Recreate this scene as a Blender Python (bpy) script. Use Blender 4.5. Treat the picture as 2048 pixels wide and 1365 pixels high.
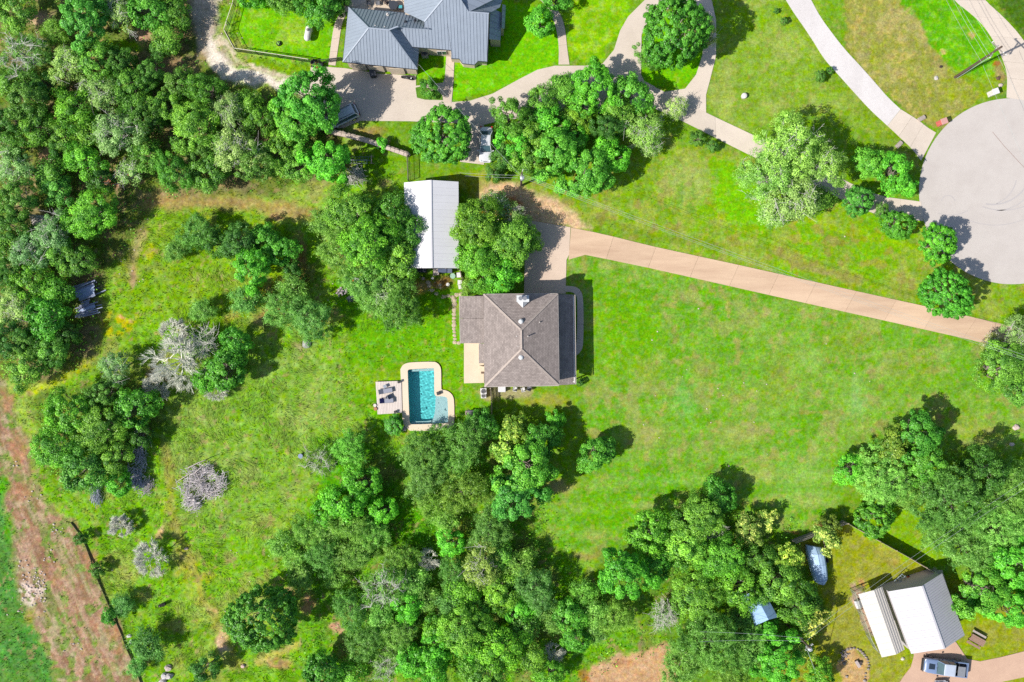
import bpy, bmesh, math, random
import numpy as np
from mathutils import Vector, Matrix

for o in list(bpy.data.objects):
    bpy.data.objects.remove(o)

# ------------------------------------------------------------------ camera, sky, sun, exposure
scene = bpy.context.scene
COL = scene.collection
S = 15.0          # photograph pixels per metre on the ground
H = 106.2         # height of the drone
cam_d = bpy.data.cameras.new('camera')
cam_d.lens = 28.0
cam_d.sensor_width = 36.0
cam_d.clip_start = 1.0
cam_d.clip_end = 6000.0
cam = bpy.data.objects.new('camera', cam_d)
cam.location = (0, 0, H)
cam.rotation_euler = (0, 0, 0)
COL.objects.link(cam)
scene.camera = cam

SUN_EL = math.radians(44.0)
SH_AZ = math.radians(24.0)            # shadows fall towards +x, a little +y
sun_dir = Vector((math.cos(SUN_EL) * math.cos(SH_AZ), math.cos(SUN_EL) * math.sin(SH_AZ), -math.sin(SUN_EL)))
world = bpy.data.worlds.new('World')
scene.world = world
world.use_nodes = True
wn = world.node_tree
bg = wn.nodes['Background']
sky = wn.nodes.new('ShaderNodeTexSky')
sky.sky_type = 'NISHITA'
sky.sun_disc = False
sky.sun_elevation = SUN_EL
to_sun = -sun_dir
sky.sun_rotation = math.atan2(to_sun.x, to_sun.y)
wn.links.new(sky.outputs['Color'], bg.inputs['Color'])
bg.inputs['Strength'].default_value = 0.11

sun_d = bpy.data.lights.new('sun', 'SUN')
sun_d.energy = 5.0
sun_d.angle = math.radians(0.5)
sun_d.color = (1.0, 0.95, 0.88)
sun = bpy.data.objects.new('sun', sun_d)
sun.rotation_euler = sun_dir.to_track_quat('-Z', 'Y').to_euler()
sun.location = (-60, -30, 80)
COL.objects.link(sun)

scene.view_settings.view_transform = 'Standard'
scene.view_settings.look = 'None'
scene.view_settings.gamma = 1.0
scene.view_settings.use_curve_mapping = False
scene.view_settings.exposure = 0.58
scene.cycles.max_bounces = 8
scene.cycles.diffuse_bounces = 3
scene.cycles.glossy_bounces = 3
scene.cycles.transmission_bounces = 6
scene.cycles.transparent_max_bounces = 8
scene.cycles.use_denoising = False

# ------------------------------------------------------------------ helpers
KGAIN = 1.78     # how bright a white level surface in the sun renders (linear)


def lin1(v):
    v = v / 255.0
    return v / 12.92 if v <= 0.04045 else ((v + 0.055) / 1.055) ** 2.4


def C(r, g, b):
    """base colour (linear) of a level surface that looks like this 8-bit colour in full sun"""
    return (min(lin1(r) / KGAIN, .85), min(lin1(g) / KGAIN, .85), min(lin1(b) / KGAIN, .85))


def P(px, py, h=0.0):
    """place seen at photograph pixel (px, py) for something h metres above the ground"""
    f = (1 - h / H) / S
    return Vector(((px - 1024) * f, (682.5 - py) * f, h))


ORIGIN = {}


def props(o, label=None, cat=None, group=None, kind=None):
    if label: o['label'] = label
    if cat: o['category'] = cat
    if group: o['group'] = group
    if kind: o['kind'] = kind
    return o


def thing(name, label, cat, loc=(0, 0, 0), rz=0.0, group=None, kind=None):
    o = bpy.data.objects.new(name, None)
    o.empty_display_size = 0.3
    o.location = loc
    o.rotation_euler = (0, 0, rz)
    COL.objects.link(o)
    ORIGIN[o.name] = Vector(loc)
    return props(o, label, cat, group, kind)


class MB:
    """collects shapes; build() links them as ONE mesh object"""
    def __init__(self):
        self.v = []; self.f = []; self.m = []

    def add(self, vs, fs, mi=0):
        b = len(self.v)
        self.v += [tuple(p) for p in vs]
        self.f += [tuple(i + b for i in f) for f in fs]
        self.m += [mi] * len(fs)
        return self

    def box(self, c, s, rz=0.0, mi=0, taper=1.0):
        cx, cy, cz = c; sx, sy, sz = s[0] / 2, s[1] / 2, s[2] / 2
        ca, sa = math.cos(rz), math.sin(rz)
        vs = []
        for z, t in ((-sz, 1.0), (sz, taper)):
            for x, y in ((-sx, -sy), (sx, -sy), (sx, sy), (-sx, sy)):
                x *= t; y *= t
                vs.append((cx + x * ca - y * sa, cy + x * sa + y * ca, cz + z))
        return self.add(vs, [(3, 2, 1, 0), (4, 5, 6, 7), (0, 1, 5, 4), (1, 2, 6, 5), (2, 3, 7, 6), (3, 0, 4, 7)], mi)

    def beam(self, p0, p1, w, h=None, mi=0):
        h = w if h is None else h
        p0 = Vector(p0); p1 = Vector(p1)
        d = (p1 - p0)
        if d.length < 1e-6: return self
        d.normalize()
        up = Vector((0, 0, 1)) if abs(d.z) < .95 else Vector((1, 0, 0))
        s = d.cross(up).normalized(); u = s.cross(d)
        vs = []
        for p in (p0, p1):
            for a, b in ((-1, -1), (1, -1), (1, 1), (-1, 1)):
                vs.append(p + s * (a * w / 2) + u * (b * h / 2))
        return self.add(vs, [(3, 2, 1, 0), (4, 5, 6, 7), (0, 1, 5, 4), (1, 2, 6, 5), (2, 3, 7, 6), (3, 0, 4, 7)], mi)

    def tube(self, pts, rads, n=8, caps=True, mi=0):
        pts = [Vector(p) for p in pts]
        if not hasattr(rads, '__len__'): rads = [rads] * len(pts)
        vs = []; fs = []
        for i, p in enumerate(pts):
            d = (pts[min(i + 1, len(pts) - 1)] - pts[max(i - 1, 0)]).normalized()
            up = Vector((0, 0, 1)) if abs(d.z) < .9 else Vector((1, 0, 0))
            s = d.cross(up).normalized(); u = s.cross(d)
            for k in range(n):
                a = 2 * math.pi * k / n
                vs.append(p + s * (math.cos(a) * rads[i]) + u * (math.sin(a) * rads[i]))
        for i in range(len(pts) - 1):
            for k in range(n):
                k2 = (k + 1) % n
                fs.append((i * n + k, i * n + k2, (i + 1) * n + k2, (i + 1) * n + k))
        if caps:
            fs.append(tuple(reversed(range(n)))); fs.append(tuple((len(pts) - 1) * n + k for k in range(n)))
        return self.add(vs, fs, mi)

    def cyl(self, c, r, h, n=16, mi=0, r2=None):
        c = Vector(c)
        return self.tube([c, c + Vector((0, 0, h))], [r, r if r2 is None else r2], n, True, mi)

    def prism(self, poly, z0, z1, mi=0):
        """vertical prism over a plan polygon [(x, y)]; ngon caps"""
        a = sum(poly[i][0] * poly[(i + 1) % len(poly)][1] - poly[(i + 1) % len(poly)][0] * poly[i][1] for i in range(len(poly)))
        if a < 0: poly = list(reversed(poly))
        n = len(poly)
        vs = [(p[0], p[1], z0) for p in poly] + [(p[0], p[1], z1) for p in poly]
        fs = [tuple(reversed(range(n))), tuple(range(n, 2 * n))]
        fs += [(i, (i + 1) % n, n + (i + 1) % n, n + i) for i in range(n)]
        return self.add(vs, fs, mi)

    def loft(self, rings, mi=0, caps=True):
        n = len(rings[0]); vs = [p for r in rings for p in r]; fs = []
        for i in range(len(rings) - 1):
            for k in range(n):
                k2 = (k + 1) % n
                fs.append((i * n + k, i * n + k2, (i + 1) * n + k2, (i + 1) * n + k))
        if caps:
            fs.append(tuple(reversed(range(n)))); fs.append(tuple((len(rings) - 1) * n + k for k in range(n)))
        return self.add(vs, fs, mi)

    def ball(self, c, r, seed=0, n=8, m=5, squash=1.0, rough=0.0, mi=0):
        rnd = random.Random(seed); c = Vector(c)
        rr = r if hasattr(r, '__len__') else (r, r, r * squash)
        vs = [c + Vector((0, 0, -rr[2]))]
        for j in range(1, m):
            ph = math.pi * j / m - math.pi / 2
            for k in range(n):
                a = 2 * math.pi * k / n + (j % 2) * .3
                q = 1 + rnd.uniform(-rough, rough)
                vs.append(c + Vector((rr[0] * q * math.cos(ph) * math.cos(a), rr[1] * q * math.cos(ph) * math.sin(a), rr[2] * q * math.sin(ph))))
        vs.append(c + Vector((0, 0, rr[2])))
        fs = []
        for k in range(n):
            fs.append((0, 1 + (k + 1) % n, 1 + k))
            t = 1 + (m - 2) * n
            fs.append((len(vs) - 1, t + k, t + (k + 1) % n))
        for j in range(m - 2):
            for k in range(n):
                a = 1 + j * n + k; b = 1 + j * n + (k + 1) % n
                fs.append((a, b, b + n, a + n))
        return self.add(vs, fs, mi)

    def build(self, name, mats, parent=None, smooth=False, world=True, bevel=0.0, **kw):
        off = Vector((0, 0, 0))
        if parent is not None and world: off = ORIGIN.get(parent.name, off)
        me = bpy.data.meshes.new(name)
        me.from_pydata([(p[0] - off.x, p[1] - off.y, p[2] - off.z) for p in self.v], [], self.f)
        if not isinstance(mats, (list, tuple)): mats = [mats]
        for m in mats: me.materials.append(m)
        if len(mats) > 1: me.polygons.foreach_set('material_index', self.m)
        if smooth: me.polygons.foreach_set('use_smooth', [True] * len(me.polygons))
        me.update()
        if bevel > 0:
            bm = bmesh.new(); bm.from_mesh(me)
            bmesh.ops.remove_doubles(bm, verts=bm.verts, dist=1e-4)
            bmesh.ops.bevel(bm, geom=[e for e in bm.edges if e.calc_face_angle(0) > .5], offset=bevel, segments=2, affect='EDGES', profile=.5)
            bm.to_mesh(me); bm.free()
        o = bpy.data.objects.new(name, me)
        COL.objects.link(o)
        if parent is not None:
            o.parent = parent
            ORIGIN[o.name] = ORIGIN.get(parent.name, Vector((0, 0, 0))) if world else Vector((0, 0, 0))
        else:
            ORIGIN[o.name] = Vector((0, 0, 0))
        return props(o, **kw)


def recentre(o):
    """put a single-mesh thing's origin at the middle of its base"""
    me = o.data
    co = np.empty(len(me.vertices) * 3, 'f'); me.vertices.foreach_get('co', co); co = co.reshape(-1, 3)
    c = Vector(((co[:, 0].min() + co[:, 0].max()) / 2, (co[:, 1].min() + co[:, 1].max()) / 2, co[:, 2].min()))
    me.transform(Matrix.Translation(-c)); o.location = c
    return o


# ------------------------------------------------------------------ materials
def nn(nt, t, **kw):
    n = nt.nodes.new(t)
    for k, v in kw.items(): setattr(n, k, v)
    return n


MATS = {}


def mat(name, col, var=0.18, scale=4.0, rough=0.8, bump=0.0, metal=0.0, spec=0.3, col2=None, bscale=None, stretch=None, coat=0.0, seed_obj=False):
    if name in MATS: return MATS[name]
    m = bpy.data.materials.new(name); m.use_nodes = True
    nt = m.node_tree; b = nt.nodes['Principled BSDF']
    tc = nn(nt, 'ShaderNodeTexCoord')
    mp = nn(nt, 'ShaderNodeMapping')
    if stretch: mp.inputs['Scale'].default_value = stretch
    nt.links.new(tc.outputs['Object'], mp.inputs['Vector'])
    no = nn(nt, 'ShaderNodeTexNoise'); no.inputs['Scale'].default_value = scale; no.inputs['Detail'].default_value = 6; no.inputs['Roughness'].default_value = .65
    nt.links.new(mp.outputs['Vector'], no.inputs['Vector'])
    mx = nn(nt, 'ShaderNodeMix', data_type='RGBA')
    c2 = col2 or tuple(min(1, x * (1 + var)) for x in col)
    c1 = tuple(x * (1 - var) for x in col) if col2 is None else col
    mx.inputs['A'].default_value = (*c1, 1); mx.inputs['B'].default_value = (*c2, 1)
    rp = nn(nt, 'ShaderNodeMapRange'); rp.inputs['From Min'].default_value = .3; rp.inputs['From Max'].default_value = .7
    nt.links.new(no.outputs['Fac'], rp.inputs['Value']); nt.links.new(rp.outputs['Result'], mx.inputs['Factor'])
    out = mx.outputs['Result']
    if seed_obj:
        oi = nn(nt, 'ShaderNodeObjectInfo')
        hs = nn(nt, 'ShaderNodeHueSaturation')
        mr = nn(nt, 'ShaderNodeMapRange'); mr.inputs['To Min'].default_value = 1 - seed_obj; mr.inputs['To Max'].default_value = 1 + seed_obj
        nt.links.new(oi.outputs['Random'], mr.inputs['Value']); nt.links.new(mr.outputs['Result'], hs.inputs['Value'])
        nt.links.new(out, hs.inputs['Color']); out = hs.outputs['Color']
    nt.links.new(out, b.inputs['Base Color'])
    b.inputs['Roughness'].default_value = rough; b.inputs['Metallic'].default_value = metal
    b.inputs['Specular IOR Level'].default_value = spec
    b.inputs['Coat Weight'].default_value = coat
    if bump > 0:
        bp = nn(nt, 'ShaderNodeBump'); bp.inputs['Strength'].default_value = min(1, bump); bp.inputs['Distance'].default_value = .05
        n2 = nn(nt, 'ShaderNodeTexNoise'); n2.inputs['Scale'].default_value = bscale or scale * 4; n2.inputs['Detail'].default_value = 4
        nt.links.new(mp.outputs['Vector'], n2.inputs['Vector'])
        nt.links.new(n2.outputs['Fac'], bp.inputs['Height']); nt.links.new(bp.outputs['Normal'], b.inputs['Normal'])
    MATS[name] = m
    return m


def leaf_mat(name, dark, light, trans=.30, gloss=.025):
    """leaf blades: two-tone by a per-leaf attribute, tinted per tree by the object colour"""
    m = bpy.data.materials.new(name); m.use_nodes = True
    nt = m.node_tree; nt.nodes.remove(nt.nodes['Principled BSDF']); out = nt.nodes['Material Output']
    at = nn(nt, 'ShaderNodeAttribute', attribute_name='tone')
    mx = nn(nt, 'ShaderNodeMix', data_type='RGBA')
    mx.inputs['A'].default_value = (*dark, 1); mx.inputs['B'].default_value = (*light, 1)
    nt.links.new(at.outputs['Fac'], mx.inputs['Factor'])
    oi = nn(nt, 'ShaderNodeObjectInfo')
    mul = nn(nt, 'ShaderNodeMix', data_type='RGBA', blend_type='MULTIPLY'); mul.inputs['Factor'].default_value = 1
    nt.links.new(mx.outputs['Result'], mul.inputs['A']); nt.links.new(oi.outputs['Color'], mul.inputs['B'])
    d = nn(nt, 'ShaderNodeBsdfDiffuse'); t = nn(nt, 'ShaderNodeBsdfTranslucent'); g = nn(nt, 'ShaderNodeBsdfGlossy')
    g.inputs['Roughness'].default_value = .45
    tcol = nn(nt, 'ShaderNodeMix', data_type='RGBA', blend_type='MULTIPLY'); tcol.inputs['Factor'].default_value = 1
    tcol.inputs['B'].default_value = (1.15, 1.2, .55, 1)
    nt.links.new(mul.outputs['Result'], tcol.inputs['A'])
    nt.links.new(mul.outputs['Result'], d.inputs['Color']); nt.links.new(tcol.outputs['Result'], t.inputs['Color'])
    m1 = nn(nt, 'ShaderNodeMixShader'); m1.inputs['Fac'].default_value = trans
    nt.links.new(d.outputs[0], m1.inputs[1]); nt.links.new(t.outputs[0], m1.inputs[2])
    m2 = nn(nt, 'ShaderNodeMixShader'); m2.inputs['Fac'].default_value = gloss
    nt.links.new(m1.outputs[0], m2.inputs[1]); nt.links.new(g.outputs[0], m2.inputs[2])
    nt.links.new(m2.outputs[0], out.inputs['Surface'])
    MATS[name] = m
    return m


# ------------------------------------------------------------------ value noise in numpy
_rng = np.random.default_rng(7)
_TAB = _rng.random((256, 256))


def vnoise(x, y, s, seed=0):
    x = x / s + seed * 17.31; y = y / s + seed * 9.77
    xi = np.floor(x).astype(int); yi = np.floor(y).astype(int)
    fx = x - xi; fy = y - yi
    fx = fx * fx * (3 - 2 * fx); fy = fy * fy * (3 - 2 * fy)
    a = _TAB[xi & 255, yi & 255]; b = _TAB[(xi + 1) & 255, yi & 255]
    c = _TAB[xi & 255, (yi + 1) & 255]; d = _TAB[(xi + 1) & 255, (yi + 1) & 255]
    return (a * (1 - fx) + b * fx) * (1 - fy) + (c * (1 - fx) + d * fx) * fy


def fbm(x, y, s, seed=0, octv=4):
    t = 0; w = 0; a = 1
    for k in range(octv):
        t = t + a * vnoise(x, y, s / 2 ** k, seed + k * 3); w += a; a *= .55
    return t / w


def sstep(a, b, v):
    t = np.clip((v - a) / (b - a), 0, 1)
    return t * t * (3 - 2 * t)


def seg_dist(x, y, pts, closed):
    d = np.full(x.shape, 1e9)
    n = len(pts)
    for i in range(n if closed else n - 1):
        ax, ay = pts[i]; bx, by = pts[(i + 1) % n]
        dx, dy = bx - ax, by - ay
        t = np.clip(((x - ax) * dx + (y - ay) * dy) / (dx * dx + dy * dy + 1e-9), 0, 1)
        d = np.minimum(d, np.hypot(x - ax - t * dx, y - ay - t * dy))
    return d


def inside(x, y, pts):
    r = np.zeros(x.shape, bool); n = len(pts)
    for i in range(n):
        ax, ay = pts[i]; bx, by = pts[(i + 1) % n]
        if ay == by: continue
        c = ((ay > y) != (by > y)) & (x < (bx - ax) * (y - ay) / (by - ay) + ax)
        r ^= c
    return r
# ------------------------------------------------------------------ the ground
gx = np.concatenate([[-16000, -6000, -2500, -1200, -600, -300], np.arange(-120, 2171, 3.0), [2350, 2700, 3300, 4500, 8000, 18000]])
gy = np.concatenate([[-16000, -6000, -2500, -1200, -600, -300], np.arange(-120, 1489, 3.0), [1650, 2000, 2600, 4000, 7500, 17000]])
PX, PY = np.meshgrid(gx, gy)
NX, NY = PX.shape[1], PX.shape[0]
WX = PX + (fbm(PX, PY, 26, 1) - .5) * 26 + (vnoise(PX, PY, 7, 5) - .5) * 7
WY = PY + (fbm(PX, PY, 26, 2) - .5) * 26 + (vnoise(PX, PY, 7, 6) - .5) * 7
TINT = np.empty(PX.shape + (3,)); TINT[:] = C(112, 158, 58)
ROUGH = np.zeros(PX.shape)           # 0 mown lawn .. 1 rough meadow


def paint(mk, col, rough=None):
    global ROUGH
    mk = np.clip(mk, 0, 1)
    TINT[:] = TINT * (1 - mk[..., None]) + np.array(C(*col)) * mk[..., None]
    if rough is not None: ROUGH = ROUGH * (1 - mk) + rough * mk


def area(pts, feather=10, warp=True):
    x, y = (WX, WY) if warp else (PX, PY)
    d = seg_dist(x, y, pts, True); ins = inside(x, y, pts)
    sd = np.where(ins, d, -d)
    return sstep(-feather, feather, sd)


def blob(cx, cy, r, ry=None, feather=.6):
    ry = ry or r
    d = np.hypot((WX - cx) / r, (WY - cy) / ry)
    return 1 - sstep(1 - feather, 1 + feather * .4, d)


def track(pts, w, feather=5, warp=True):
    x, y = (WX, WY) if warp else (PX, PY)
    return 1 - sstep(w - feather, w + feather, seg_dist(x, y, pts, False))


N1 = fbm(PX, PY, 90, 11); N2 = fbm(PX, PY, 40, 12); N3 = fbm(PX, PY, 16, 13, 3); N4 = fbm(PX, PY, 200, 14); N5 = fbm(PX, PY, 9, 15, 2)

# rough land west of the houses
WEST = [(-20000, -20000), (640, -20000), (655, 150), (800, 330), (800, 360), (900, 600), (915, 760), (960, 840), (1000, 870), (1110, 1080), (1260, 1180), (1330, 1290), (1350, 1400), (1350, 20000), (-20000, 20000)]
aw = area(WEST, 14)
paint(aw, (124, 178, 60), 1.0)
paint(aw * sstep(.45, .62, N1) * .75, (152, 176, 88))
paint(aw * sstep(.5, .66, N2) * .7, (98, 152, 38))
paint(aw * sstep(.58, .74, fbm(PX, PY, 34, 21)) * .5, (164, 154, 102))
paint(aw * sstep(.62, .75, N3) * .3, (96, 146, 46))
# meadow, pale mown hay in the middle
md = area([(330, 830), (480, 690), (680, 690), (760, 760), (740, 860), (640, 900), (600, 1010), (430, 1080), (340, 1000)], 40)
paint(md * .7, (128, 172, 74), .8)
paint(md * sstep(.5, .68, N2) * .6, (152, 178, 100))
paint(md * sstep(.48, .6, fbm(PX, PY, 14, 31, 2)) * .35, (96, 150, 44))
paint(area([(300, 420), (560, 440), (600, 560), (480, 640), (300, 650), (210, 660), (240, 520)], 30) * .55, (128, 166, 52))
# lush grass about the pool
lush = area([(690, 660), (900, 570), (925, 700), (935, 790), (990, 830), (900, 870), (760, 880), (700, 800)], 30)
paint(lush * .8, (96, 162, 34), .45)
paint(lush * sstep(.5, .66, N2) * .5, (140, 176, 62))
paint(area([(660, 560), (900, 560), (905, 680), (690, 680)], 22) * .6, (96, 168, 26), .6)
paint(area([(620, 880), (760, 880), (700, 960), (900, 1030), (900, 1120), (760, 1080), (640, 980)], 24) * .7, (70, 158, 22), 1)
# yellow flowering weeds
paint(blob(235, 650, 42, 28) * sstep(.35, .6, N5) * .8, (196, 178, 40), 1)
paint(blob(300, 505, 14) * .7, (190, 190, 60)); paint(blob(390, 1150, 60, 30) * sstep(.4, .6, N5) * .5, (170, 170, 50))
# woodland floor
WOOD = [(-20000, -20000), (400, -20000), (395, 60), (440, 150), (520, 190), (640, 190), (700, 330), (560, 390), (420, 385), (300, 410), (290, 460), (215, 540), (200, 640), (190, 740), (60, 765), (-20000, 760)]
wd = area(WOOD, 12)
paint(wd * .92, (112, 128, 66), 1)
paint(wd * sstep(.45, .6, N2) * .8, (150, 134, 98))
paint(wd * sstep(.52, .64, N3) * .7, (88, 120, 48))
W2 = [(60, 790), (200, 760), (300, 760), (320, 830), (280, 960), (180, 990), (90, 950)]
paint(area(W2, 12) * .8, (104, 132, 58), 1)
W3 = [(620, 1020), (760, 900), (900, 900), (990, 840), (1080, 880), (1100, 1090), (1200, 1180), (1330, 1290), (1180, 1365), (1000, 1420), (640, 1420), (560, 1180)]
w3 = area(W3, 22)
paint(w3 * .6, (98, 160, 44), 1); paint(w3 * sstep(.5, .64, N2) * .6, (140, 140, 88)); paint(w3 * sstep(.55, .66, N3) * .5, (72, 140, 34))
W4 = [(1200, 1130), (1290, 1040), (1450, 990), (1600, 1040), (1600, 1100), (1660, 1230), (1600, 1400), (1340, 1400), (1330, 1290)]
paint(area(W4, 14) * .8, (96, 140, 52), .9)
# bare earth, paths and scars
for cx, cy, r, ry, col, k in [(70, 38, 26, 18, (204, 172, 140), .9), (285, 72, 22, 20, (205, 165, 140), .9), (95, 312, 20, 28, (214, 176, 140), .95), (235, 357, 46, 20, (206, 150, 122), .95),
                              (345, 140, 55, 26, (176, 142, 116), .85), (150, 105, 60, 10, (205, 170, 120), .7), (240, 92, 48, 16, (128, 182, 40), .9), (655, 425, 14, 9, (222, 190, 160), .9),
                              (550, 430, 22, 10, (206, 160, 122), .8), (448, 1285, 14, 32, (226, 188, 162), .95), (425, 1225, 10, 8, (216, 176, 130), .8), (320, 1068, 10, 12, (208, 168, 130), .8),
                              (672, 1258, 14, 14, (228, 170, 150), .8), (560, 1330, 30, 9, (204, 160, 110), .8), (620, 1210, 14, 22, (190, 140, 110), .7), (575, 1185, 22, 14, (196, 146, 116), .7),
                              (910, 1060, 22, 12, (170, 140, 100), .8), (930, 1045, 20, 22, (172, 188, 92), .7), (1300, 1160, 18, 10, (206, 170, 120), .8), (600, 690, 16, 10, (190, 160, 130), .6),
                              (590, 540, 12, 60, (176, 130, 100), .8), (605, 500, 10, 30, (166, 122, 92), .7), (265, 560, 8, 24, (190, 150, 126), .7), (246, 632, 7, 6, (230, 170, 130), .9),
                              (1120, 975, 40, 14, (188, 160, 118), .6), (1260, 1025, 10, 40, (170, 180, 96), .6), (1170, 1110, 34, 12, (170, 150, 100), .7),
                              (1090, 800, 60, 14, (168, 160, 86), .6), (840, 575, 26, 14, (196, 156, 100), .8), (880, 565, 34, 14, (150, 112, 74), .9),
                              (330, 760, 26, 10, (190, 150, 126), .7), (300, 745, 12, 20, (180, 140, 110), .7), (770, 285, 14, 10, (200, 180, 130), .7), (740, 265, 40, 12, (170, 130, 84), .6)]:
    paint(blob(cx, cy, r, ry) * k, col)
paint(track([(300, 405), (420, 402), (520, 410), (620, 425)], 13, 11) * .75, (186, 152, 104))
paint(track([(290, 470), (262, 520), (265, 560)], 8, 7) * .6, (190, 158, 120))
paint(track([(610, 520), (600, 590), (560, 610), (520, 640)], 8, 6) * .6, (168, 116, 88))
paint(track([(455, 640), (560, 560)], 6, 5) * .4, (190, 160, 90))
paint(track([(335, 900), (338, 990), (345, 1040), (380, 1130), (410, 1200), (440, 1260), (480, 1330)], 8, 7) * .5, (178, 158, 88))
paint(track([(60, 782), (110, 765), (180, 725)], 9, 8) * .7, (180, 190, 70))
paint(track([(520, 1330), (560, 1310), (590, 1290)], 7, 6) * .7, (212, 196, 110))
# gravel two-track
paint(area([(372, -200), (440, -200), (434, 40), (432, 75), (447, 110), (470, 128), (430, 135), (400, 112), (386, 60)], 9), (206, 192, 172), .3)
paint(track([(425, 85), (425, 118), (450, 142), (520, 158), (580, 172), (632, 182)], 11, 6), (248, 236, 218), .2)
paint(track([(440, 78), (470, 118), (520, 140), (580, 152), (625, 156)], 5, 4) * .9, (230, 212, 188), .2)
paint(blob(412, 30, 34, 40) * sstep(.5, .6, N3) * .5, (120, 116, 110))
# lower left: cut bank of red-brown earth, streaked with weeds along its length
BANK = [(-400, 700), (0, 762), (40, 850), (60, 930), (85, 1000), (145, 1045), (172, 1090), (195, 1160), (225, 1220), (247, 1280), (275, 1345), (300, 1420), (330, 1600), (130, 1500), (95, 1310), (45, 1210), (20, 1120), (12, 1030), (0, 990), (-200, 900)]
bk = area(BANK, 9)
paint(bk, (172, 138, 112), .7)
al = PX * .42 + PY * .9; ac = PX * .9 - PY * .42        # along and across the bank
st = fbm(ac * 1.0, al * .22, 13, 41)
paint(bk * sstep(.46, .56, st) * .8, (122, 142, 76), .9)
paint(bk * sstep(.5, .6, fbm(ac, al * .12, 5, 44)) * .5, (206, 176, 150))
paint(bk * sstep(.55, .64, fbm(ac, al * .15, 8, 42)) * .8, (150, 118, 90))
paint(bk * sstep(.57, .66, N3) * .75, (96, 142, 58), 1)
paint(bk * sstep(.6, .7, fbm(PX, PY, 22, 43)) * .6, (200, 174, 146))
for cx, cy, r, ry in [(228, 1268, 16, 18), (115, 1165, 12, 26), (178, 1120, 14, 22), (190, 1255, 10, 20), (236, 1300, 14, 8), (30, 900, 18, 40), (10, 800, 16, 20), (40, 985, 30, 24)]:
    paint(blob(cx, cy, r, ry) * .7, (182, 134, 104))
paint(blob(62, 1185, 26, 26) * sstep(.4, .55, N5) * .9, (226, 204, 190))
paint(area([(-20000, 960), (0, 960), (16, 1060), (30, 1150), (48, 1215), (95, 1310), (125, 1500), (100, 20000), (-20000, 20000)], 10), (84, 142, 68), 1)
paint(area([(-20000, 1060), (0, 1060), (60, 1260), (90, 1420), (90, 20000), (-20000, 20000)], 24) * sstep(.4, .6, N2) * .7, (92, 136, 62), 1)
paint(blob(6, 975, 14, 30) * .9, (84, 166, 40)); paint(blob(15, 1060, 12, 34) * .8, (92, 158, 50)); paint(blob(55, 1235, 12, 20) * .6, (168, 150, 70))

# the big front lawn
FRONT = [(1120, 505), (1300, 530), (1560, 590), (1960, 690), (20000, 690), (20000, 1020), (1760, 900), (1690, 950), (1660, 1050), (1590, 1075), (1450, 985), (1290, 1045), (1230, 1110), (1100, 1095), (1090, 1010), (1180, 960), (1160, 800), (1195, 750)]
fr = area(FRONT, 10)
paint(fr, (112, 166, 66), .15)
paint(fr * sstep(.42, .6, N4) * .5, (132, 170, 84))
paint(fr * sstep(.5, .64, N2) * .55, (92, 158, 44))
paint(fr * sstep(.55, .7, fbm(PX, PY, 30, 51)) * .6, (156, 162, 106))
paint(fr * sstep(.62, .74, fbm(PX, PY, 18, 52)) * .55, (170, 150, 104))
paint(area([(1190, 560), (1300, 600), (1330, 700), (1200, 760)], 40) * fr * .7, (104, 170, 30))
for cx, cy, r, ry, col, k in [(1370, 800, 22, 46, (104, 184, 96), .6), (1620, 715, 34, 24, (150, 186, 112), .6), (1715, 800, 22, 46, (138, 188, 122), .6), (1600, 700, 40, 60, (122, 178, 70), .4), (1890, 705, 34, 18, (150, 184, 110), .5),
                              (1410, 740, 30, 20, (176, 154, 112), .5), (1480, 790, 60, 12, (180, 160, 110), .4), (1290, 740, 40, 30, (150, 160, 84), .5), (1700, 680, 60, 40, (136, 158, 70), .5), (1560, 760, 40, 60, (134, 156, 70), .5),
                              (1830, 740, 70, 50, (112, 158, 50), .5), (1600, 960, 70, 60, (140, 184, 104), .6), (1480, 870, 60, 30, (170, 164, 112), .5), (1290, 870, 60, 40, (168, 166, 110), .5), (1330, 960, 110, 16, (104, 182, 70), .6), (1210, 1030, 70, 40, (104, 178, 24), .7),
                              (1250, 1050, 60, 30, (88, 170, 22), .5), (1520, 950, 50, 20, (176, 164, 116), .5), (1820, 800, 6, 6, (160, 120, 80), .8), (1815, 730, 8, 6, (176, 130, 96), .7), (1880, 840, 10, 6, (176, 128, 90), .7), (1960, 860, 60, 14, (170, 184, 96), .5), (1930, 850, 40, 60, (150, 172, 84), .4)]:
    paint(blob(cx, cy, r, ry, .9) * fr * k, col)
# mowing stripes, soft and low in contrast
ms = .5 + .5 * np.sin((PX * .04 + PY * .999) / 7.5 + fbm(PX, PY, 300, 55) * 3)
paint(fr * ms * (.12 + .3 * sstep(880, 960, PY)), (92, 160, 40))
paint(fr * (1 - ms) * (.08 + .2 * sstep(880, 960, PY)), (140, 184, 90))
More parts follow.
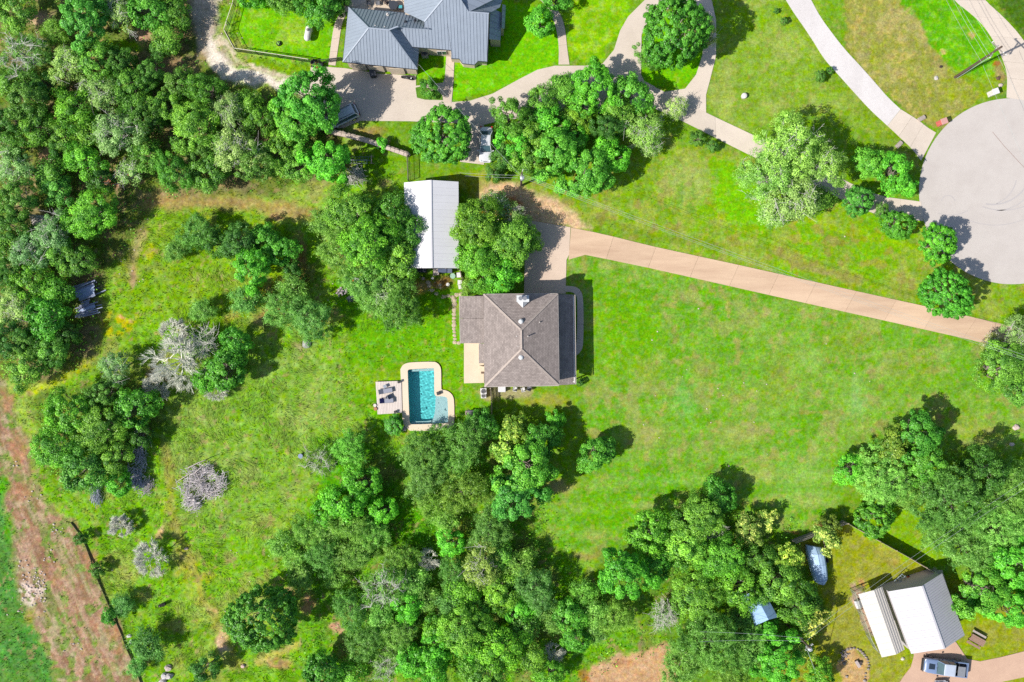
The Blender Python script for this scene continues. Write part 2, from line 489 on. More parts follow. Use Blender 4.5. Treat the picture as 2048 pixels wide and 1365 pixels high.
# lawn north of the drive, south of the neighbour's
NORTH = [(1060, 370), (1100, 330), (1300, 270), (1500, 310), (1690, 400), (1840, 440), (1900, 520), (1980, 565), (20000, 566), (20000, 640), (2010, 645), (1840, 605), (1500, 535), (1200, 462), (1150, 440)]
no = area(NORTH, 9)
paint(no, (122, 164, 60), .2)
paint(no * sstep(.46, .62, N2) * .6, (156, 170, 92)); paint(no * sstep(.52, .66, N1) * .6, (112, 178, 30)); paint(no * sstep(.6, .7, fbm(PX, PY, 24, 61)) * .6, (160, 146, 84))
paint(area([(1430, 320), (1530, 350), (1560, 460), (1480, 470), (1420, 400)], 22) * .7, (110, 190, 14))
paint(area([(1640, 455), (1800, 480), (1900, 540), (1760, 470), (1600, 440)], 12) * .7, (146, 190, 30))
paint(blob(1375, 365, 60, 50) * .6, (158, 176, 110))
for tx in (1360, 1385): paint(track([(tx + 2, 370), (tx, 400), (tx - 6, 425)], 5, 5) * .6, (96, 150, 50))
paint(track([(1180, 440), (1340, 478), (1540, 500), (1640, 540), (1830, 590)], 6, 6) * .5, (110, 138, 50))
paint(track([(1560, 500), (1600, 525), (1720, 565)], 10, 8) * .5, (170, 150, 96))
# neighbour's lawns
paint(area([(468, -300), (690, -300), (690, 20), (668, 60), (655, 128), (500, 105), (476, 60)], 5), (112, 184, 42), .25)
paint(area([(500, 20), (560, 20), (640, 60), (600, 100), (500, 80)], 22) * sstep(.35, .6, N2) * .6, (160, 190, 90))
paint(area([(459, 118), (620, 132), (618, 152), (560, 145), (480, 122)], 5) * .9, (116, 160, 40), .3)
paint(area([(905, 120), (1010, 60), (1010, 0), (1120, 20), (1120, 125), (1040, 160), (960, 190), (905, 200)], 5), (112, 190, 30), .1)
paint(area([(1090, -300), (1290, -300), (1255, 40), (1200, 125), (1138, 120)], 5), (122, 184, 44), .1)
paint(area([(1128, 0), (1230, 0), (1240, 60), (1200, 120), (1140, 110)], 14) * sstep(.4, .62, N3) * .5, (160, 194, 80))
paint(area([(1283, 40), (1400, 10), (1410, 120), (1370, 180), (1284, 165)], 6), (110, 190, 20), .1)
paint(area([(835, 100), (895, 100), (888, 165), (833, 160)], 4), (110, 186, 26), .1)
gr = area([(1385, -400), (1560, -400), (1660, 120), (1760, 230), (1850, 330), (1840, 345), (1690, 240), (1560, 220), (1480, 270), (1410, 210), (1440, 60)], 9)
paint(gr, (128, 166, 70), .2); paint(gr * sstep(.45, .62, N2) * .6, (158, 176, 104)); paint(gr * sstep(.55, .7, N1) * .5, (120, 172, 48))
paint(track([(1580, 20), (1700, 190), (1840, 320)], 16, 12) * .5, (112, 146, 44))
# strip between the two right-hand drives: dry hay, ending on a sharp mown line
dry = area([(1625, -500), (1790, -500), (1800, 0), (1850, 60), (1890, 130), (1960, 190), (1880, 262), (1800, 215), (1700, 110)], 4)
paint(dry, (160, 162, 86), .35); paint(dry * sstep(.45, .62, N3) * .6, (134, 146, 66)); paint(dry * sstep(.56, .68, fbm(PX, PY, 10, 71, 2)) * .7, (196, 180, 104)); paint(dry * sstep(.58, .72, N2) * .5, (184, 170, 116)); paint(dry * sstep(.5, .64, fbm(PX * .9 - PY * .42, (PX * .42 + PY * .9) * .3, 14, 73)) * .5, (126, 150, 60))
bl = area([(1795, -500), (1920, -500), (1985, 80), (2005, 150), (1960, 165), (1890, 130), (1850, 60), (1800, 0)], 4)
paint(bl, (98, 172, 44), .15); paint(bl * sstep(.5, .64, N3) * .5, (128, 184, 70))
paint(area([(1890, 130), (1960, 150), (2010, 150), (1990, 195), (1930, 200), (1880, 190)], 10) * .6, (136, 158, 60))
paint(area([(1980, -500), (20000, -500), (20000, 90), (2048, 70), (2005, 30)], 5), (74, 112, 40), .3)
paint(blob(2000, 150, 14, 22) * .7, (170, 130, 100)); paint(blob(1994, 128, 9, 7) * .9, (176, 104, 70)); paint(blob(1942, 72, 6, 8) * .8, (206, 170, 116)); paint(blob(1888, 104, 8, 6) * .8, (220, 190, 130))
# dirt by the head of the drive
paint(area([(960, 365), (1040, 372), (1100, 395), (1160, 440), (1180, 462), (1080, 450), (1040, 440), (960, 420)], 9), (232, 196, 156), .2)
paint(area([(975, 395), (1040, 400), (1050, 430), (960, 430)], 8) * .8, (186, 110, 66))
paint(area([(900, 345), (980, 345), (985, 370), (960, 395), (900, 380)], 8) * .6, (160, 158, 70))
paint(area([(1080, 575), (1130, 565), (1132, 595), (1080, 595)], 4) * .4, (160, 150, 110))
# bottom plot of scraped earth, and the south-east yard
paint(area([(1165, 1370), (1180, 1335), (1240, 1310), (1290, 1295), (1325, 1282), (1345, 1300), (1360, 1400), (1340, 1700), (1150, 1700)], 6), (206, 168, 128), .1)
paint(blob(1250, 1325, 20, 8) * .6, (180, 124, 84))
paint(area([(1155, 1345), (1170, 1335), (1180, 1380), (1150, 1380)], 5) * .7, (176, 110, 66))
se = area([(1600, 1090), (1690, 1045), (1870, 1140), (1960, 1180), (20000, 1180), (20000, 1700), (1400, 1700), (1560, 1330), (1660, 1230)], 8)
paint(se, (142, 156, 60), .2); paint(se * sstep(.45, .62, N2) * .6, (162, 160, 78)); paint(se * sstep(.55, .68, N1) * .5, (116, 160, 36))
paint(area([(1690, 1050), (1760, 980), (1850, 1010), (1890, 1110), (1870, 1140)], 9) * .7, (128, 176, 44), .2)
paint(blob(1790, 1125, 16, 10) * .6, (186, 164, 100))
paint(area([(1680, 1320), (1690, 1300), (1712, 1297), (1735, 1318), (1738, 1345), (1730, 1420), (1688, 1420)], 4), (206, 172, 120), .1)
paint(area([(1700, 1170), (1722, 1178), (1740, 1230), (1752, 1272), (1735, 1265), (1712, 1215)], 3), (206, 176, 150), .1)
paint(area([(1770, 1175), (1840, 1150), (1875, 1130), (1884, 1150), (1790, 1190)], 3), (206, 190, 176), .1)
paint(blob(1720, 1165, 10, 6) * .8, (206, 160, 110))
paint(blob(1645, 1048, 18, 7) * .8, (178, 120, 84)); paint(blob(1590, 1068, 12, 5) * .8, (170, 120, 84))
paint(area([(950, 775), (985, 772), (1060, 772), (1060, 790), (985, 800), (960, 790)], 5) * .7, (196, 176, 140))
# small bare flecks everywhere
paint(sstep(.69, .76, fbm(PX, PY, 12, 81, 3)) * .6 * (.35 + .65 * ROUGH), (176, 148, 108))
# leaf-by-leaf lightness wander
TINT *= (1 + (N5 - .5) * .5 * (.4 + .6 * ROUGH) + (N3 - .5) * .35)[..., None]
_g = sstep(-.02, .12, (TINT[..., 1] - TINT[..., 0]) / (TINT.sum(-1) + 1e-6))[..., None]
TINT = TINT * (1 + _g * np.array([.20, .09, -.10]))
TINT = TINT * (1 + ROUGH[..., None] * _g * np.array([-.04, -.01, .10]))
TINT = np.clip(TINT, .004, .8)

POOL_IN = [(816, 742), (818, 740), (868, 737), (869, 790), (871, 793), (888, 794), (892, 796), (896, 800), (897, 846), (893, 850), (824, 850), (820, 846), (817, 780)]
hole = inside(PX, PY, POOL_IN) | (seg_dist(PX, PY, POOL_IN, True) < 7.5)
hole = hole & np.roll(hole, -1, 0) & np.roll(hole, -1, 1) & np.roll(np.roll(hole, -1, 0), -1, 1)

GZ = (fbm(PX, PY, 60, 91) - .5) * .30 * ROUGH - .10 * ROUGH
GZ += (vnoise(PX, PY, 7, 92) - .5) * .05 * ROUGH


def ground_h(px, py):
    i = int(np.clip(np.searchsorted(gx, px), 0, NX - 1)); j = int(np.clip(np.searchsorted(gy, py), 0, NY - 1))
    return float(GZ[j, i])


def ground_material():
    m = bpy.data.materials.new('grass_and_soil'); m.use_nodes = True
    nt = m.node_tree; b = nt.nodes['Principled BSDF']; L = nt.links
    at = nn(nt, 'ShaderNodeAttribute', attribute_name='tint'); ro = nn(nt, 'ShaderNodeAttribute', attribute_name='rough')
    tc = nn(nt, 'ShaderNodeTexCoord')

    def noise(scale, det=4, r=.6):
        n = nn(nt, 'ShaderNodeTexNoise'); n.inputs['Scale'].default_value = scale; n.inputs['Detail'].default_value = det; n.inputs['Roughness'].default_value = r
        L.new(tc.outputs['Object'], n.inputs['Vector']); return n

    def rng(n, a, b_, lo, hi):
        r = nn(nt, 'ShaderNodeMapRange'); r.inputs['From Min'].default_value = a; r.inputs['From Max'].default_value = b_
        r.inputs['To Min'].default_value = lo; r.inputs['To Max'].default_value = hi; L.new(n, r.inputs['Value']); return r.outputs['Result']

    def math_(op, a, b_):
        k = nn(nt, 'ShaderNodeMath', operation=op)
        for i, v in enumerate((a, b_)):
            if isinstance(v, float): k.inputs[i].default_value = v
            else: L.new(v, k.inputs[i])
        return k.outputs[0]
    f1 = rng(noise(3.2, 6, .7).outputs['Fac'], .32, .68, .72, 1.32)
    f2 = rng(noise(9.0, 4, .75).outputs['Fac'], .3, .7, .66, 1.38)
    f3 = rng(noise(.9, 3).outputs['Fac'], .3, .7, .88, 1.14)
    f = math_('MULTIPLY', math_('MULTIPLY', f1, f2), f3)
    hs = nn(nt, 'ShaderNodeHueSaturation'); L.new(at.outputs['Color'], hs.inputs['Color'])
    L.new(rng(noise(2.1, 5).outputs['Fac'], .3, .7, .478, .522), hs.inputs['Hue'])
    L.new(rng(noise(1.3, 5).outputs['Fac'], .3, .7, .92, 1.20), hs.inputs['Saturation'])
    L.new(f, hs.inputs['Value'])
    L.new(hs.outputs['Color'], b.inputs['Base Color'])
    b.inputs['Roughness'].default_value = .95; b.inputs['Specular IOR Level'].default_value = .08
    bp = nn(nt, 'ShaderNodeBump'); bp.inputs['Distance'].default_value = .12
    hh = math_('ADD', noise(5.0, 6, .75).outputs['Fac'], math_('MULTIPLY', noise(20.0, 2).outputs['Fac'], .4))
    L.new(hh, bp.inputs['Height'])
    L.new(math_('ADD', math_('MULTIPLY', ro.outputs['Fac'], -.06), .30), bp.inputs['Strength'])
    L.new(bp.outputs['Normal'], b.inputs['Normal'])
    return m


def build_ground():
    me = bpy.data.meshes.new('ground')
    co = np.stack([(PX - 1024) / S, (682.5 - PY) / S, GZ], -1).reshape(-1, 3)
    idx = np.arange(NX * NY).reshape(NY, NX)
    q = np.stack([idx[1:, :-1], idx[1:, 1:], idx[:-1, 1:], idx[:-1, :-1]], -1)
    keep = ~hole[:-1, :-1]
    q = q[keep]
    me.vertices.add(len(co)); me.vertices.foreach_set('co', co.astype('f').ravel())
    me.loops.add(q.size); me.loops.foreach_set('vertex_index', q.astype('i').ravel())
    me.polygons.add(len(q)); me.polygons.foreach_set('loop_start', np.arange(0, q.size, 4, dtype='i'))
    me.update(calc_edges=True)
    a = me.attributes.new('tint', 'FLOAT_COLOR', 'POINT')
    rgba = np.ones((NX * NY, 4), 'f'); rgba[:, :3] = TINT.reshape(-1, 3); a.data.foreach_set('color', rgba.ravel())
    a = me.attributes.new('rough', 'FLOAT', 'POINT'); a.data.foreach_set('value', ROUGH.astype('f').ravel())
    me.polygons.foreach_set('use_smooth', np.ones(len(q), bool))
    me.materials.append(ground_material())
    o = bpy.data.objects.new('ground', me); COL.objects.link(o)
    props(o, 'mown lawns, rough meadow, woodland floor and bare earth', kind='structure')


build_ground()


def quads_mesh(name, V, tone, material, n=4, tint=None):
    """V: (faces, n, 3) separate little faces with a per-face tone"""
    k = len(V); me = bpy.data.meshes.new(name)
    me.vertices.add(k * n); me.vertices.foreach_set('co', V.astype('f').ravel())
    me.loops.add(k * n); me.loops.foreach_set('vertex_index', np.arange(k * n, dtype='i'))
    me.polygons.add(k); me.polygons.foreach_set('loop_start', np.arange(0, k * n, n, dtype='i'))
    me.update(calc_edges=True)
    if tone is not None:
        a = me.attributes.new('tone', 'FLOAT', 'FACE'); a.data.foreach_set('value', np.clip(tone, 0, 1).astype('f'))
    if tint is not None:
        a = me.attributes.new('tint', 'FLOAT_COLOR', 'FACE'); c = np.ones((k, 4), 'f'); c[:, :3] = tint; a.data.foreach_set('color', c.ravel())
    me.materials.append(material)
    return me


def tall_grass():
    """blades and weed leaves standing on the rough land"""
    r = np.random.default_rng(3)
    n0 = 430000
    x = r.uniform(-60, 1400, n0); y = r.uniform(-60, 1425, n0)
    i = np.clip(np.searchsorted(gx, x), 0, NX - 1); j = np.clip(np.searchsorted(gy, y), 0, NY - 1)
    clump = fbm(x, y, 10, 101, 2); pr = sstep(.4, .62, clump) * (ROUGH[j, i] - .15)
    t = TINT[j, i]
    green = t[:, 1] > t[:, 0] * 1.02
    keep = (r.random(n0) < pr * .55) & green & ~inside(x, y, [(744, 752), (796, 718), (890, 716), (922, 775), (922, 866), (800, 870), (748, 838)])
    x, y, i, j, t, clump = x[keep], y[keep], i[keep], j[keep], t[keep], clump[keep]
    n = len(x)
    hgt = r.uniform(.06, .26, n) * (.5 + clump); w = r.uniform(.035, .085, n); a = r.uniform(0, 2 * np.pi, n); lean = r.uniform(.2, 1.1, n) * hgt; b = a + r.uniform(-.9, .9, n)
    X = (x - 1024) / S; Y = (682.5 - y) / S; Z = GZ[j, i] - .01
    V = np.empty((n, 3, 3))
    V[:, 0] = np.stack([X - np.sin(a) * w, Y + np.cos(a) * w, Z], -1)
    V[:, 1] = np.stack([X + np.sin(a) * w, Y - np.cos(a) * w, Z], -1)
    V[:, 2] = np.stack([X + np.cos(b) * lean, Y + np.sin(b) * lean, Z + hgt], -1)
    c = t * (1 + r.normal(0, .15, (n, 1))) * (1 + r.normal(0, .06, (n, 3)))
    # long wispy hay strands, combed in drifting directions
    k0 = 60000
    x2 = r.uniform(200, 1100, k0); y2 = r.uniform(420, 1400, k0)
    i2 = np.clip(np.searchsorted(gx, x2), 0, NX - 1); j2 = np.clip(np.searchsorted(gy, y2), 0, NY - 1); t2 = TINT[j2, i2]
    kp = (r.random(k0) < sstep(.42, .62, fbm(x2, y2, 45, 131)) * (ROUGH[j2, i2] > .6)) & (t2[:, 1] > t2[:, 0] * 1.02) & ~inside(x2, y2, [(744, 752), (796, 718), (890, 716), (922, 775), (922, 866), (800, 870), (748, 838)])
    x2, y2, i2, j2, t2 = x2[kp], y2[kp], i2[kp], j2[kp], t2[kp]; m2 = len(x2)
    an = fbm(x2, y2, 120, 132) * 9 + r.normal(0, .35, m2); ln = r.uniform(.45, 1.0, m2); w2 = r.uniform(.02, .04, m2)
    X2 = (x2 - 1024) / S; Y2 = (682.5 - y2) / S; Z2 = GZ[j2, i2] + .02
    V2 = np.empty((m2, 3, 3))
    V2[:, 0] = np.stack([X2 - np.sin(an) * w2, Y2 + np.cos(an) * w2, Z2], -1); V2[:, 1] = np.stack([X2 + np.sin(an) * w2, Y2 - np.cos(an) * w2, Z2], -1)
    V2[:, 2] = np.stack([X2 + np.cos(an) * ln, Y2 + np.sin(an) * ln, Z2 + ln * r.uniform(.15, .45, m2)], -1)
    c2 = t2 * np.array([1.35, 1.18, 1.3]) * (1 + r.normal(0, .12, (m2, 1)))
    V = np.concatenate([V, V2]); c = np.concatenate([c, c2])
    m = bpy.data.materials.new('grass_blade'); m.use_nodes = True; nt = m.node_tree
    at = nn(nt, 'ShaderNodeAttribute', attribute_name='tint'); nt.nodes.remove(nt.nodes['Principled BSDF'])
    d = nn(nt, 'ShaderNodeBsdfDiffuse'); tr = nn(nt, 'ShaderNodeBsdfTranslucent'); mx = nn(nt, 'ShaderNodeMixShader'); mx.inputs['Fac'].default_value = .4
    nt.links.new(at.outputs['Color'], d.inputs['Color']); nt.links.new(at.outputs['Color'], tr.inputs['Color'])
    nt.links.new(d.outputs[0], mx.inputs[1]); nt.links.new(tr.outputs[0], mx.inputs[2]); nt.links.new(mx.outputs[0], nt.nodes['Material Output'].inputs['Surface'])
    me = quads_mesh('meadow_grass', V, None, m, 3, np.clip(c * 1.3, .005, .8))
    o = bpy.data.objects.new('meadow_grass', me); COL.objects.link(o)
    props(o, 'tall uneven grass and weeds on the rough land', kind='stuff')


tall_grass()
# ------------------------------------------------------------------ roads, drives, walks
def concrete(name, col, stain, stain_amt=.5, streak=None, fine=.08):
    m = bpy.data.materials.new(name); m.use_nodes = True
    nt = m.node_tree; b = nt.nodes['Principled BSDF']; L = nt.links
    tc = nn(nt, 'ShaderNodeTexCoord'); ge = nn(nt, 'ShaderNodeNewGeometry')

    def noise(s, d=4, r=.6, sc=None):
        n = nn(nt, 'ShaderNodeTexNoise'); n.inputs['Scale'].default_value = s; n.inputs['Detail'].default_value = d; n.inputs['Roughness'].default_value = r
        if sc:
            mp = nn(nt, 'ShaderNodeMapping'); mp.inputs['Scale'].default_value = sc[:3]; mp.inputs['Rotation'].default_value = (0, 0, sc[3])
            L.new(ge.outputs['Position'], mp.inputs['Vector']); L.new(mp.outputs['Vector'], n.inputs['Vector'])
        else: L.new(ge.outputs['Position'], n.inputs['Vector'])
        return n.outputs['Fac']

    def rng(v, a, b_, lo, hi):
        r = nn(nt, 'ShaderNodeMapRange'); r.inputs['From Min'].default_value = a; r.inputs['From Max'].default_value = b_; r.inputs['To Min'].default_value = lo; r.inputs['To Max'].default_value = hi
        L.new(v, r.inputs['Value']); return r.outputs['Result']
    mx = nn(nt, 'ShaderNodeMix', data_type='RGBA'); mx.inputs['A'].default_value = (*col, 1); mx.inputs['B'].default_value = (*stain, 1)
    L.new(rng(noise(.35, 6, .65, streak), .42, .75, 0, stain_amt), mx.inputs['Factor'])
    hs = nn(nt, 'ShaderNodeHueSaturation'); L.new(mx.outputs['Result'], hs.inputs['Color'])
    L.new(rng(noise(9, 5, .7), .3, .7, 1 - fine, 1 + fine), hs.inputs['Value'])
    oi = nn(nt, 'ShaderNodeObjectInfo'); h2 = nn(nt, 'ShaderNodeHueSaturation'); L.new(hs.outputs['Color'], h2.inputs['Color'])
    L.new(rng(oi.outputs['Random'], 0, 1, .95, 1.05), h2.inputs['Value'])
    L.new(h2.outputs['Color'], b.inputs['Base Color'])
    b.inputs['Roughness'].default_value = .9; b.inputs['Specular IOR Level'].default_value = .2
    bp = nn(nt, 'ShaderNodeBump'); bp.inputs['Strength'].default_value = .25; bp.inputs['Distance'].default_value = .02
    L.new(noise(30, 3), bp.inputs['Height']); L.new(bp.outputs['Normal'], b.inputs['Normal'])
    return m


def arc(pts, t):
    d = [0]
    for a, b in zip(pts[:-1], pts[1:]): d.append(d[-1] + math.hypot(b[0] - a[0], b[1] - a[1]))
    s = t * d[-1]
    for i in range(len(pts) - 1):
        if s <= d[i + 1] or i == len(pts) - 2:
            k = (s - d[i]) / max(d[i + 1] - d[i], 1e-6)
            return (pts[i][0] + (pts[i + 1][0] - pts[i][0]) * k, pts[i][1] + (pts[i + 1][1] - pts[i][1]) * k)


def smooth_line(pts, it=2):
    for _ in range(it):
        q = [pts[0]]
        for a, b in zip(pts[:-1], pts[1:]):
            q += [(a[0] * .75 + b[0] * .25, a[1] * .75 + b[1] * .25), (a[0] * .25 + b[0] * .75, a[1] * .25 + b[1] * .75)]
        pts = q + [pts[-1]]
    return pts


def g2(p):
    v = P(*p); return (v.x, v.y)


def slab_strip(name, label, left, right, joints, material, z=.05, smooth=2):
    """a concrete strip between two edges, cast as separate slabs"""
    root = thing(name, label, None, (0, 0, 0), kind='structure')
    if smooth: left = smooth_line(left, smooth); right = smooth_line(right, smooth)
    ts = [0] + list(joints) + [1]
    plen = sum(math.hypot(q[0] - p[0], q[1] - p[1]) for p, q in zip(left[:-1], left[1:])) / S
    for a, b in zip(ts[:-1], ts[1:]):
        e = .012 / plen; n = max(2, int((b - a) * 30))
        tt = [a + e + (b - a - 2 * e) * k / n for k in range(n + 1)]
        poly = [g2(arc(left, t)) for t in tt] + [g2(arc(right, t)) for t in reversed(tt)]
        mb = MB(); mb.prism(poly, -.12, z)
        mb.build('slab', material, root)
    return root


def sheet(name, label, poly, material, z=.05, smooth=0, cut=None):
    if smooth: poly = smooth_line(poly + [poly[0]], smooth)[:-1]
    mb = MB(); mb.prism([g2(p) for p in poly], -.12, z)
    return mb.build(name, material, None, label=label, kind='structure')


pinkc = concrete('pink_concrete', C(236, 204, 172), C(198, 162, 134), .7, (.25, 1.6, 1, .22))
padc = concrete('drive_pad_concrete', C(236, 212, 190), C(200, 176, 158), .4)
beigec = concrete('beige_concrete', C(236, 221, 204), C(204, 188, 172), .4)
whitec = concrete('white_gravel', C(240, 234, 231), C(218, 210, 206), .6, (.9, .35, 1, .9), .16)
walkc = concrete('walk_concrete', C(232, 214, 196), C(196, 176, 158), .4)
roadc = concrete('road_surface', C(226, 217, 209), C(213, 203, 195), .8, None, .05)
tanc = concrete('tan_concrete', C(226, 190, 164), C(192, 156, 136), .5)
patioc = concrete('patio_concrete', C(244, 227, 200), C(214, 188, 158), .5)

# the turning circle at the end of the road, with its faint tyre marks laid on as thin worn sheets
cx, cy, rr = 2024, 383, 186
circ = [(cx + rr * math.cos(a), cy + rr * math.sin(a)) for a in [math.radians(d) for d in range(40, 322, 3)]]
circ += [(2400, 200), (3200, 60), (3240, 300), (2500, 560), (2300, 600), (2190, 590)]
sheet('road', 'pale grey turning circle at the end of the road', circ, roadc, .03)
tyre = concrete('tyre_mark', C(208, 201, 198), C(216, 209, 205), .8)
mb = MB()
for (mx_, my_, r_, a0, a1, w) in [(1985, 330, 78, -10, 100, 3), (1990, 335, 86, 5, 88, 2), (1972, 350, 60, 10, 70, 2), (2006, 300, 120, 40, 110, 2), (1896, 405, 13, 190, 350, 1.5), (1900, 360, 70, 60, 110, 1.5), (1990, 300, 150, 60, 120, 1.5)]:
    n = 24; ring = []
    for k in range(n):
        t0 = math.radians(a0 + (a1 - a0) * k / n); t1 = math.radians(a0 + (a1 - a0) * (k + 1) / n)
        q = [P(mx_ + (r_ + s) * math.cos(t), my_ + (r_ + s) * math.sin(t)) for t, s in ((t0, 0), (t1, 0), (t1, w), (t0, w))]
        mb.add([(p.x, p.y, .034) for p in q], [(0, 1, 2, 3)])
mb.build('tyre_mark', tyre, None, label='faint curved tyre marks on the turning circle', kind='structure')
# a crack sealed with tar, running across the circle
mb = MB()
ln = [(1985, 264), (2008, 292), (2048, 335), (2090, 380)]
for a, b in zip(ln[:-1], ln[1:]): mb.beam(P(*a, .034), P(*b, .034), .06, .006)
mb.build('sealed_crack', mat('crack_tar', C(176, 150, 140)), None, label='thin sealed crack across the turning circle', kind='structure')

# the main drive
slab_strip('driveway', 'long pinkish concrete drive to the shingled house',
           [(1142, 456), (1200, 467), (1300, 492), (1480, 531), (1700, 580), (1846, 612), (2019, 652), (2140, 690)],
           [(1137, 520), (1139, 509), (1160, 508), (1200, 516), (1297, 536), (1536, 590), (1766, 641), (1959, 684), (2110, 730)],
           [.085, .17, .255, .335, .415, .49, .57, .65, .73, .81, .89, .95], pinkc, .05, 0)
sheet('drive_pad', 'shaded concrete apron before the shingled house', [(1052, 440), (1141, 455), (1138, 510), (1133, 520), (1131, 588), (1048, 588)], padc, .045)
slab_strip('garden_walk', 'grey curved walk round the east porch',
           [(1130, 572), (1150, 573), (1161, 580), (1167, 596), (1167, 690), (1162, 704), (1152, 712)],
           [(1130, 584), (1144, 584), (1152, 590), (1155, 600), (1154, 680), (1151, 694), (1146, 702)], [.2, .4, .6, .8], walkc, .05, 2)
# neighbour's drives
nd = [(622, 132), (690, 137), (760, 148), (832, 152), (832, 172), (886, 166), (893, 150), (905, 150), (903, 205), (940, 202), (985, 188), (1040, 158), (1075, 140), (1110, 132), (1170, 132), (1205, 128),
      (1228, 100), (1240, 62), (1256, 34), (1290, 0), (1330, -40), (1420, -30), (1398, 2), (1330, 20), (1296, 42), (1283, 70), (1282, 150), (1288, 162), (1310, 174), (1300, 215), (1240, 225), (1120, 230), (1010, 240), (968, 250), (968, 330), (920, 324), (938, 248), (820, 243), (720, 242), (690, 255), (640, 262), (618, 170)]
sheet('neighbour_drive', 'beige concrete yard and looping drive before the metal-roofed house', nd, beigec, .045)
sheet('loop_drive', 'pale drive curling round the big dark tree', [(1370, 178), (1392, 150), (1405, 110), (1408, 60), (1402, 22), (1390, 4), (1412, -20), (1424, 4), (1432, 40), (1432, 112), (1420, 160), (1412, 190), (1412, 232), (1380, 214), (1318, 186)], beigec, .05)
slab_strip('long_drive', 'beige concrete drive running under the big pale oak', [(1296, 168), (1340, 190), (1420, 230), (1505, 270), (1600, 315), (1690, 362), (1752, 392), (1842, 404)],
           [(1296, 212), (1320, 222), (1380, 250), (1450, 286), (1510, 316), (1600, 356), (1700, 408), (1780, 440), (1846, 442)], [.1, .25, .4, .55, .7, .84, .93], beigec, .06, 1)
for jl in (): pass
sheet('planting_island', 'small grass island in the concrete yard', [(831, 176), (840, 174), (866, 178), (884, 190), (886, 201), (850, 200), (834, 196)], mat('island_grass', C(98, 150, 34), .35, 6, .95, .6), .075)
slab_strip('front_walk', 'narrow concrete walk to the neighbour front door', [(893, 108), (891, 140), (888, 175), (886, 206)], [(909, 110), (908, 140), (906, 175), (903, 206)], [.33, .66], walkc, .065, 0)
slab_strip('side_walk', 'concrete path along the west side of the metal-roofed house', [(726, -20), (700, 0), (678, 30), (668, 50), (662, 90), (657, 130)], [(760, -20), (735, 2), (696, 24), (684, 45), (678, 85), (671, 132)], [.3, .5, .7, .85], walkc, .06, 1)
slab_strip('lawn_walk', 'narrow walk curving over the neighbour front lawn', [(1070, -10), (1092, 12), (1106, 36), (1114, 64), (1118, 96), (1117, 130)], [(1082, -14), (1106, 8), (1124, 34), (1131, 62), (1134, 96), (1139, 130)], [.25, .5, .75], walkc, .06, 1)
sheet('rear_terrace', 'pale terrace behind the metal-roofed house', [(700, 26), (735, -4), (760, -60), (860, -60), (860, 40), (760, 40)], concrete('terrace_stone', C(236, 218, 196), C(206, 186, 166), .5), .04)
# right-hand drives
slab_strip('gravel_drive', 'white gravel lane running up from the turning circle', [(1545, -40), (1572, 0), (1585, 22), (1620, 72), (1648, 118), (1668, 140), (1700, 176), (1740, 220), (1775, 252)],
           [(1600, -40), (1622, 0), (1640, 34), (1668, 72), (1690, 100), (1722, 134), (1752, 168), (1776, 196), (1801, 219)], [], whitec, .03, 1)
slab_strip('lane_apron', 'pale concrete mouth of the white lane', [(1775, 252), (1805, 280), (1826, 300), (1842, 322)], [(1801, 219), (1838, 242), (1855, 256), (1872, 266)], [.32, .64], beigec, .05, 1)
slab_strip('curved_drive', 'beige concrete drive curving up from the turning circle', [(1880, -40), (1906, 0), (1950, 34), (1972, 58), (1992, 90), (2006, 120), (2015, 148), (2013, 196)],
           [(1940, -40), (1968, 0), (2006, 34), (2036, 66), (2060, 100), (2075, 140), (2080, 170), (2078, 205)], [.18, .36, .54, .74, .86], beigec, .05, 1)
# south-east yard
sheet('truck_drive', 'tan concrete drive beside the ribbed metal garage', [(1795, 1372), (1808, 1352), (1822, 1334), (1828, 1312), (1826, 1290), (1880, 1270), (1912, 1285), (1934, 1318), (1960, 1323), (2000, 1315), (2060, 1300), (2200, 1268), (2200, 1322), (2060, 1352), (1985, 1368), (1960, 1440), (1900, 1500), (1790, 1500)], tanc, .045)
sheet('garage_floor', 'concrete pad under the ribbed metal garage', [(1772, 1183), (1850, 1160), (1868, 1142), (1884, 1140), (1922, 1265), (1880, 1280), (1822, 1300)], beigec, .05)
# stone edging and brick steps by the pool house
sheet('patio', 'sunlit tan patio beside the shingled house', [(928, 686), (960, 686), (968, 700), (968, 766), (928, 767)], patioc, .09)

# concrete headwalls either side of the lane mouth
for px, py, w, a, lab in [(1842, 238, 14, .5, 'grey concrete drain headwall above the lane mouth'), (1797, 290, 14, .8, 'grey concrete drain headwall below the lane mouth')]:
    mb = MB(); c = P(px, py); mb.box((c.x, c.y, .1), (w / S, .55, .4), a); mb.box((c.x, c.y, .31), (w / S * 1.05, .3, .05), a)
    recentre(mb.build('drain_headwall', mat('headwall', C(190, 176, 166)), None, bevel=.03, label=lab, cat='headwall', group='drain headwalls at the lane mouth'))

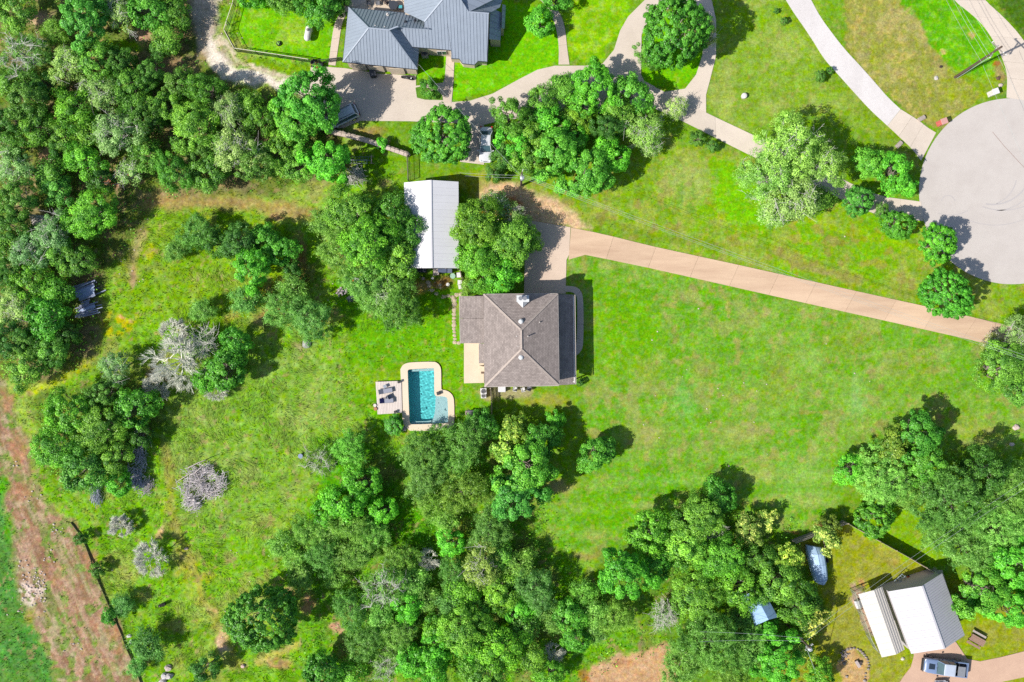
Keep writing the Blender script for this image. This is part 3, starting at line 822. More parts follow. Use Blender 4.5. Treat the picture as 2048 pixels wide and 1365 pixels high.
# ------------------------------------------------------------------ the pool
deck_root = thing('swimming_pool', 'L-shaped turquoise pool with pale rounded coping', 'pool', P(857, 795))
OUT = [(801, 739), (805, 731), (812, 727), (822, 725), (868, 723.5), (876, 727), (881, 734), (882.5, 742), (882.5, 777), (884, 780), (892, 781), (900, 785), (906, 792), (908.5, 802), (909, 846), (906, 855), (898, 860), (880, 861), (822, 863), (815, 858), (807, 850), (805, 840), (802, 765)]
INN = [(815.5, 742), (817, 740), (820, 739), (866, 736.5), (868.5, 737.5), (868.5, 786), (870, 791), (873, 793), (888, 793), (893, 795), (895.5, 799), (896.5, 843), (895, 846), (891, 847), (824, 849.5), (820.5, 847.5), (819, 844), (817, 790)]
out_s = smooth_line(OUT + [OUT[0]], 1)[:-1]
inn_s = smooth_line(INN + [INN[0]], 1)[:-1]
WL = -.16                                     # water level


def ring_sheet(name, outer, inner, z0, z1, material, parent):
    bm = bmesh.new()

    def loop(poly, z): return [bm.verts.new((*g2(p), z)) for p in poly]
    loops = {}
    for z in (z0, z1):
        o_ = loop(outer, z); i_ = loop(inner, z)
        es = [bm.edges.new((l[k], l[(k + 1) % len(l)])) for l in (o_, i_) for k in range(len(l))]
        bmesh.ops.triangle_fill(bm, use_beauty=True, edges=es, normal=(0, 0, 1))
        loops[z] = (o_, i_)
    for k in (0, 1):
        a, b = loops[z0][k], loops[z1][k]
        for q in range(len(a)): bm.faces.new((a[q], a[(q + 1) % len(a)], b[(q + 1) % len(a)], b[q]))
    bmesh.ops.recalc_face_normals(bm, faces=bm.faces)
    off = ORIGIN[parent.name]; bmesh.ops.translate(bm, verts=bm.verts, vec=-off)
    me = bpy.data.meshes.new(name); bm.to_mesh(me); bm.free(); me.materials.append(material)
    o = bpy.data.objects.new(name, me); COL.objects.link(o); o.parent = parent
    return o


coping_m = concrete('coping_stone', C(250, 231, 204), C(236, 210, 180), .4, None, .06)
# inner polygon must not touch: widen the coping a little over the water
ring_sheet('coping', out_s, inn_s, -.10, .10, coping_m, deck_root)
plaster = mat('pool_plaster', C(122, 252, 255), .06, 9, .6, .1)
ledge_m = mat('pool_ledge_plaster', C(226, 250, 252), .06, 9, .6, .1)
tile_m = mat('waterline_tile', C(60, 120, 140), .3, 12, .4)


def pool_wall(name, line, ztop, zbot, material, closed=False):
    mb = MB(); pts = line + ([line[0]] if closed else [])
    for a, b in zip(pts[:-1], pts[1:]):
        A, B = g2(a), g2(b)
        mb.add([(*A, zbot), (*B, zbot), (*B, ztop), (*A, ztop)], [(0, 1, 2, 3)])
    return mb.build(name, material, deck_root)


pool_wall('wall', inn_s, -.10, -1.7, plaster, True)
tl = [(a[0] + (855 - a[0]) * .004, a[1] + (795 - a[1]) * .004) for a in inn_s]
pool_wall('tile_band', tl, .0, -.24, tile_m, True)
mb = MB(); mb.prism([g2(p) for p in inn_s], -1.75, -1.62); mb.build('floor', plaster, deck_root)
# tanning ledge on the right and the bench along the near side, tops just under the water
ledge = [(871, 792.5), (888, 792.5), (893, 794.5), (895.6, 799), (896.6, 843), (895, 846), (891, 847.2), (862, 848), (866, 838), (869, 826), (870, 812)]
mb = MB(); mb.prism([g2(p) for p in ledge], -1.62, -.38); mb.build('ledge', ledge_m, deck_root)
bench = [(821, 848.6), (825, 849.3), (861.5, 848), (862, 842), (855, 843.5), (823, 844.5)]
mb = MB(); mb.prism([g2(p) for p in bench], -1.62, -.62); mb.build('bench', ledge_m, deck_root)
step = [(819, 739.8), (866, 737), (868, 738.5), (868, 742), (822, 744)]
mb = MB(); mb.prism([g2(p) for p in step], -1.62, -.62); mb.build('step', ledge_m, deck_root)


def water():
    n0, n1 = 150, 190
    x = np.linspace(813, 899, n0); y = np.linspace(734, 852, n1); X, Y = np.meshgrid(x, y)
    mx_, my_ = X / S, Y / S
    z = np.zeros(X.shape)
    rw = np.random.default_rng(5)
    for k in range(26):
        a = rw.uniform(0, 2 * np.pi); wl = rw.uniform(.32, .95); ph = rw.uniform(0, 6.28)
        z += .0018 * wl * np.sin(2 * np.pi * (mx_ * np.cos(a) + my_ * np.sin(a)) / wl + ph)
    dr = np.hypot(X - 886, Y - 819) / S
    z += .002 * np.sin(dr * 2 * np.pi / .22) * np.exp(-dr * .9)
    ins = inside(X, Y, [(p[0] + (p[0] - 855) * .01, p[1] + (p[1] - 795) * .01) for p in inn_s])
    me = bpy.data.meshes.new('water'); off = ORIGIN[deck_root.name]
    co = np.stack([(X - 1024) / S - off.x, (682.5 - Y) / S - off.y, z + WL], -1).reshape(-1, 3)
    idx = np.arange(n0 * n1).reshape(n1, n0)
    q = np.stack([idx[1:, :-1], idx[1:, 1:], idx[:-1, 1:], idx[:-1, :-1]], -1)[ins[:-1, :-1]]
    me.from_pydata(co.tolist(), [], q.tolist())
    me.polygons.foreach_set('use_smooth', [True] * len(me.polygons))
    m = bpy.data.materials.new('pool_water'); m.use_nodes = True; nt = m.node_tree
    nt.nodes.remove(nt.nodes['Principled BSDF'])
    g = nn(nt, 'ShaderNodeBsdfRefraction'); g.inputs['IOR'].default_value = 1.33; g.inputs['Roughness'].default_value = 0.0; g.inputs['Color'].default_value = (.90, 1, 1, 1)
    gl = nn(nt, 'ShaderNodeBsdfGlossy'); gl.inputs['Roughness'].default_value = .02
    fr_ = nn(nt, 'ShaderNodeFresnel'); fr_.inputs['IOR'].default_value = 1.33
    mx = nn(nt, 'ShaderNodeMixShader')
    nt.links.new(fr_.outputs[0], mx.inputs['Fac']); nt.links.new(g.outputs[0], mx.inputs[1]); nt.links.new(gl.outputs[0], mx.inputs[2])
    nt.links.new(mx.outputs[0], nt.nodes['Material Output'].inputs['Surface'])
    me.materials.append(m)
    o = bpy.data.objects.new('water', me); COL.objects.link(o); o.parent = deck_root
    o.cycles.is_caustics_caster = True
    return o


water()
for ob in deck_root.children:
    if ob.name.split('.')[0] in ('wall', 'floor', 'ledge', 'bench', 'step', 'tile_band'): ob.cycles.is_caustics_receiver = True
sun_d.cycles.is_caustics_light = True

# timber deck of single boards
dk = thing('timber_deck', 'pale wooden sun deck on the left of the pool', 'deck', P(777, 796))
boardm = mat('deck_board', C(243, 229, 219), .08, 2.5, .8, .2, stretch=(8, 1, 1), seed_obj=.05)
nb = 16
L0, L1, R0, R1 = (751.5, 764), (755.5, 829), (803, 762), (804.5, 826)
for k in range(nb):
    def pt(u, v):
        a = (L0[0] + (R0[0] - L0[0]) * u, L0[1] + (R0[1] - L0[1]) * u); b = (L1[0] + (R1[0] - L1[0]) * u, L1[1] + (R1[1] - L1[1]) * u)
        return (a[0] + (b[0] - a[0]) * v, a[1] + (b[1] - a[1]) * v)
    u0 = k / nb + .003; u1 = (k + 1) / nb - .003
    mb = MB(); mb.prism([g2(pt(u0, 0)), g2(pt(u1, 0)), g2(pt(u1, 1)), g2(pt(u0, 1))], .16, .20 + random.Random(k).uniform(-.004, .004)); mb.build('deck_board', boardm, dk)
mb = MB()
for v in (.02, .34, .66, .98): mb.beam(P(*pt(0.02, v), .1), P(*pt(.98, v), .1), .06, .10)
mb.build('joist', mat('joist_wood', (.25, .2, .15)), dk)
# ------------------------------------------------------------------ buildings
def clip2(poly, lo, hi):
    def cut(p, c, keep):
        out = []
        for i in range(len(p)):
            a, b = p[i], p[(i + 1) % len(p)]
            ka, kb = keep(a[0], c), keep(b[0], c)
            if ka: out.append(a)
            if ka != kb:
                t = (c - a[0]) / (b[0] - a[0]); out.append((c, a[1] + (b[1] - a[1]) * t))
        return out
    p = cut(poly, lo, lambda v, c: v >= c - 1e-9)
    return cut(p, hi, lambda v, c: v <= c + 1e-9) if len(p) > 2 else []


def plane_axes(pts, along=None):
    n = Vector((0, 0, 0))
    for i in range(len(pts)):
        a, b = pts[i], pts[(i + 1) % len(pts)]
        n += Vector(a).cross(Vector(b))
    n.normalize()
    if n.z < 0: n = -n
    if along is None:                     # level direction in the plane
        u = Vector((0, 0, 1)).cross(n)
        if u.length < 1e-4: u = Vector((1, 0, 0))
    else:
        u = Vector(along) - n * n.dot(Vector(along))
    u.normalize(); v = n.cross(u)
    return n, u, v


def roof_panels(pts, width, material, parent, thick=.05, ribs=(0.0,), rib_h=.04, rib_w=.04, along=None, gap=.006, name='roof_panel', z0=0.0):
    """one roof plane laid in separate panels that run down the slope, each with its own standing ribs"""
    pts = [Vector(p) for p in pts]
    n, u, v = plane_axes(pts, along)
    o = pts[0]
    p2 = [((p - o).dot(u), (p - o).dot(v)) for p in pts]
    lo = min(p[0] for p in p2); hi = max(p[0] for p in p2)
    k = 0
    cnt = max(1, round((hi - lo) / width)); w = (hi - lo) / cnt
    for k in range(cnt):
        a = lo + k * w; c = clip2(p2, a + gap / 2, a + w - gap / 2)
        if len(c) < 3: continue
        area_ = abs(sum(c[i][0] * c[(i + 1) % len(c)][1] - c[(i + 1) % len(c)][0] * c[i][1] for i in range(len(c)))) / 2
        if area_ < .02: continue
        mb = MB()

        def solid(c, t0, t1):
            m_ = len(c)
            sgn = sum(c[i][0] * c[(i + 1) % m_][1] - c[(i + 1) % m_][0] * c[i][1] for i in range(m_))
            if sgn < 0: c = list(reversed(c))
            vs = [o + u * q[0] + v * q[1] + n * t0 for q in c] + [o + u * q[0] + v * q[1] + n * t1 for q in c]
            mb.add(vs, [tuple(reversed(range(m_))), tuple(range(m_, 2 * m_))] + [(i, (i + 1) % m_, m_ + (i + 1) % m_, m_ + i) for i in range(m_)])
        solid(c, -thick + z0, z0)
        for f in ribs:
            b0 = a + gap / 2 + f * w
            cr = clip2(p2, b0, b0 + rib_w)
            if len(cr) > 2: solid(cr, z0 - .001, z0 + rib_h)
        mb.build(name, material, parent)


def plate(pts, thick, mbo, lift=0.0):
    pts = [Vector(p) for p in pts]; n, u, v = plane_axes(pts)
    m_ = len(pts)
    # orient
    s = Vector((0, 0, 0))
    for i in range(m_): s += pts[i].cross(pts[(i + 1) % m_])
    if s.z < 0: pts = list(reversed(pts))
    vs = [p + n * (lift - thick) for p in pts] + [p + n * lift for p in pts]
    mbo.add(vs, [tuple(reversed(range(m_))), tuple(range(m_, 2 * m_))] + [(i, (i + 1) % m_, m_ + (i + 1) % m_, m_ + i) for i in range(m_)])


def walls(name, poly, h, material, parent, z0=-.1):
    mb = MB(); mb.prism(poly, z0, h); return mb.build(name, material, parent)


# ---------------- the brown shingled house in the middle
def shingle_mat(name='roof_shingle'):
    m = bpy.data.materials.new(name); m.use_nodes = True; nt = m.node_tree; b = nt.nodes['Principled BSDF']; L = nt.links
    at = nn(nt, 'ShaderNodeTexCoord'); uv = nn(nt, 'ShaderNodeUVMap')
    br = nn(nt, 'ShaderNodeTexBrick'); br.inputs['Scale'].default_value = 1; br.inputs['Brick Width'].default_value = .33; br.inputs['Row Height'].default_value = .22
    br.inputs['Mortar Size'].default_value = .012; br.inputs['Mortar Smooth'].default_value = .3; br.inputs['Bias'].default_value = 0
    br.inputs['Color1'].default_value = (*C(182, 169, 162), 1); br.inputs['Color2'].default_value = (*C(162, 150, 144), 1); br.inputs['Mortar'].default_value = (*C(128, 116, 110), 1)
    L.new(uv.outputs['UV'], br.inputs['Vector'])
    no = nn(nt, 'ShaderNodeTexNoise'); no.inputs['Scale'].default_value = 1.1; no.inputs['Detail'].default_value = 6; L.new(at.outputs['Object'], no.inputs['Vector'])
    mr = nn(nt, 'ShaderNodeMapRange'); mr.inputs['From Min'].default_value = .3; mr.inputs['From Max'].default_value = .7; mr.inputs['To Min'].default_value = .86; mr.inputs['To Max'].default_value = 1.14
    L.new(no.outputs['Fac'], mr.inputs['Value'])
    n2 = nn(nt, 'ShaderNodeTexNoise'); n2.inputs['Scale'].default_value = 9; n2.inputs['Detail'].default_value = 3; L.new(at.outputs['Object'], n2.inputs['Vector'])
    mr2 = nn(nt, 'ShaderNodeMapRange'); mr2.inputs['From Min'].default_value = .3; mr2.inputs['From Max'].default_value = .7; mr2.inputs['To Min'].default_value = .84; mr2.inputs['To Max'].default_value = 1.16
    L.new(n2.outputs['Fac'], mr2.inputs['Value'])
    mm = nn(nt, 'ShaderNodeMath', operation='MULTIPLY'); L.new(mr.outputs['Result'], mm.inputs[0]); L.new(mr2.outputs['Result'], mm.inputs[1])
    hs = nn(nt, 'ShaderNodeHueSaturation'); L.new(br.outputs['Color'], hs.inputs['Color']); L.new(mm.outputs[0], hs.inputs['Value'])
    L.new(hs.outputs['Color'], b.inputs['Base Color']); b.inputs['Roughness'].default_value = .95; b.inputs['Specular IOR Level'].default_value = .1
    # each course stands a little proud at its lower edge
    sp = nn(nt, 'ShaderNodeSeparateXYZ'); L.new(uv.outputs['UV'], sp.inputs[0])
    fm = nn(nt, 'ShaderNodeMath', operation='FRACT'); dv = nn(nt, 'ShaderNodeMath', operation='DIVIDE'); dv.inputs[1].default_value = .22
    L.new(sp.outputs['Y'], dv.inputs[0]); L.new(dv.outputs[0], fm.inputs[0])
    bp = nn(nt, 'ShaderNodeBump'); bp.inputs['Strength'].default_value = .8; bp.inputs['Distance'].default_value = .05; bp.invert = True
    L.new(fm.outputs[0], bp.inputs['Height']); L.new(bp.outputs['Normal'], b.inputs['Normal'])
    return m


SHING = shingle_mat()


def shingle_plane(name, pts, parent, thick=.10):
    mb = MB(); plate(pts, thick, mb)
    o = mb.build(name, SHING, parent)
    n, u, v = plane_axes([Vector(p) for p in pts]); off = ORIGIN[parent.name]; o0 = Vector(pts[0]) - off
    uvl = o.data.uv_layers.new(name='UVMap')
    for lp in o.data.loops:
        d = o.data.vertices[lp.vertex_index].co - o0
        uvl.data[lp.index].uv = (d.dot(u) + 50, d.dot(v) + 50)
    return o


hs = thing('shingled_house', 'brown-grey shingled hip-roofed house in the middle, white chimney', 'house', P(1040, 680))
EH, RH = 5.15, 7.7
nw, ne, se_, sw = P(967, 589, EH), P(1115.5, 588, EH), P(1118, 771.5, EH), P(969, 774, EH)
r0, r1 = P(1042, 661, RH), P(1042.5, 699, RH)
wl_n, wl_s = P(967, 589, EH), P(957.5, 740, 4.55)
shingle_plane('roof_slope', [nw, ne, r0], hs)
shingle_plane('roof_slope', [ne, se_, r1, r0], hs)
shingle_plane('roof_slope', [se_, sw, r1], hs)
shingle_plane('roof_slope', [sw, nw, r0, r1], hs)
# the lower west wing and the short overhang south of it, both running on from the west slope
shingle_plane('roof_slope', [P(919, 593, 3.4), P(966.6, 592.2, 4.4), P(967.5, 637, 4.4), P(919.5, 637, 3.4)], hs)
shingle_plane('roof_slope', [P(919.5, 637.5, 3.34), P(967.5, 637.5, 4.36), P(968.4, 687, 4.36), P(921, 687, 3.34)], hs)
shingle_plane('roof_slope', [P(957.5, 687.5, 4.2), P(968, 687.5, 4.55), P(968.6, 727, 4.55), P(957.8, 727, 4.2)], hs)
# porch roof on the east, and its low wall line
shingle_plane('roof_slope', [P(1112, 588.5, 3.5), P(1149.5, 590, 2.45), P(1151.5, 769, 2.45), P(1113, 771, 3.5)], hs)
wallm = mat('cream_siding', C(214, 196, 170), .08, 2, .85, .1, stretch=(1, 1, 9))
mbw = MB()
c1 = [P(971.5, 594, EH), P(1110, 593, EH), P(1112, 766, EH), P(974, 768, EH)]
walls('wall', [(p.x, p.y) for p in c1], 4.6, wallm, hs)
c2 = [P(925, 598, 3), P(969, 597, 3), P(969, 683, 3), P(927, 683, 3)]
walls('wall', [(p.x, p.y) for p in c2], 3.25, wallm, hs)
for y in (594, 650, 706, 764):
    mb = MB(); p = P(1147, y, 2.6); mb.box((p.x, p.y, 1.3), (.14, .14, 2.6)); mb.build('porch_post', mat('white_trim', C(240, 236, 230), .05), hs)
mb = MB(); a, b = P(1147, 593, 2.6), P(1149, 766, 2.6); mb.beam((a.x, a.y, 2.55), (b.x, b.y, 2.55), .14, .18); mb.build('porch_beam', MATS['white_trim'], hs)
pf = [P(1111, 592), P(1149, 592), P(1150, 768), P(1112, 768)]
mb = MB(); mb.prism([(p.x, p.y) for p in pf], -.1, .16); mb.build('porch_floor', walkc, hs)
# ridge and hip caps as short overlapping shingles
capm = mat('cap_shingle', C(206, 190, 178), .16, 6, .95, .2, seed_obj=.08)
for a, b in ((r0, r1), (nw, r0), (ne, r0), (se_, r1), (sw, r1)):
    L_ = (b - a).length; n_ = max(2, int(L_ / .55))
    mb = MB()
    for k in range(n_):
        p, q = a + (b - a) * (k / n_), a + (b - a) * ((k + 1.08) / n_)
        mb.beam(p + Vector((0, 0, .012)), q + Vector((0, 0, .0)), .24, .035)
    mb.build('ridge_cap', capm, hs)
# white eave trim
for a, b in ((nw, ne), (ne, se_), (se_, sw)):
    mb = MB(); mb.beam(a + Vector((0, 0, -.09)), b + Vector((0, 0, -.09)), .10, .14); mb.build('gutter', mat('gutter_metal', C(216, 206, 196), .05, rough=.4), hs)
mb = MB(); mb.beam(P(1149.8, 590, 2.68), P(1151.8, 769, 2.68), .08, .12); mb.build('gutter', MATS['gutter_metal'], hs)
# white flashing along the west eave
mb = MB(); mb.beam(P(918.6, 593, 3.33), P(920.6, 687, 3.30), .07, .12); mb.build('gutter', MATS['gutter_metal'], hs)
# chimney: a white-capped box with a saddle behind it
wmet = mat('white_metal', C(238, 240, 240), .05, 3, .45)
cz = 7.9
ch = [P(1034, 592, cz), P(1057, 592, cz), P(1057.5, 603.5, cz), P(1034, 603.5, cz)]
mb = MB(); mb.prism([(p.x, p.y) for p in ch], 4.7, cz); chim = mb.build('chimney', mat('chimney_side', C(205, 206, 206), .06), hs)
mb = MB(); mb.prism([(p.x * 1.0 + (1 if i in (1, 2) else -1) * .05, p.y + (1 if i in (0, 1) else -1) * .05) for i, p in enumerate(ch)], cz, cz + .07); mb.build('chimney_cap', wmet, chim)
ORIGIN[chim.name] = ORIGIN[hs.name]
for px in (1041, 1049.5):
    p = P(px, 597.5, cz); mb = MB(); mb.cyl((p.x, p.y, cz + .06), .17, .42, 12); mb.cyl((p.x, p.y, cz + .48), .26, .05, 12); mb.build('flue', mat('flue_metal', C(190, 190, 192), .1, metal=.6, rough=.4), chim)
a, b, c_ = P(1034, 604, 6.1), P(1057.5, 604, 6.1), P(1045.5, 616, 6.25)
top = P(1045.5, 604, 6.9)
mb = MB(); mb.add([a, b, c_, top], [(0, 2, 3), (2, 1, 3), (0, 3, 1), (0, 1, 2)]); mb.build('chimney_saddle', wmet, hs)


def pipe(px, py, z, hgt, r, parent, material):
    p = P(px, py, z); mb = MB(); mb.cyl((p.x, p.y, z - .1), r, hgt, 10); mb.cyl((p.x, p.y, z - .06), r * 2.2, .05, 10); return mb.build('vent_pipe', material, parent)


whp = mat('white_pipe', C(226, 220, 214), .05)
for px, py, z, hg in [(1033, 673, 7.1, .5), (1036, 693, 7.15, .45), (1055.5, 673, 6.9, .9), (1079, 645, 6.2, .5), (1071, 604, 5.4, .25), (1025, 737.5, 6.1, .3), (1051, 728, 6.3, .3), (996, 758, 5.3, .25)]:
    pipe(px, py, z, hg, .075, hs, whp)
for px, py, z in [(1042, 643.5, 6.75), (1042, 715, 6.75)]:
    p = P(px, py, z + .4); mb = MB(); mb.cyl((p.x, p.y, z - .15), .2, .45, 14); mb.ball((p.x, p.y, z + .42), (.33, .33, .26), 0, 14, 8); mb.build('turbine_vent', wmet, hs, smooth=True)
# garage doors facing the apron, behind the shade
for px in (1060, 1090):
    p = P(px, 593, 0); mb = MB(); mb.box((p.x, P(1060, 593, EH).y + .03, 1.1), (1.8, .06, 2.2)); d = mb.build('garage_door', MATS['white_trim'], hs)
# west steps and the doorway by the patio
st_ = thing('patio_steps', 'tan masonry steps by the patio door of the shingled house', 'steps', P(962, 740))
for k, (x0, x1) in enumerate(((958, 972), (961, 972), (964, 972))):
    a, b = P(x0, 727), P(x1, 748); mb = MB(); mb.box(((a.x + b.x) / 2, (a.y + b.y) / 2, .15 + .17 * k), (b.x - a.x, .8 - .1 * k, .16)); mb.build('step', patioc, st_)
a = P(966, 741); mb = MB(); mb.box((a.x, a.y, .12), (.5, .9, .1)); recentre(mb.build('door_mat', mat('mat_brown', C(122, 100, 84)), None, label='dark brown mat at the patio door of the shingled house', cat='mat'))

# ---------------- neighbour's blue-grey standing-seam house at the top
seam = mat('seam_metal', C(164, 175, 190), .06, 1.2, .5, 0, metal=.05, spec=.4, seed_obj=.04)
mh = thing('metal_roofed_house', 'blue-grey standing-seam metal-roofed house at the top edge', 'house', P(850, 60))
E2 = 3.2
wr0, wr1 = P(737, 56.5, 6.6), P(777.5, 60.5, 6.6)
wnw, wsw, wse = P(697, 15.5, E2), P(685.5, 124, E2), P(834.5, 139, E2)
wne = P(810, 26, E2)
valley_top = P(796, 53, 6.6)
PW = .84
roof_panels([wsw, wse, wr1, wr0], PW, seam, mh, ribs=(0, .5))
roof_panels([wnw, wsw, wr0], PW, seam, mh, ribs=(0, .5))
# main block: south slope, reaching forward in a bay, and the planes behind its ridges
mS = [P(796, 52.6, 6.02), P(824.5, 94, 3.28), P(903, 100.5, 3.28), P(902, 117, 2.5), P(918.5, 117.5, 2.5), P(925, 127, 2.3), P(948.5, 129.5, 2.3), P(956, 122, 2.5), P(974.5, 123.5, 2.5), P(978, 27.5, 6.9), P(938, 24.5, 7.0), P(920, -2, 8.2), P(884, -2, 8.2), P(848.5, 44, 6.15), P(848.5, 55.5, 6.1)]
nS = plane_axes([P(824.5, 94, 3.3), P(903, 100, 3.3), P(938, 24.5, 7.0)])


def on_plane(px, py, p0, n):
    """point of plane (p0, n) seen at a pixel"""
    c = Vector((0, 0, H)); g = P(px, py); d = g - c
    t = (p0 - c).dot(n) / d.dot(n)
    return c + d * t


p0S = P(903, 100.5, 3.75); nSv = Vector((0, -math.sin(math.radians(40)), math.cos(math.radians(40))))


def upn(a, b, c):
    n = (Vector(b) - Vector(a)).cross(Vector(c) - Vector(a)).normalized()
    return n if n.z > 0 else -n


nE = upn(wse, wr1, P(838.5, 96, E2)); nN = upn(wnw, wr0, wne)
roof_panels([on_plane(x, y, wse, nE) for x, y in [(834.5, 139), (838.5, 96), (836, 70), (812, 46), (794, 51), (777.5, 60.5)]], PW, seam, mh, ribs=(0, .5), z0=-.03)
roof_panels([on_plane(x, y, wnw, nN) for x, y in [(697, 15.5), (737, 56.5), (777.5, 60.5), (797, 55), (858, 59), (858, 42), (812, 20), (810, 26)]], PW, seam, mh, ribs=(0, .5), z0=-.02)
mS_pix = [(797, 53), (825, 94), (903, 100.5), (902.5, 117), (918.5, 117.5), (925, 127), (948.5, 129.5), (956, 122), (974.5, 123.5), (978, 27.5), (938, 24.5), (920, -4), (888, -4), (848.5, 44), (848.5, 56)]
mS = [on_plane(x, y, p0S, nSv) for x, y in mS_pix]
roof_panels(mS, PW, seam, mh, along=(1, 0, 0), ribs=(0, .5))
mW = [on_plane(848.5, 43.5, p0S, nSv), on_plane(888, -4, p0S, nSv), P(850, -40, 8.4), P(800, -40, 3.4), P(809, 24, 3.4)]
w_n = (mW[1] - mW[0]).cross(mW[4] - mW[0]).normalized()
w_n = w_n if w_n.z > 0 else -w_n
mW = [on_plane(x, y, mW[0], w_n) for x, y in [(848.3, 43.5), (887.6, -4), (860, -60), (806, -60), (808.6, 24.5)]]
roof_panels(mW, PW, seam, mh, along=(0.1, 1, 0), ribs=(0, .5))
ri = on_plane(938, 24.5, p0S, nSv); rt = on_plane(920, -4, p0S, nSv); re = on_plane(978, 27.5, p0S, nSv)
roof_panels([ri + Vector((0, .03, 0)), P(995, -6, ri.z - .4), P(980, -60, ri.z - .4), rt + Vector((.03, 0, 0))], PW, seam, mh)
roof_panels([ri + Vector((0, .05, -.01)), re + Vector((0, .05, 0)), P(1003, 13, re.z - 2.2), P(1011, -6, re.z - 2.2), P(996, -6, re.z - .8)], PW, seam, mh)
# lower lean-to roofs on the shaded east side
roof_panels([P(978.5, 79, 4.2), P(1002, 80, 3.0), P(1003.5, 26, 3.0), P(982, 15, 4.4)], PW, seam, mh)
roof_panels([P(1003.5, 57, 3.4), P(1009, 57.5, 2.9), P(1011.5, 11, 2.9), P(1005, 9, 3.4)], PW, seam, mh)
stone_w = mat('pale_limestone', C(226, 208, 186), .14, 5, .9, .3)


def off_poly(pix, z):
    return [(P(x, y, z).x, P(x, y, z).y) for x, y in pix]


walls('wall', off_poly([(701, 22), (690, 119), (829, 133), (832, 98), (806, 60), (806, 30)], E2), 3.1, stone_w, mh)
walls('wall', off_poly([(806, 60), (832, 90.5), (899, 96.5), (899, 90), (972, 95), (974, 40), (900, -20), (820, -20)], E2), 3.5, stone_w, mh)
walls('wall', off_poly([(900, 97.4), (901, 112), (918, 113), (925.5, 122), (948, 124.5), (955.5, 117.5), (972.5, 118.5), (974, 96)], 2.4), 2.2, stone_w, mh)
walls('wall', off_poly([(980, 76), (1000, 77), (1000.5, 30), (982, 22)], 3), 2.85, stone_w, mh)
walls('wall', off_poly([(1001, 54), (1006.5, 54.5), (1008, 14), (1004, 14)], 3), 2.75, stone_w, mh)
trimd = mat('dark_trim', C(60, 64, 74), .1, rough=.5)
for a, b in ((wsw, wse), (wnw, wsw), (wnw, wne), (on_plane(825, 94, p0S, nSv), on_plane(903, 100.5, p0S, nSv)), (mS[3], mS[4]), (mS[4], mS[5]), (mS[5], mS[6]), (mS[6], mS[7]), (mS[7], mS[8]), (mS[8], mS[9])):
    mb = MB(); mb.beam(a + Vector((0, 0, -.1)), b + Vector((0, 0, -.1)), .09, .16); mb.build('gutter', trimd, mh)
capc = mat('ridge_metal', C(178, 188, 202), .05, rough=.6)
for a, b in ((wr0, wr1), (wnw, wr0), (wsw, wr0), (wse, wr1), (wr1, valley_top), (ri, re), (mS[12], mS[13])):
    mb = MB(); mb.beam(a + Vector((0, 0, .03)), b + Vector((0, 0, .03)), .16, .04); mb.build('ridge_cap', capc, mh)
for px, py, z, hg in [(751, 54, 5.7, .5), (770, 56.5, 5.8, .45), (775, 29, 4.2, .4), (830, 41, 5.0, .4), (811, 43.5, 5.0, .3), (866, 35.5, 5.6, .3), (901, 53.5, 5.2, .5)]:
    pipe(px, py, z, hg, .09, mh, whp if px < 800 else trimd)
# window with two panes on the recessed south wall, and the front door
wy = P(880, 96.5, E2).y
gl = mat('window_glass', (.03, .05, .06), .1, rough=.08, spec=.6)
for px in (876.5, 886.5):
    p = P(px, 96.2, E2); mb = MB(); mb.box((p.x, p.y - .05, 1.6), (.62, .08, 1.2)); w_ = mb.build('window', mat('window_frame', C(238, 236, 230), .04), mh)
    ORIGIN[w_.name] = ORIGIN[mh.name]
    for s in (-.14, .14):
        mb = MB(); mb.box((p.x + s, p.y - .1, 1.6), (.23, .04, 1.05)); mb.build('pane', gl, w_)
p = P(899, 103, 1.2); mb = MB(); mb.box((p.x, p.y + .25, 1.1), (.95, .12, 2.15)); mb.build('door', mat('brown_door', C(150, 110, 84), .1), mh)
for px in (712, 748, 790):
    a = P(px, 128.5, 1.0); b = P(px, 121.3 + (px - 690) * .1 - .2, E2)
    mb = MB(); mb.box((b.x, b.y - .08, 1.15), (1.9, .08, 2.2)); mb.build('garage_door', mat('cream_door', C(232, 214, 190), .05), mh)

# ---------------- white metal workshop
ws = thing('white_workshop', 'long white metal workshop half hidden by trees', 'shed', P(863, 450))
whr = mat('white_roof_metal', C(248, 246, 248), .03, 1, .5, 0, spec=.4, seed_obj=.012)
we, wr_ = 2.7, 3.75
wNW, wNE, wSE, wSW = P(808, 365.5, we), P(917, 363.8, we), P(917.5, 537, we), P(812, 537, we)
rN, rS = P(862, 360.5, wr_), P(864, 536.5, wr_)
roof_panels([wNW, wSW, rS, rN], .92, whr, ws, ribs=(0, .5), rib_h=.008, rib_w=.03)
roof_panels([wSE, wNE, rN, rS], .92, whr, ws, ribs=(0, .5), rib_h=.008, rib_w=.03)
mb = MB(); mb.beam(rN + Vector((0, 0, .03)), rS + Vector((0, 0, .03)), .2, .03); mb.build('ridge_cap', mat('white_cap', C(226, 224, 228), .03), ws)
walls('wall', [(p.x + s * .12, p.y + t * .15) for p, s, t in ((wNW, 1, -1), (wNE, -1, -1), (P(917.5, 520, we), -1, 0), (P(812, 520, we), 1, 0))], we - .08, mat('workshop_wall', C(216, 214, 214), .04, stretch=(6, 6, 1)), ws)
for px in (815, 838, 864, 890, 914):
    p = P(px, 535, we); mb = MB(); mb.box((p.x, p.y, we / 2 - .05), (.14, .14, we - .1)); mb.build('post', mat('post_wood', (.22, .15, .1)), ws)

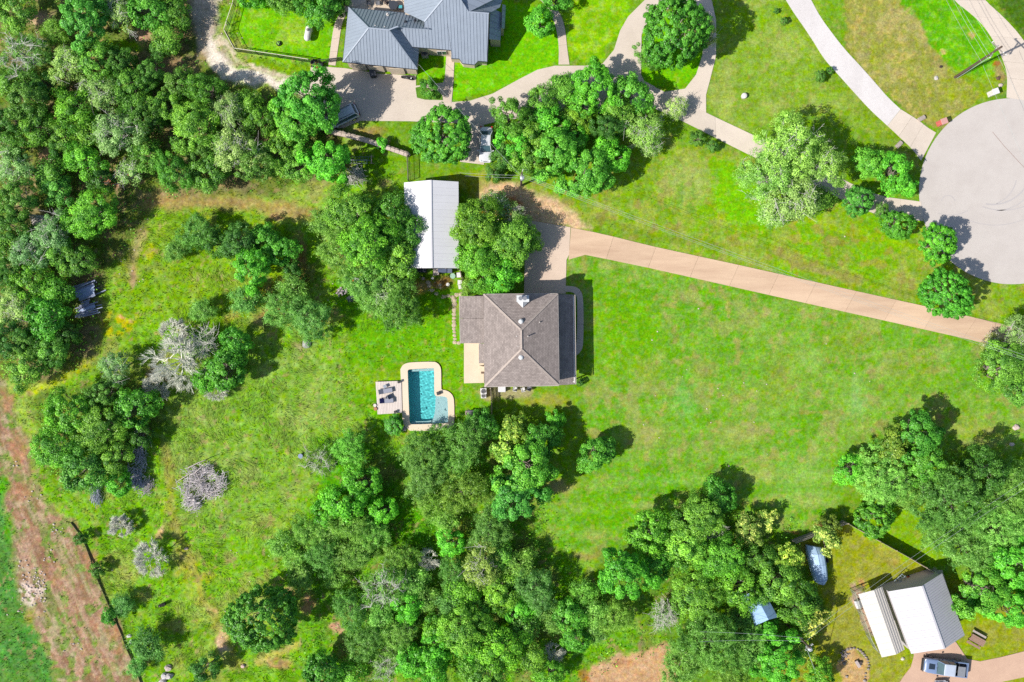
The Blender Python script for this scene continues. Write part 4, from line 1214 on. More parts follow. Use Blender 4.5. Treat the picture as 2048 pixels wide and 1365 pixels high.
# ---------------- garage and carport, bottom right
ga = thing('ribbed_garage', 'white ribbed-metal gable garage beside the parked truck', 'garage', P(1850, 1230))
rib_w = mat('garage_roof_metal', C(216, 213, 218), .04, 1, .45, 0, spec=.4, seed_obj=.015)
ge, gr_ = 3.0, 4.8
gNW, gNE, gSE, gSW = P(1776, 1183.5, ge), P(1884, 1147, ge), P(1929.5, 1271, ge), P(1822.5, 1308, ge)
gN, gS = P(1844.5, 1172, gr_), P(1889, 1298, gr_)
roof_panels([gNW, gSW, gS, gN], .93, rib_w, ga, ribs=(0, .333, .667), rib_h=.028, rib_w=.07)
roof_panels([gSE, gNE, gN, gS], .93, rib_w, ga, ribs=(0, .333, .667), rib_h=.028, rib_w=.07)
mb = MB(); mb.beam(gN + Vector((0, 0, .05)), gS + Vector((0, 0, .05)), .22, .03); mb.build('ridge_cap', mat('garage_cap', C(206, 204, 210), .03), ga)
mid = (gNW + gNE + gSE + gSW) / 4
walls('wall', [(mid.x + (p.x - mid.x) * .94, mid.y + (p.y - mid.y) * .95) for p in (gNW, gNE, gSE, gSW)], ge - .1, mat('garage_wall', C(206, 200, 204), .05), ga)
# gable ends
for a, b, r_ in ((gNW, gNE, gN), (gSW, gSE, gS)):
    k = .95
    q = [mid + (p - mid) * k for p in (a, b, r_)]
    mb = MB(); mb.add([(q[0].x, q[0].y, ge - .12), (q[1].x, q[1].y, ge - .12), (q[2].x, q[2].y, gr_ - .2)], [(0, 1, 2)]); mb.build('gable', MATS['garage_wall'], ga)
cp = thing('cream_carport', 'narrow cream metal carport left of the ribbed garage', 'carport', P(1762, 1248))
crm = mat('carport_metal', C(232, 225, 214), .03, 1, .5, 0, spec=.35, seed_obj=.01)
ce, cr_ = 2.4, 3.05
cNW, cNE, cSE, cSW = P(1716.5, 1189, ce), P(1764, 1174, ce), P(1809, 1299.5, ce), P(1763.5, 1315, ce)
cN, cS = P(1748, 1180.5, cr_), P(1792, 1309.5, cr_)
roof_panels([cNW, cSW, cS, cN], .9, crm, cp, ribs=(0,), rib_h=.012, rib_w=.03)
d_ = (cS - cN).normalized()
roof_panels([cSE, cNE, cN, cS], .42, crm, cp, ribs=(0,), rib_h=.04, rib_w=.06, along=Vector((0, 0, 1)).cross(d_).cross(Vector((0, 0, 1))) if False else Vector((d_.y, -d_.x, 0)))
for t in (.03, .35, .68, .97):
    for a, b in ((cNW, cSW), (cNE, cSE)):
        p = a + (b - a) * t; mid_c = (cNW + cSE) / 2; q = mid_c + (p - mid_c) * .95
        mb = MB(); mb.box((q.x, q.y, 1.15), (.06, .06, 2.3)); mb.build('leg', mat('galvanised', C(190, 194, 190), .1, metal=.4, rough=.4), cp)

# small blue-grey roofed shed under the trees
bs = thing('blue_roofed_shed', 'small blue-roofed shed among trees left of the covered boat', 'shed', P(1512, 1215))
blr = mat('blue_sheet_roof', C(160, 200, 244), .06, 2, .4, 0, spec=.4, seed_obj=.03)
be, br_ = 2.3, 3.1
A = [P(1487, 1222, be), P(1503, 1186, be), P(1546, 1228, be), P(1534, 1180, be)]
bW0, bW1, bE0, bE1 = P(1486, 1192, be), P(1510, 1253, be), P(1525, 1178, be), P(1556, 1235, be)
bR0, bR1 = P(1508, 1184, br_), P(1537, 1240, br_)
roof_panels([bW0, bW1, bR1, bR0], .8, blr, bs, ribs=(0,), rib_h=.03)
roof_panels([bE1, bE0, bR0, bR1], .8, blr, bs, ribs=(0,), rib_h=.03)
mid = (bW0 + bW1 + bE0 + bE1) / 4
walls('wall', [(mid.x + (p.x - mid.x) * .93, mid.y + (p.y - mid.y) * .93) for p in (bW0, bE0, bE1, bW1)], be - .1, mat('shed_wall', C(150, 150, 146), .1), bs)
# collapsed pale roof sheet in the left wood
cs = thing('fallen_shed_roof', 'pale slatted sheet lying in the wood at the left edge', 'debris', P(80, 448))
for k in range(7):
    a = (58 + k * 1.6, 430 + k * 5.2); b = (98 + k * 2.2, 436 + k * 5.0)
    mb = MB(); mb.beam(P(*a, 1.2 + k * .03), P(*b, 1.3 - k * .02), .3, .03); mb.build('slat', mat('bleached_sheet', C(222, 214, 206), .1, 3, seed_obj=.1), cs)
# ------------------------------------------------------------------ trees and shrubs
LEAF = {
    'oak': leaf_mat('oak_leaf', (.055, .190, .018), (.300, .610, .062), .31),
    'pale': leaf_mat('pale_oak_leaf', (.140, .280, .055), (.480, .700, .190), .33),
    'leafy': leaf_mat('broad_leaf', (.055, .260, .018), (.265, .660, .066), .33),
    'round': leaf_mat('glossy_leaf', (.036, .190, .014), (.165, .520, .040), .27),
    'ever': leaf_mat('evergreen_leaf', (.042, .155, .020), (.210, .460, .060), .27),
    'feather': leaf_mat('feathery_leaf', (.100, .260, .036), (.345, .630, .110), .37),
    'blossom': leaf_mat('blossom_leaf', (.100, .270, .020), (.850, .880, .200), .34),
}
bark = mat('bark', (.20, .17, .14), .25, 8, .95, .6, bscale=25)
palebark = mat('pale_bark', (.50, .48, .43), .2, 6, .95, .5, bscale=20)
deadwood = mat('dead_wood', (.66, .66, .56), .16, 5, .9, .3, bscale=20)


def leaf_faces(r, pos, nrm, size, asp):
    n = len(pos)
    nrm = nrm / np.linalg.norm(nrm, axis=1, keepdims=True)
    t = r.normal(size=(n, 3)); t -= (t * nrm).sum(1, keepdims=True) * nrm; t /= np.linalg.norm(t, axis=1, keepdims=True)
    b = np.cross(nrm, t)
    s = size[:, None]
    V = np.empty((n, 4, 3))
    V[:, 0] = pos + t * s * .5; V[:, 2] = pos - t * s * .5
    V[:, 1] = pos + b * s * asp * .5 + nrm * s * .1; V[:, 3] = pos - b * s * asp * .5 + nrm * s * .1
    return V


def lobed(r, k=(2, 3, 5), amp=(.16, .13, .10)):
    ph = r.uniform(0, 6.28, len(k))
    return lambda th: 1 + sum(a * np.sin(q * th + p) for q, a, p in zip(k, amp, ph))


def tubes_mesh(name, segs, material, n=5):
    """segs: list of (p0, p1, r0, r1) joined into one mesh of tapered tubes"""
    A = np.array([[*s[0]] for s in segs]); B = np.array([[*s[1]] for s in segs]); ra = np.array([s[2] for s in segs]); rb = np.array([s[3] for s in segs])
    d = B - A; d /= np.linalg.norm(d, axis=1, keepdims=True) + 1e-9
    up = np.where(np.abs(d[:, 2:3]) < .9, np.array([[0, 0, 1.]]), np.array([[1., 0, 0]]))
    s = np.cross(d, up); s /= np.linalg.norm(s, axis=1, keepdims=True); u = np.cross(s, d)
    an = np.arange(n) * 2 * np.pi / n
    ring = s[:, None, :] * np.cos(an)[None, :, None] + u[:, None, :] * np.sin(an)[None, :, None]
    V = np.concatenate([A[:, None, :] + ring * ra[:, None, None], B[:, None, :] + ring * rb[:, None, None]], 1)
    F = []
    base = np.arange(len(segs)) * 2 * n
    for k in range(n):
        k2 = (k + 1) % n
        F.append(np.stack([base + k, base + k2, base + n + k2, base + n + k], -1))
    F = np.concatenate(F, 0)
    me = bpy.data.meshes.new(name)
    v = V.reshape(-1, 3); me.vertices.add(len(v)); me.vertices.foreach_set('co', v.astype('f').ravel())
    me.loops.add(F.size); me.loops.foreach_set('vertex_index', F.astype('i').ravel())
    me.polygons.add(len(F)); me.polygons.foreach_set('loop_start', np.arange(0, F.size, 4, dtype='i'))
    me.update(calc_edges=True); me.polygons.foreach_set('use_smooth', np.ones(len(F), bool))
    me.materials.append(material)
    return me


def limb(segs, r, p0, p1, r0, r1, bend=.12, n=3):
    p0 = np.array(p0, float); p1 = np.array(p1, float); L = np.linalg.norm(p1 - p0)
    prev = p0
    for k in range(1, n + 1):
        t = k / n; q = p0 + (p1 - p0) * t
        if k < n: q = q + r.normal(size=3) * L * bend * .4
        segs.append((prev, q, r0 + (r1 - r0) * (k - 1) / n, r0 + (r1 - r0) * k / n)); prev = q


PROTO = {}


def make_proto(kind, R, seed):
    """crown and trunk meshes of one tree of crown radius R"""
    r = np.random.default_rng(seed)
    f = lobed(r)
    segs = []
    V = []; T = []
    if kind == 'oak' or kind == 'pale':
        V_ = .62 * R; hc = .45 * R + V_ * .75 + .5
        nc = int(12 * R ** 1.45)
        th = r.uniform(0, 2 * np.pi, nc); sp = r.uniform(-.45, 1, nc); cp = np.sqrt(1 - sp ** 2)
        fr = r.uniform(.30, 1, nc) ** .45
        rc = r.uniform(.34, .95, nc) * (.75 + .06 * R)
        rad = R * f(th) * .86
        C_ = np.stack([np.cos(th) * cp * fr * rad, np.sin(th) * cp * fr * rad, hc + sp * fr * V_], -1)
        m = 190 if kind == 'oak' else 140
        size0, asp, up, rnd = (.20, .62, .14, .38) if kind == 'oak' else (.185, .62, .15, .42)
        flat = .72
        pb = palebark if kind == 'pale' else bark
    elif kind == 'leafy':
        V_ = .78 * R; hc = .35 * R + V_ * .85 + .5
        nc = int(17 * R ** 1.45)
        th = r.uniform(0, 2 * np.pi, nc); sp = r.uniform(-.5, 1, nc); cp = np.sqrt(1 - sp ** 2); fr = r.uniform(.4, 1, nc) ** .4
        rc = r.uniform(.36, .68, nc) * (.8 + .05 * R); rad = R * f(th) * .88
        C_ = np.stack([np.cos(th) * cp * fr * rad, np.sin(th) * cp * fr * rad, hc + sp * fr * V_], -1)
        m = 165; size0, asp, up, rnd, flat = .21, .75, .2, .4, .68; pb = bark
    elif kind == 'round':
        V_ = .95 * R; hc = .25 * R + V_ * .95 + .3
        f = lobed(r, amp=(.05, .05, .05))
        nc = int(38 * R ** 1.5)
        th = r.uniform(0, 2 * np.pi, nc); sp = r.uniform(-.6, 1, nc); cp = np.sqrt(1 - sp ** 2); fr = r.uniform(.72, 1, nc)
        rc = r.uniform(.26, .44, nc) * (.8 + .06 * R); rad = R * f(th) * .93
        C_ = np.stack([np.cos(th) * cp * fr * rad, np.sin(th) * cp * fr * rad, hc + sp * fr * V_], -1)
        m = 90; size0, asp, up, rnd, flat = .21, .7, .15, .34, .8; pb = bark
    elif kind == 'ever':
        V_ = .95 * R; hc = .2 * R + V_ * .9 + .3
        nc = int(20 * R ** 1.45)
        th = r.uniform(0, 2 * np.pi, nc); sp = r.uniform(-.6, 1, nc); cp = np.sqrt(1 - sp ** 2); fr = r.uniform(.4, 1, nc) ** .5
        rc = r.uniform(.32, .62, nc) * (.8 + .05 * R); rad = R * f(th) * .88
        C_ = np.stack([np.cos(th) * cp * fr * rad, np.sin(th) * cp * fr * rad, hc + sp * fr * V_], -1)
        m = 150; size0, asp, up, rnd, flat = .20, .42, .1, .45, .85; pb = bark
    elif kind == 'blossom':
        V_ = .7 * R; hc = .4 * R + V_ * .8 + .6
        nc = int(15 * R ** 1.45)
        th = r.uniform(0, 2 * np.pi, nc); sp = r.uniform(-.4, 1, nc); cp = np.sqrt(1 - sp ** 2); fr = r.uniform(.4, 1, nc) ** .45
        rc = r.uniform(.36, .62, nc); rad = R * f(th) * .88
        C_ = np.stack([np.cos(th) * cp * fr * rad, np.sin(th) * cp * fr * rad, hc + sp * fr * V_], -1)
        m = 95; size0, asp, up, rnd, flat = .24, .7, .35, .55, .7; pb = bark
    elif kind in ('feather', 'half'):
        V_ = .6 * R; hc = .4 * R + V_ * .75 + .3
        nc = int((36 if kind == 'feather' else 27) * R ** 1.35)
        th = r.uniform(0, 2 * np.pi, nc); sp = r.uniform(-.5, 1, nc); cp = np.sqrt(1 - sp ** 2); fr = r.uniform(.2, 1, nc) ** .5
        rc = r.uniform(.4, .75, nc); rad = R * f(th) * .88
        C_ = np.stack([np.cos(th) * cp * fr * rad, np.sin(th) * cp * fr * rad, hc + sp * fr * V_], -1)
        m = 92; size0, asp, up, rnd, flat = .32, .18, .35, .8, .6; pb = palebark if kind == 'half' else bark
    if kind == 'dead':
        V_ = .6 * R; hc = .4 * R + V_ * .7
        tips = []

        def grow(p, d, L, rad, lev):
            d = d / np.linalg.norm(d)
            q = p + d * L
            mid = (p + q) / 2 + r.normal(size=3) * L * .06
            segs.append((p, mid, rad, rad * .85)); segs.append((mid, q, rad * .85, rad * .65))
            if lev == 0: tips.append((q, d, L)); return
            for k in range(3 if lev > 1 else 4):
                nd = d + r.normal(size=3) * .55; nd[2] += .12
                grow(p + (q - p) * r.uniform(.55, 1), nd, L * r.uniform(.62, .82), rad * .62, lev - 1)
        top = np.array([0, 0, .45 * R]); limb(segs, r, (0, 0, -.1), top, .04 * R + .05, .035 * R + .02)
        for k in range(9):
            a = k * 2 * np.pi / 9 + r.uniform(-.3, .3)
            e = r.uniform(.15, .9)
            grow(top * r.uniform(.7, 1), np.array([math.cos(a), math.sin(a), e]), .40 * R, .017 * R + .010, 3)
        tw = []
        for q, d, L in tips:
            for k in range(13):
                ra = np.array([q[0], q[1], .35 * R]); ra /= np.linalg.norm(ra) + 1e-6
                nd = d * .7 + ra * .9 + r.normal(size=3) * .38; nd /= np.linalg.norm(nd); l = r.uniform(.4, .9) * (.35 + .13 * R)
                s0 = q - d * L * r.uniform(0, 1.0)
                tw.append((s0, s0 + nd * l, .015, .006))
        PROTO.setdefault(kind, []).append(dict(R=R, hc=.5 * R, crown=tubes_mesh('bare_crown', tw, deadwood, 3), trunk=tubes_mesh('bare_trunk', segs, deadwood, 5)))
        return
    n = nc * m
    cl = np.repeat(np.arange(nc), m)
    d = r.normal(size=(n, 3)); d /= np.linalg.norm(d, axis=1, keepdims=True)
    if kind in ('feather', 'half'): rr = np.abs(r.normal(0, .55, n))
    else: rr = r.uniform(.35, 1.05, n) ** .6
    off = d * (rr * rc[cl])[:, None]; off[:, 2] *= flat
    pos = C_[cl] + off
    pos[:, 2] = np.maximum(pos[:, 2], .15)
    cc = np.stack([pos[:, 0] / R, pos[:, 1] / R, (pos[:, 2] - hc * .8) / V_], -1)
    nrm = d * .62 + cc * .55 + np.array([0, 0, up]) + r.normal(size=(n, 3)) * rnd
    size = size0 * r.uniform(.65, 1.3, n) * (.82 + .05 * R)
    V = leaf_faces(r, pos, nrm, size, asp)
    tone = .42 + r.normal(0, .22, nc)[cl] + r.normal(0, .2, n)
    if kind == 'blossom':
        tone = .22 + r.normal(0, .1, n) + np.where((r.random(nc)[cl] < .45) & (off[:, 2] > .1 * rc[cl]) & (r.random(n) < .65), .7, 0)
    crown = quads_mesh(kind + '_crown', V, tone, LEAF['feather' if kind == 'half' else kind])
    top = np.array([r.normal(0, .08) * R, r.normal(0, .08) * R, hc * .55])
    tr0 = .045 * R + .07
    limb(segs, r, (0, 0, -.15), top, tr0, tr0 * .75, .08)
    nl = {'pale': 20, 'half': 34, 'feather': 22}.get(kind, 16)
    pick = r.choice(nc, min(nl, nc), replace=False)
    for k in pick:
        tgt = C_[k] + np.array([0, 0, rc[k] * (.25 if kind in ('pale', 'half') else -.1)])
        limb(segs, r, top * r.uniform(.75, 1), tgt, tr0 * r.uniform(.22, .4), .018, .3, 3)
        if kind in ('pale', 'half'):
            for q in range(5 if kind == 'half' else 3):
                e = tgt + r.normal(size=3) * rc[k] * np.array([.9, .9, .3]); e[2] = max(e[2], tgt[2] + .05 + rc[k] * .2)
                segs.append((tgt, e, .022, .012))
                for q2 in range(4 if kind == 'half' else 3):
                    t_ = r.uniform(.2, 1); b0 = tgt + (e - tgt) * t_; segs.append((b0, b0 + (e - tgt) * .3 + r.normal(size=3) * rc[k] * np.array([.45, .45, .2]), .014, .008))
    PROTO.setdefault(kind, []).append(dict(R=R, hc=hc, crown=crown, trunk=tubes_mesh(kind + '_trunk', segs, pb, 5)))


for kind, sizes in {'oak': (2.0, 3.2, 3.2, 4.6), 'pale': (1.8, 3.2, 4.8), 'leafy': (1.3, 2.4, 3.8), 'round': (1.6, 2.7, 4.6), 'ever': (1.6, 2.9, 3.0), 'feather': (1.8, 3.2, 3.3, 4.6), 'half': (1.6, 3.0, 4.2), 'dead': (1.5, 2.6, 4.6), 'blossom': (1.7, 2.8)}.items():
    for i, R_ in enumerate(sizes): make_proto(kind, R_, hash((len(kind), i)) % 1000 + 11 * i + 7 * ord(kind[0]))
NAMES = {'oak': 'oak_tree', 'pale': 'pale_oak_tree', 'leafy': 'leafy_tree', 'round': 'round_tree', 'ever': 'evergreen_tree', 'feather': 'feathery_tree', 'half': 'half_bare_tree', 'dead': 'bare_tree', 'silver': 'feathery_tree', 'blossom': 'blossoming_tree'}
LOOK = {'oak': 'clumpy green oak', 'pale': 'pale grey-limbed oak', 'leafy': 'bright leafy green tree', 'round': 'dense rounded green tree', 'ever': 'dark evergreen', 'feather': 'feathery olive-green tree', 'half': 'half-bare greyish tree', 'dead': 'bare grey tree', 'silver': 'silvery feathery tree', 'blossom': 'yellow-blossomed tree'}
_tr = random.Random(42)


def tree(px, py, rpx, kind, where, tint=None, small=None, sx=None, sz=1.0):
    """a tree whose crown is seen centred at the pixel; its height follows from its kind and spread"""
    R = rpx / S
    opts = sorted(PROTO['feather' if kind == 'silver' else kind], key=lambda p: abs(math.log(p['R'] / R)))
    pr = opts[0]
    same = [p for p in opts if abs(p['R'] - pr['R']) < .25]; pr = _tr.choice(same)
    for _ in range(2):
        s = R / pr['R'] * (1 - pr['hc'] * R / pr['R'] / H)
    base = P(px, py, pr['hc'] * s * sz)
    gpx, gpy = base.x * S + 1024, 682.5 - base.y * S
    base.z = ground_h(gpx, gpy)
    shrub = rpx < 27 if small is None else small
    name = 'shrub' if shrub and kind != 'dead' else NAMES[kind]
    look = LOOK[kind].replace('tree', 'shrub').replace('oak', 'oak shrub') if shrub and kind != 'dead' else LOOK[kind]
    root = thing(name, None, 'shrub' if name == 'shrub' else 'tree', base, _tr.uniform(0, 6.283))
    root['label'] = look + ' ' + where
    kx = sx or _tr.uniform(.93, 1.08)
    root.scale = (s * kx, s / kx, s * sz * _tr.uniform(.92, 1.08))
    v = _tr.uniform(.86, 1.14); h_ = _tr.uniform(-.08, .08)
    t = tint or (1, 1, 1)
    for nm, me in (('trunk', pr['trunk']), ('branches' if kind == 'dead' else 'crown', pr['crown'])):
        o = bpy.data.objects.new(nm, me); COL.objects.link(o); o.parent = root
        o.color = (t[0] * v * (1 + h_), t[1] * v, t[2] * v * (1 - h_), 1)
    return root


BLU = (.85, 1.0, 1.3); YEL = (1.14, 1.06, .8); DK = (.74, .84, .8); LT = (1.2, 1.2, 1.2); GRY = (1.08, 1.06, 1.2); BR = (1.05, 1.2, .85)
for a in [
    # upper left wood
    (32, 18, 46, 'oak', 'in the top left corner of the photo', GRY), (165, 42, 55, 'leafy', 'in the upper wood, right of the corner oak', BLU), (108, 62, 30, 'feather', 'small between the corner oak and the big leafy tree', YEL),
    (48, 112, 52, 'half', 'whitish at the left edge, largest of the upper left wood', GRY), (12, 165, 36, 'oak', 'on the left edge just below the whitish half-bare tree', None),
    (238, 30, 32, 'pale', 'small in the top wood, left of the gravel track', LT), (300, 22, 42, 'leafy', 'at the top edge just left of the gravel track', None), (352, 25, 34, 'oak', 'hugging the left side of the gravel track at the top', DK),
    (330, 75, 34, 'oak', 'between the gravel track and the little sunny glade', None), (318, 97, 22, 'ever', 'below the sunny glade, left of the gravel track', BLU), (205, 8, 34, 'oak', 'at the top edge between two paler trees of the left wood', DK),
    (140, 130, 42, 'pale', 'in the row below the whitish half-bare tree', LT), (192, 125, 46, 'oak', 'in the upper wood just below the sunny glade', LT), (245, 128, 34, 'ever', 'in deep shade right under the sunny glade', DK),
    (262, 172, 46, 'oak', 'second tree below the sunny glade of the upper wood', None), (205, 190, 46, 'pale', 'in the middle of the upper left wood', None), (150, 222, 50, 'oak', 'left of the middle of the upper left wood', BR),
    (235, 268, 56, 'pale', 'with whitish tips, middle of the left wood', GRY), (128, 272, 40, 'oak', 'at the left of the bare pink earth patch', None), (300, 150, 36, 'ever', 'under the bare earth scar below the gravel track', DK),
    (362, 172, 40, 'ever', 'tall, near the gravel bend, left one of a pair', None), (412, 180, 42, 'ever', 'near the gravel bend, right one of a pair', BR), (385, 250, 60, 'oak', 'large and light, in the right half of the left wood', LT),
    (455, 225, 44, 'pale', 'greyer, beside the dark gap of the left wood', GRY), (475, 302, 56, 'pale', 'with a white dead limb, at the right of the left wood', GRY), (350, 345, 44, 'ever', 'on the south edge of the wood above the worn path', BR),
    (420, 340, 46, 'oak', 'on the south edge of the wood right of the dark evergreen', None), (298, 310, 40, 'oak', 'just above the red earth patch in the left wood', None), (60, 205, 50, 'ever', 'near the left edge between two pale trees', None),
    (72, 255, 45, 'oak', 'left of the bare pink earth patch, near the left edge', DK), (22, 245, 40, 'ever', 'touching the left edge above the fallen log', DK), (170, 320, 44, 'oak', 'above the red earth patch, left of it', BR),
    (30, 340, 46, 'pale', 'grey-blue, touching the left edge beside the bare pink patch', BLU), (100, 345, 36, 'oak', 'just below the bare pink earth patch', None), (124, 302, 26, 'ever', 'right of the bare pink earth patch', DK, False),
    (40, 402, 46, 'ever', 'at the left edge above the fallen slatted roof', None), (115, 380, 38, 'oak', 'between the pink patch and the fallen slatted roof', BLU), (182, 424, 58, 'oak', 'standing out at the wood edge, throwing a big shadow right', BR),
    (28, 460, 42, 'ever', 'left of the fallen slatted roof', DK), (108, 468, 46, 'pale', 'blue-green, covering the right end of the fallen slatted roof', BLU), (200, 360, 30, 'ever', 'dark at the foot of the red earth patch', DK),
    (495, 205, 32, 'oak', 'below the middle of the gravel track', None), (330, 215, 42, 'oak', 'in the heart of the upper wood, right of the palest oak', None), (300, 240, 40, 'ever', 'dark in the heart of the left wood', DK),
    (440, 290, 40, 'oak', 'left neighbour of the oak with the white dead limb', DK), (520, 240, 40, 'oak', 'between the left wood and the yard trees', DK), (400, 300, 36, 'ever', 'in the right part of the left wood, below the large light oak', None),
    (90, 170, 30, 'ever', 'between the whitish tree and the middle of the left wood', DK), (270, 215, 34, 'oak', 'sunk in the heart of the left wood', DK), (25, 290, 34, 'oak', 'at the left edge level with the bare pink patch', DK), (180, 270, 36, 'oak', 'between the pink patch and the whitish-tipped oak', None), (260, 345, 30, 'pale', 'at the right tip of the red earth patch', None),
    # trees about the neighbour's yard
    (612, 192, 54, 'leafy', 'at the left end of the concrete yard', BLU, None, None, 1.5), (590, 245, 52, 'leafy', 'left of the white SUV', None), (640, 218, 42, 'leafy', 'arching over the front of the white SUV', BLU, None, None, 1.55), (560, 300, 46, 'oak', 'left of the leafy trees that shade the SUV', None),
    (655, 322, 50, 'leafy', 'below the SUV, left of the stone wall', BR), (600, 325, 40, 'oak', 'below the yard trees, at the meadow edge', None), (515, 330, 44, 'ever', 'grey-green at the right tip of the left wood', GRY),
    (565, 225, 30, 'ever', 'in shadow behind the leafy yard trees', DK), (646, 14, 38, 'leafy', 'at the top edge left of the metal-roofed house', DK), (560, -6, 40, 'oak', 'at the top edge above the fenced lawn', None), (596, -4, 34, 'leafy', 'at the top edge above the white tank', DK), (500, -10, 30, 'leafy', 'at the top left corner of the fenced lawn', BR), (680, 8, 26, 'ever', 'at the top beside the neighbour path', DK, False),
    (858, 178, 21, 'ever', 'spiky, on the small grass island in the yard', BR), (884, 272, 66, 'round', 'in the middle of the yard lawn, above the white workshop', LT, None, None, .62), (764, 290, 13, 'leafy', 'tiny, leaning over the stone wall', BR),
    (1080, 44, 31, 'leafy', 'small and vivid, by the curving lawn walk', BR), (1112, -4, 28, 'leafy', 'at the top edge over the lawn walk', None), (1350, 66, 74, 'round', 'very large, inside the looping drive', (.95, .92, 1)), (1300, 110, 34, 'ever', 'on the left flank of the big tree in the loop', None), (1400, 60, 40, 'pale', 'pink-tinged, on the right flank of the tree in the loop', (1.0, .8, .85)),
    (1190, 172, 50, 'leafy', 'south of the fork of the neighbour drive', BR), (1262, 190, 44, 'leafy', 'between the drive fork and the long drive', None), (1130, 180, 36, 'oak', 'overhanging the drive edge left of the fork tree', LT), (1085, 210, 44, 'oak', 'overhanging the drive left of the fork', None),
    (1020, 238, 46, 'ever', 'right of the parked white car', BR), (1062, 268, 46, 'oak', 'between the white car and the blue birdbath', None), (1110, 310, 52, 'leafy', 'in the big clump above the utility pole', None), (1172, 348, 56, 'leafy', 'lowest of the big clump, right of the utility pole', None),
    (1055, 320, 42, 'oak', 'just above the utility pole', None), (1010, 314, 28, 'ever', 'touching the right side of the white car', None), (988, 345, 20, 'ever', 'small, just below the white car', None), (1150, 240, 40, 'oak', 'right of the blue birdbath', YEL), (1215, 260, 36, 'ever', 'dark, in the shaded gap of the big clump', DK),
    (1288, 262, 46, 'pale', 'hanging over the lawn at the right of the big clump', BR), (1352, 215, 24, 'pale', 'small, standing over the long drive', LT, False), (1395, 278, 17, 'ever', 'small, on the lower edge of the long drive', None), (1300, 290, 24, 'pale', 'thin, at the lower tip of the big clump', LT), (1235, 225, 36, 'oak', 'between the long drive and the shaded gap', None), (1425, 292, 13, 'ever', 'sparse, on the lower edge of the long drive, farther right', GRY),
    (1575, 300, 74, 'pale', 'largest, covering the long drive left of the circle', BR), (1632, 330, 62, 'pale', 'right part of the great grove over the long drive', BR), (1535, 352, 62, 'pale', 'left part of the great grove over the long drive', BR), (1590, 400, 58, 'pale', 'front of the great grove, towards the lawn', None), (1640, 398, 34, 'oak', 'at the lower right of the great grove', None), (1545, 425, 32, 'pale', 'at the lowest tip of the great grove', LT),
    (1740, 325, 32, 'leafy', 'right of the great grove, beside the circle', None), (1788, 345, 38, 'leafy', 'touching the left rim of the circle', BR), (1815, 372, 20, 'leafy', 'at the drive mouth by the circle', BR), (1718, 402, 32, 'round', 'on the lower edge of the long drive', (1.2, 1.1, 1.5)), (1765, 420, 16, 'ever', 'small, on the lower edge of the long drive mouth', None), (1797, 450, 33, 'round', 'below the mouth of the long drive', (1.2, 1.05, .9)), (1876, 488, 39, 'round', 'on the lower left rim of the circle', (1.25, 1.15, .8)), (1894, 590, 53, 'round', 'beside the main drive below the circle', (1, 1.1, 1)),
    (2005, 735, 60, 'oak', 'at the right edge below the main drive', LT), (2042, 668, 44, 'pale', 'at the right edge over the end of the main drive', None), (1985, 690, 24, 'pale', 'pinkish, at the end of the main drive', (1, .75, .8), False), (2045, 780, 40, 'oak', 'cut by the right edge, below the end of the main drive', None),
    (1553, 22, 6, 'ever', 'tiny, left of the white lane at the top', None), (1568, 42, 8, 'ever', 'tiny, left of the white lane, second from the top', None), (1641, 152, 12, 'ever', 'low, on the left edge of the white lane', None), (1660, 142, 8, 'ever', 'small dark, in the edge of the white lane', DK),
    # left side, below the wood
    (62, 505, 44, 'pale', 'blue-green, left of the lumber pile and above it', BLU), (20, 495, 36, 'oak', 'on the left edge level with the wood edge oak shadow', None), (112, 505, 40, 'oak', 'above the lumber pile', None), (155, 522, 40, 'oak', 'just above the right end of the lumber pile', None), (60, 565, 46, 'oak', 'left of the lumber pile by two crowns', BR),
    (18, 548, 38, 'ever', 'on the left edge level with the lumber pile', DK), (112, 580, 36, 'oak', 'touching the left end of the lumber pile', BR), (28, 615, 46, 'pale', 'on the left edge below the lumber pile', GRY), (92, 640, 44, 'leafy', 'below and left of the lumber pile', DK), (22, 682, 44, 'ever', 'on the left edge above the brown bank', BLU), (98, 700, 42, 'oak', 'above the yellow strip of the brown bank', BLU), (52, 735, 48, 'oak', 'just above the head of the brown bank', GRY), (132, 668, 28, 'ever', 'in shade below the lumber pile', DK), (60, 690, 36, 'ever', 'third crown in from the left edge above the brown bank', None),
    (362, 722, 72, 'dead', 'largest and whitest, in the left meadow', None), (352, 665, 34, 'dead', 'upper part of the white bare group in the meadow', None), (312, 780, 28, 'dead', 'small, left foot of the white bare group', None), (432, 778, 30, 'dead', 'small, right foot of the white bare group', None), (405, 690, 30, 'half', 'inside the right side of the white bare group', GRY), (452, 735, 44, 'leafy', 'in shadow right of the white bare tree', DK), (470, 690, 34, 'leafy', 'upper right of the white bare tree', DK), (410, 760, 28, 'leafy', 'under the white bare tree', BR),
    (232, 735, 38, 'pale', 'grey, left of the white bare tree', BLU), (205, 788, 38, 'ever', 'olive, below the grey oak left of the bare tree', None), (142, 828, 54, 'oak', 'bright, right of the brown bank', BR), (200, 852, 60, 'oak', 'in the middle of the lower left clump', None), (270, 815, 44, 'leafy', 'at the upper right of the lower left clump', DK), (110, 900, 60, 'oak', 'at the left of the lower left clump beside the bank', BR), (230, 912, 42, 'oak', 'at the lower right of the lower left clump', None), (162, 932, 56, 'oak', 'with whitish dead limbs, lowest of the lower left clump', BLU), (282, 872, 26, 'ever', 'dark, at the right edge of the lower left clump', DK, False), (235, 965, 28, 'leafy', 'small and bright, at the foot of the lower left clump', BR),
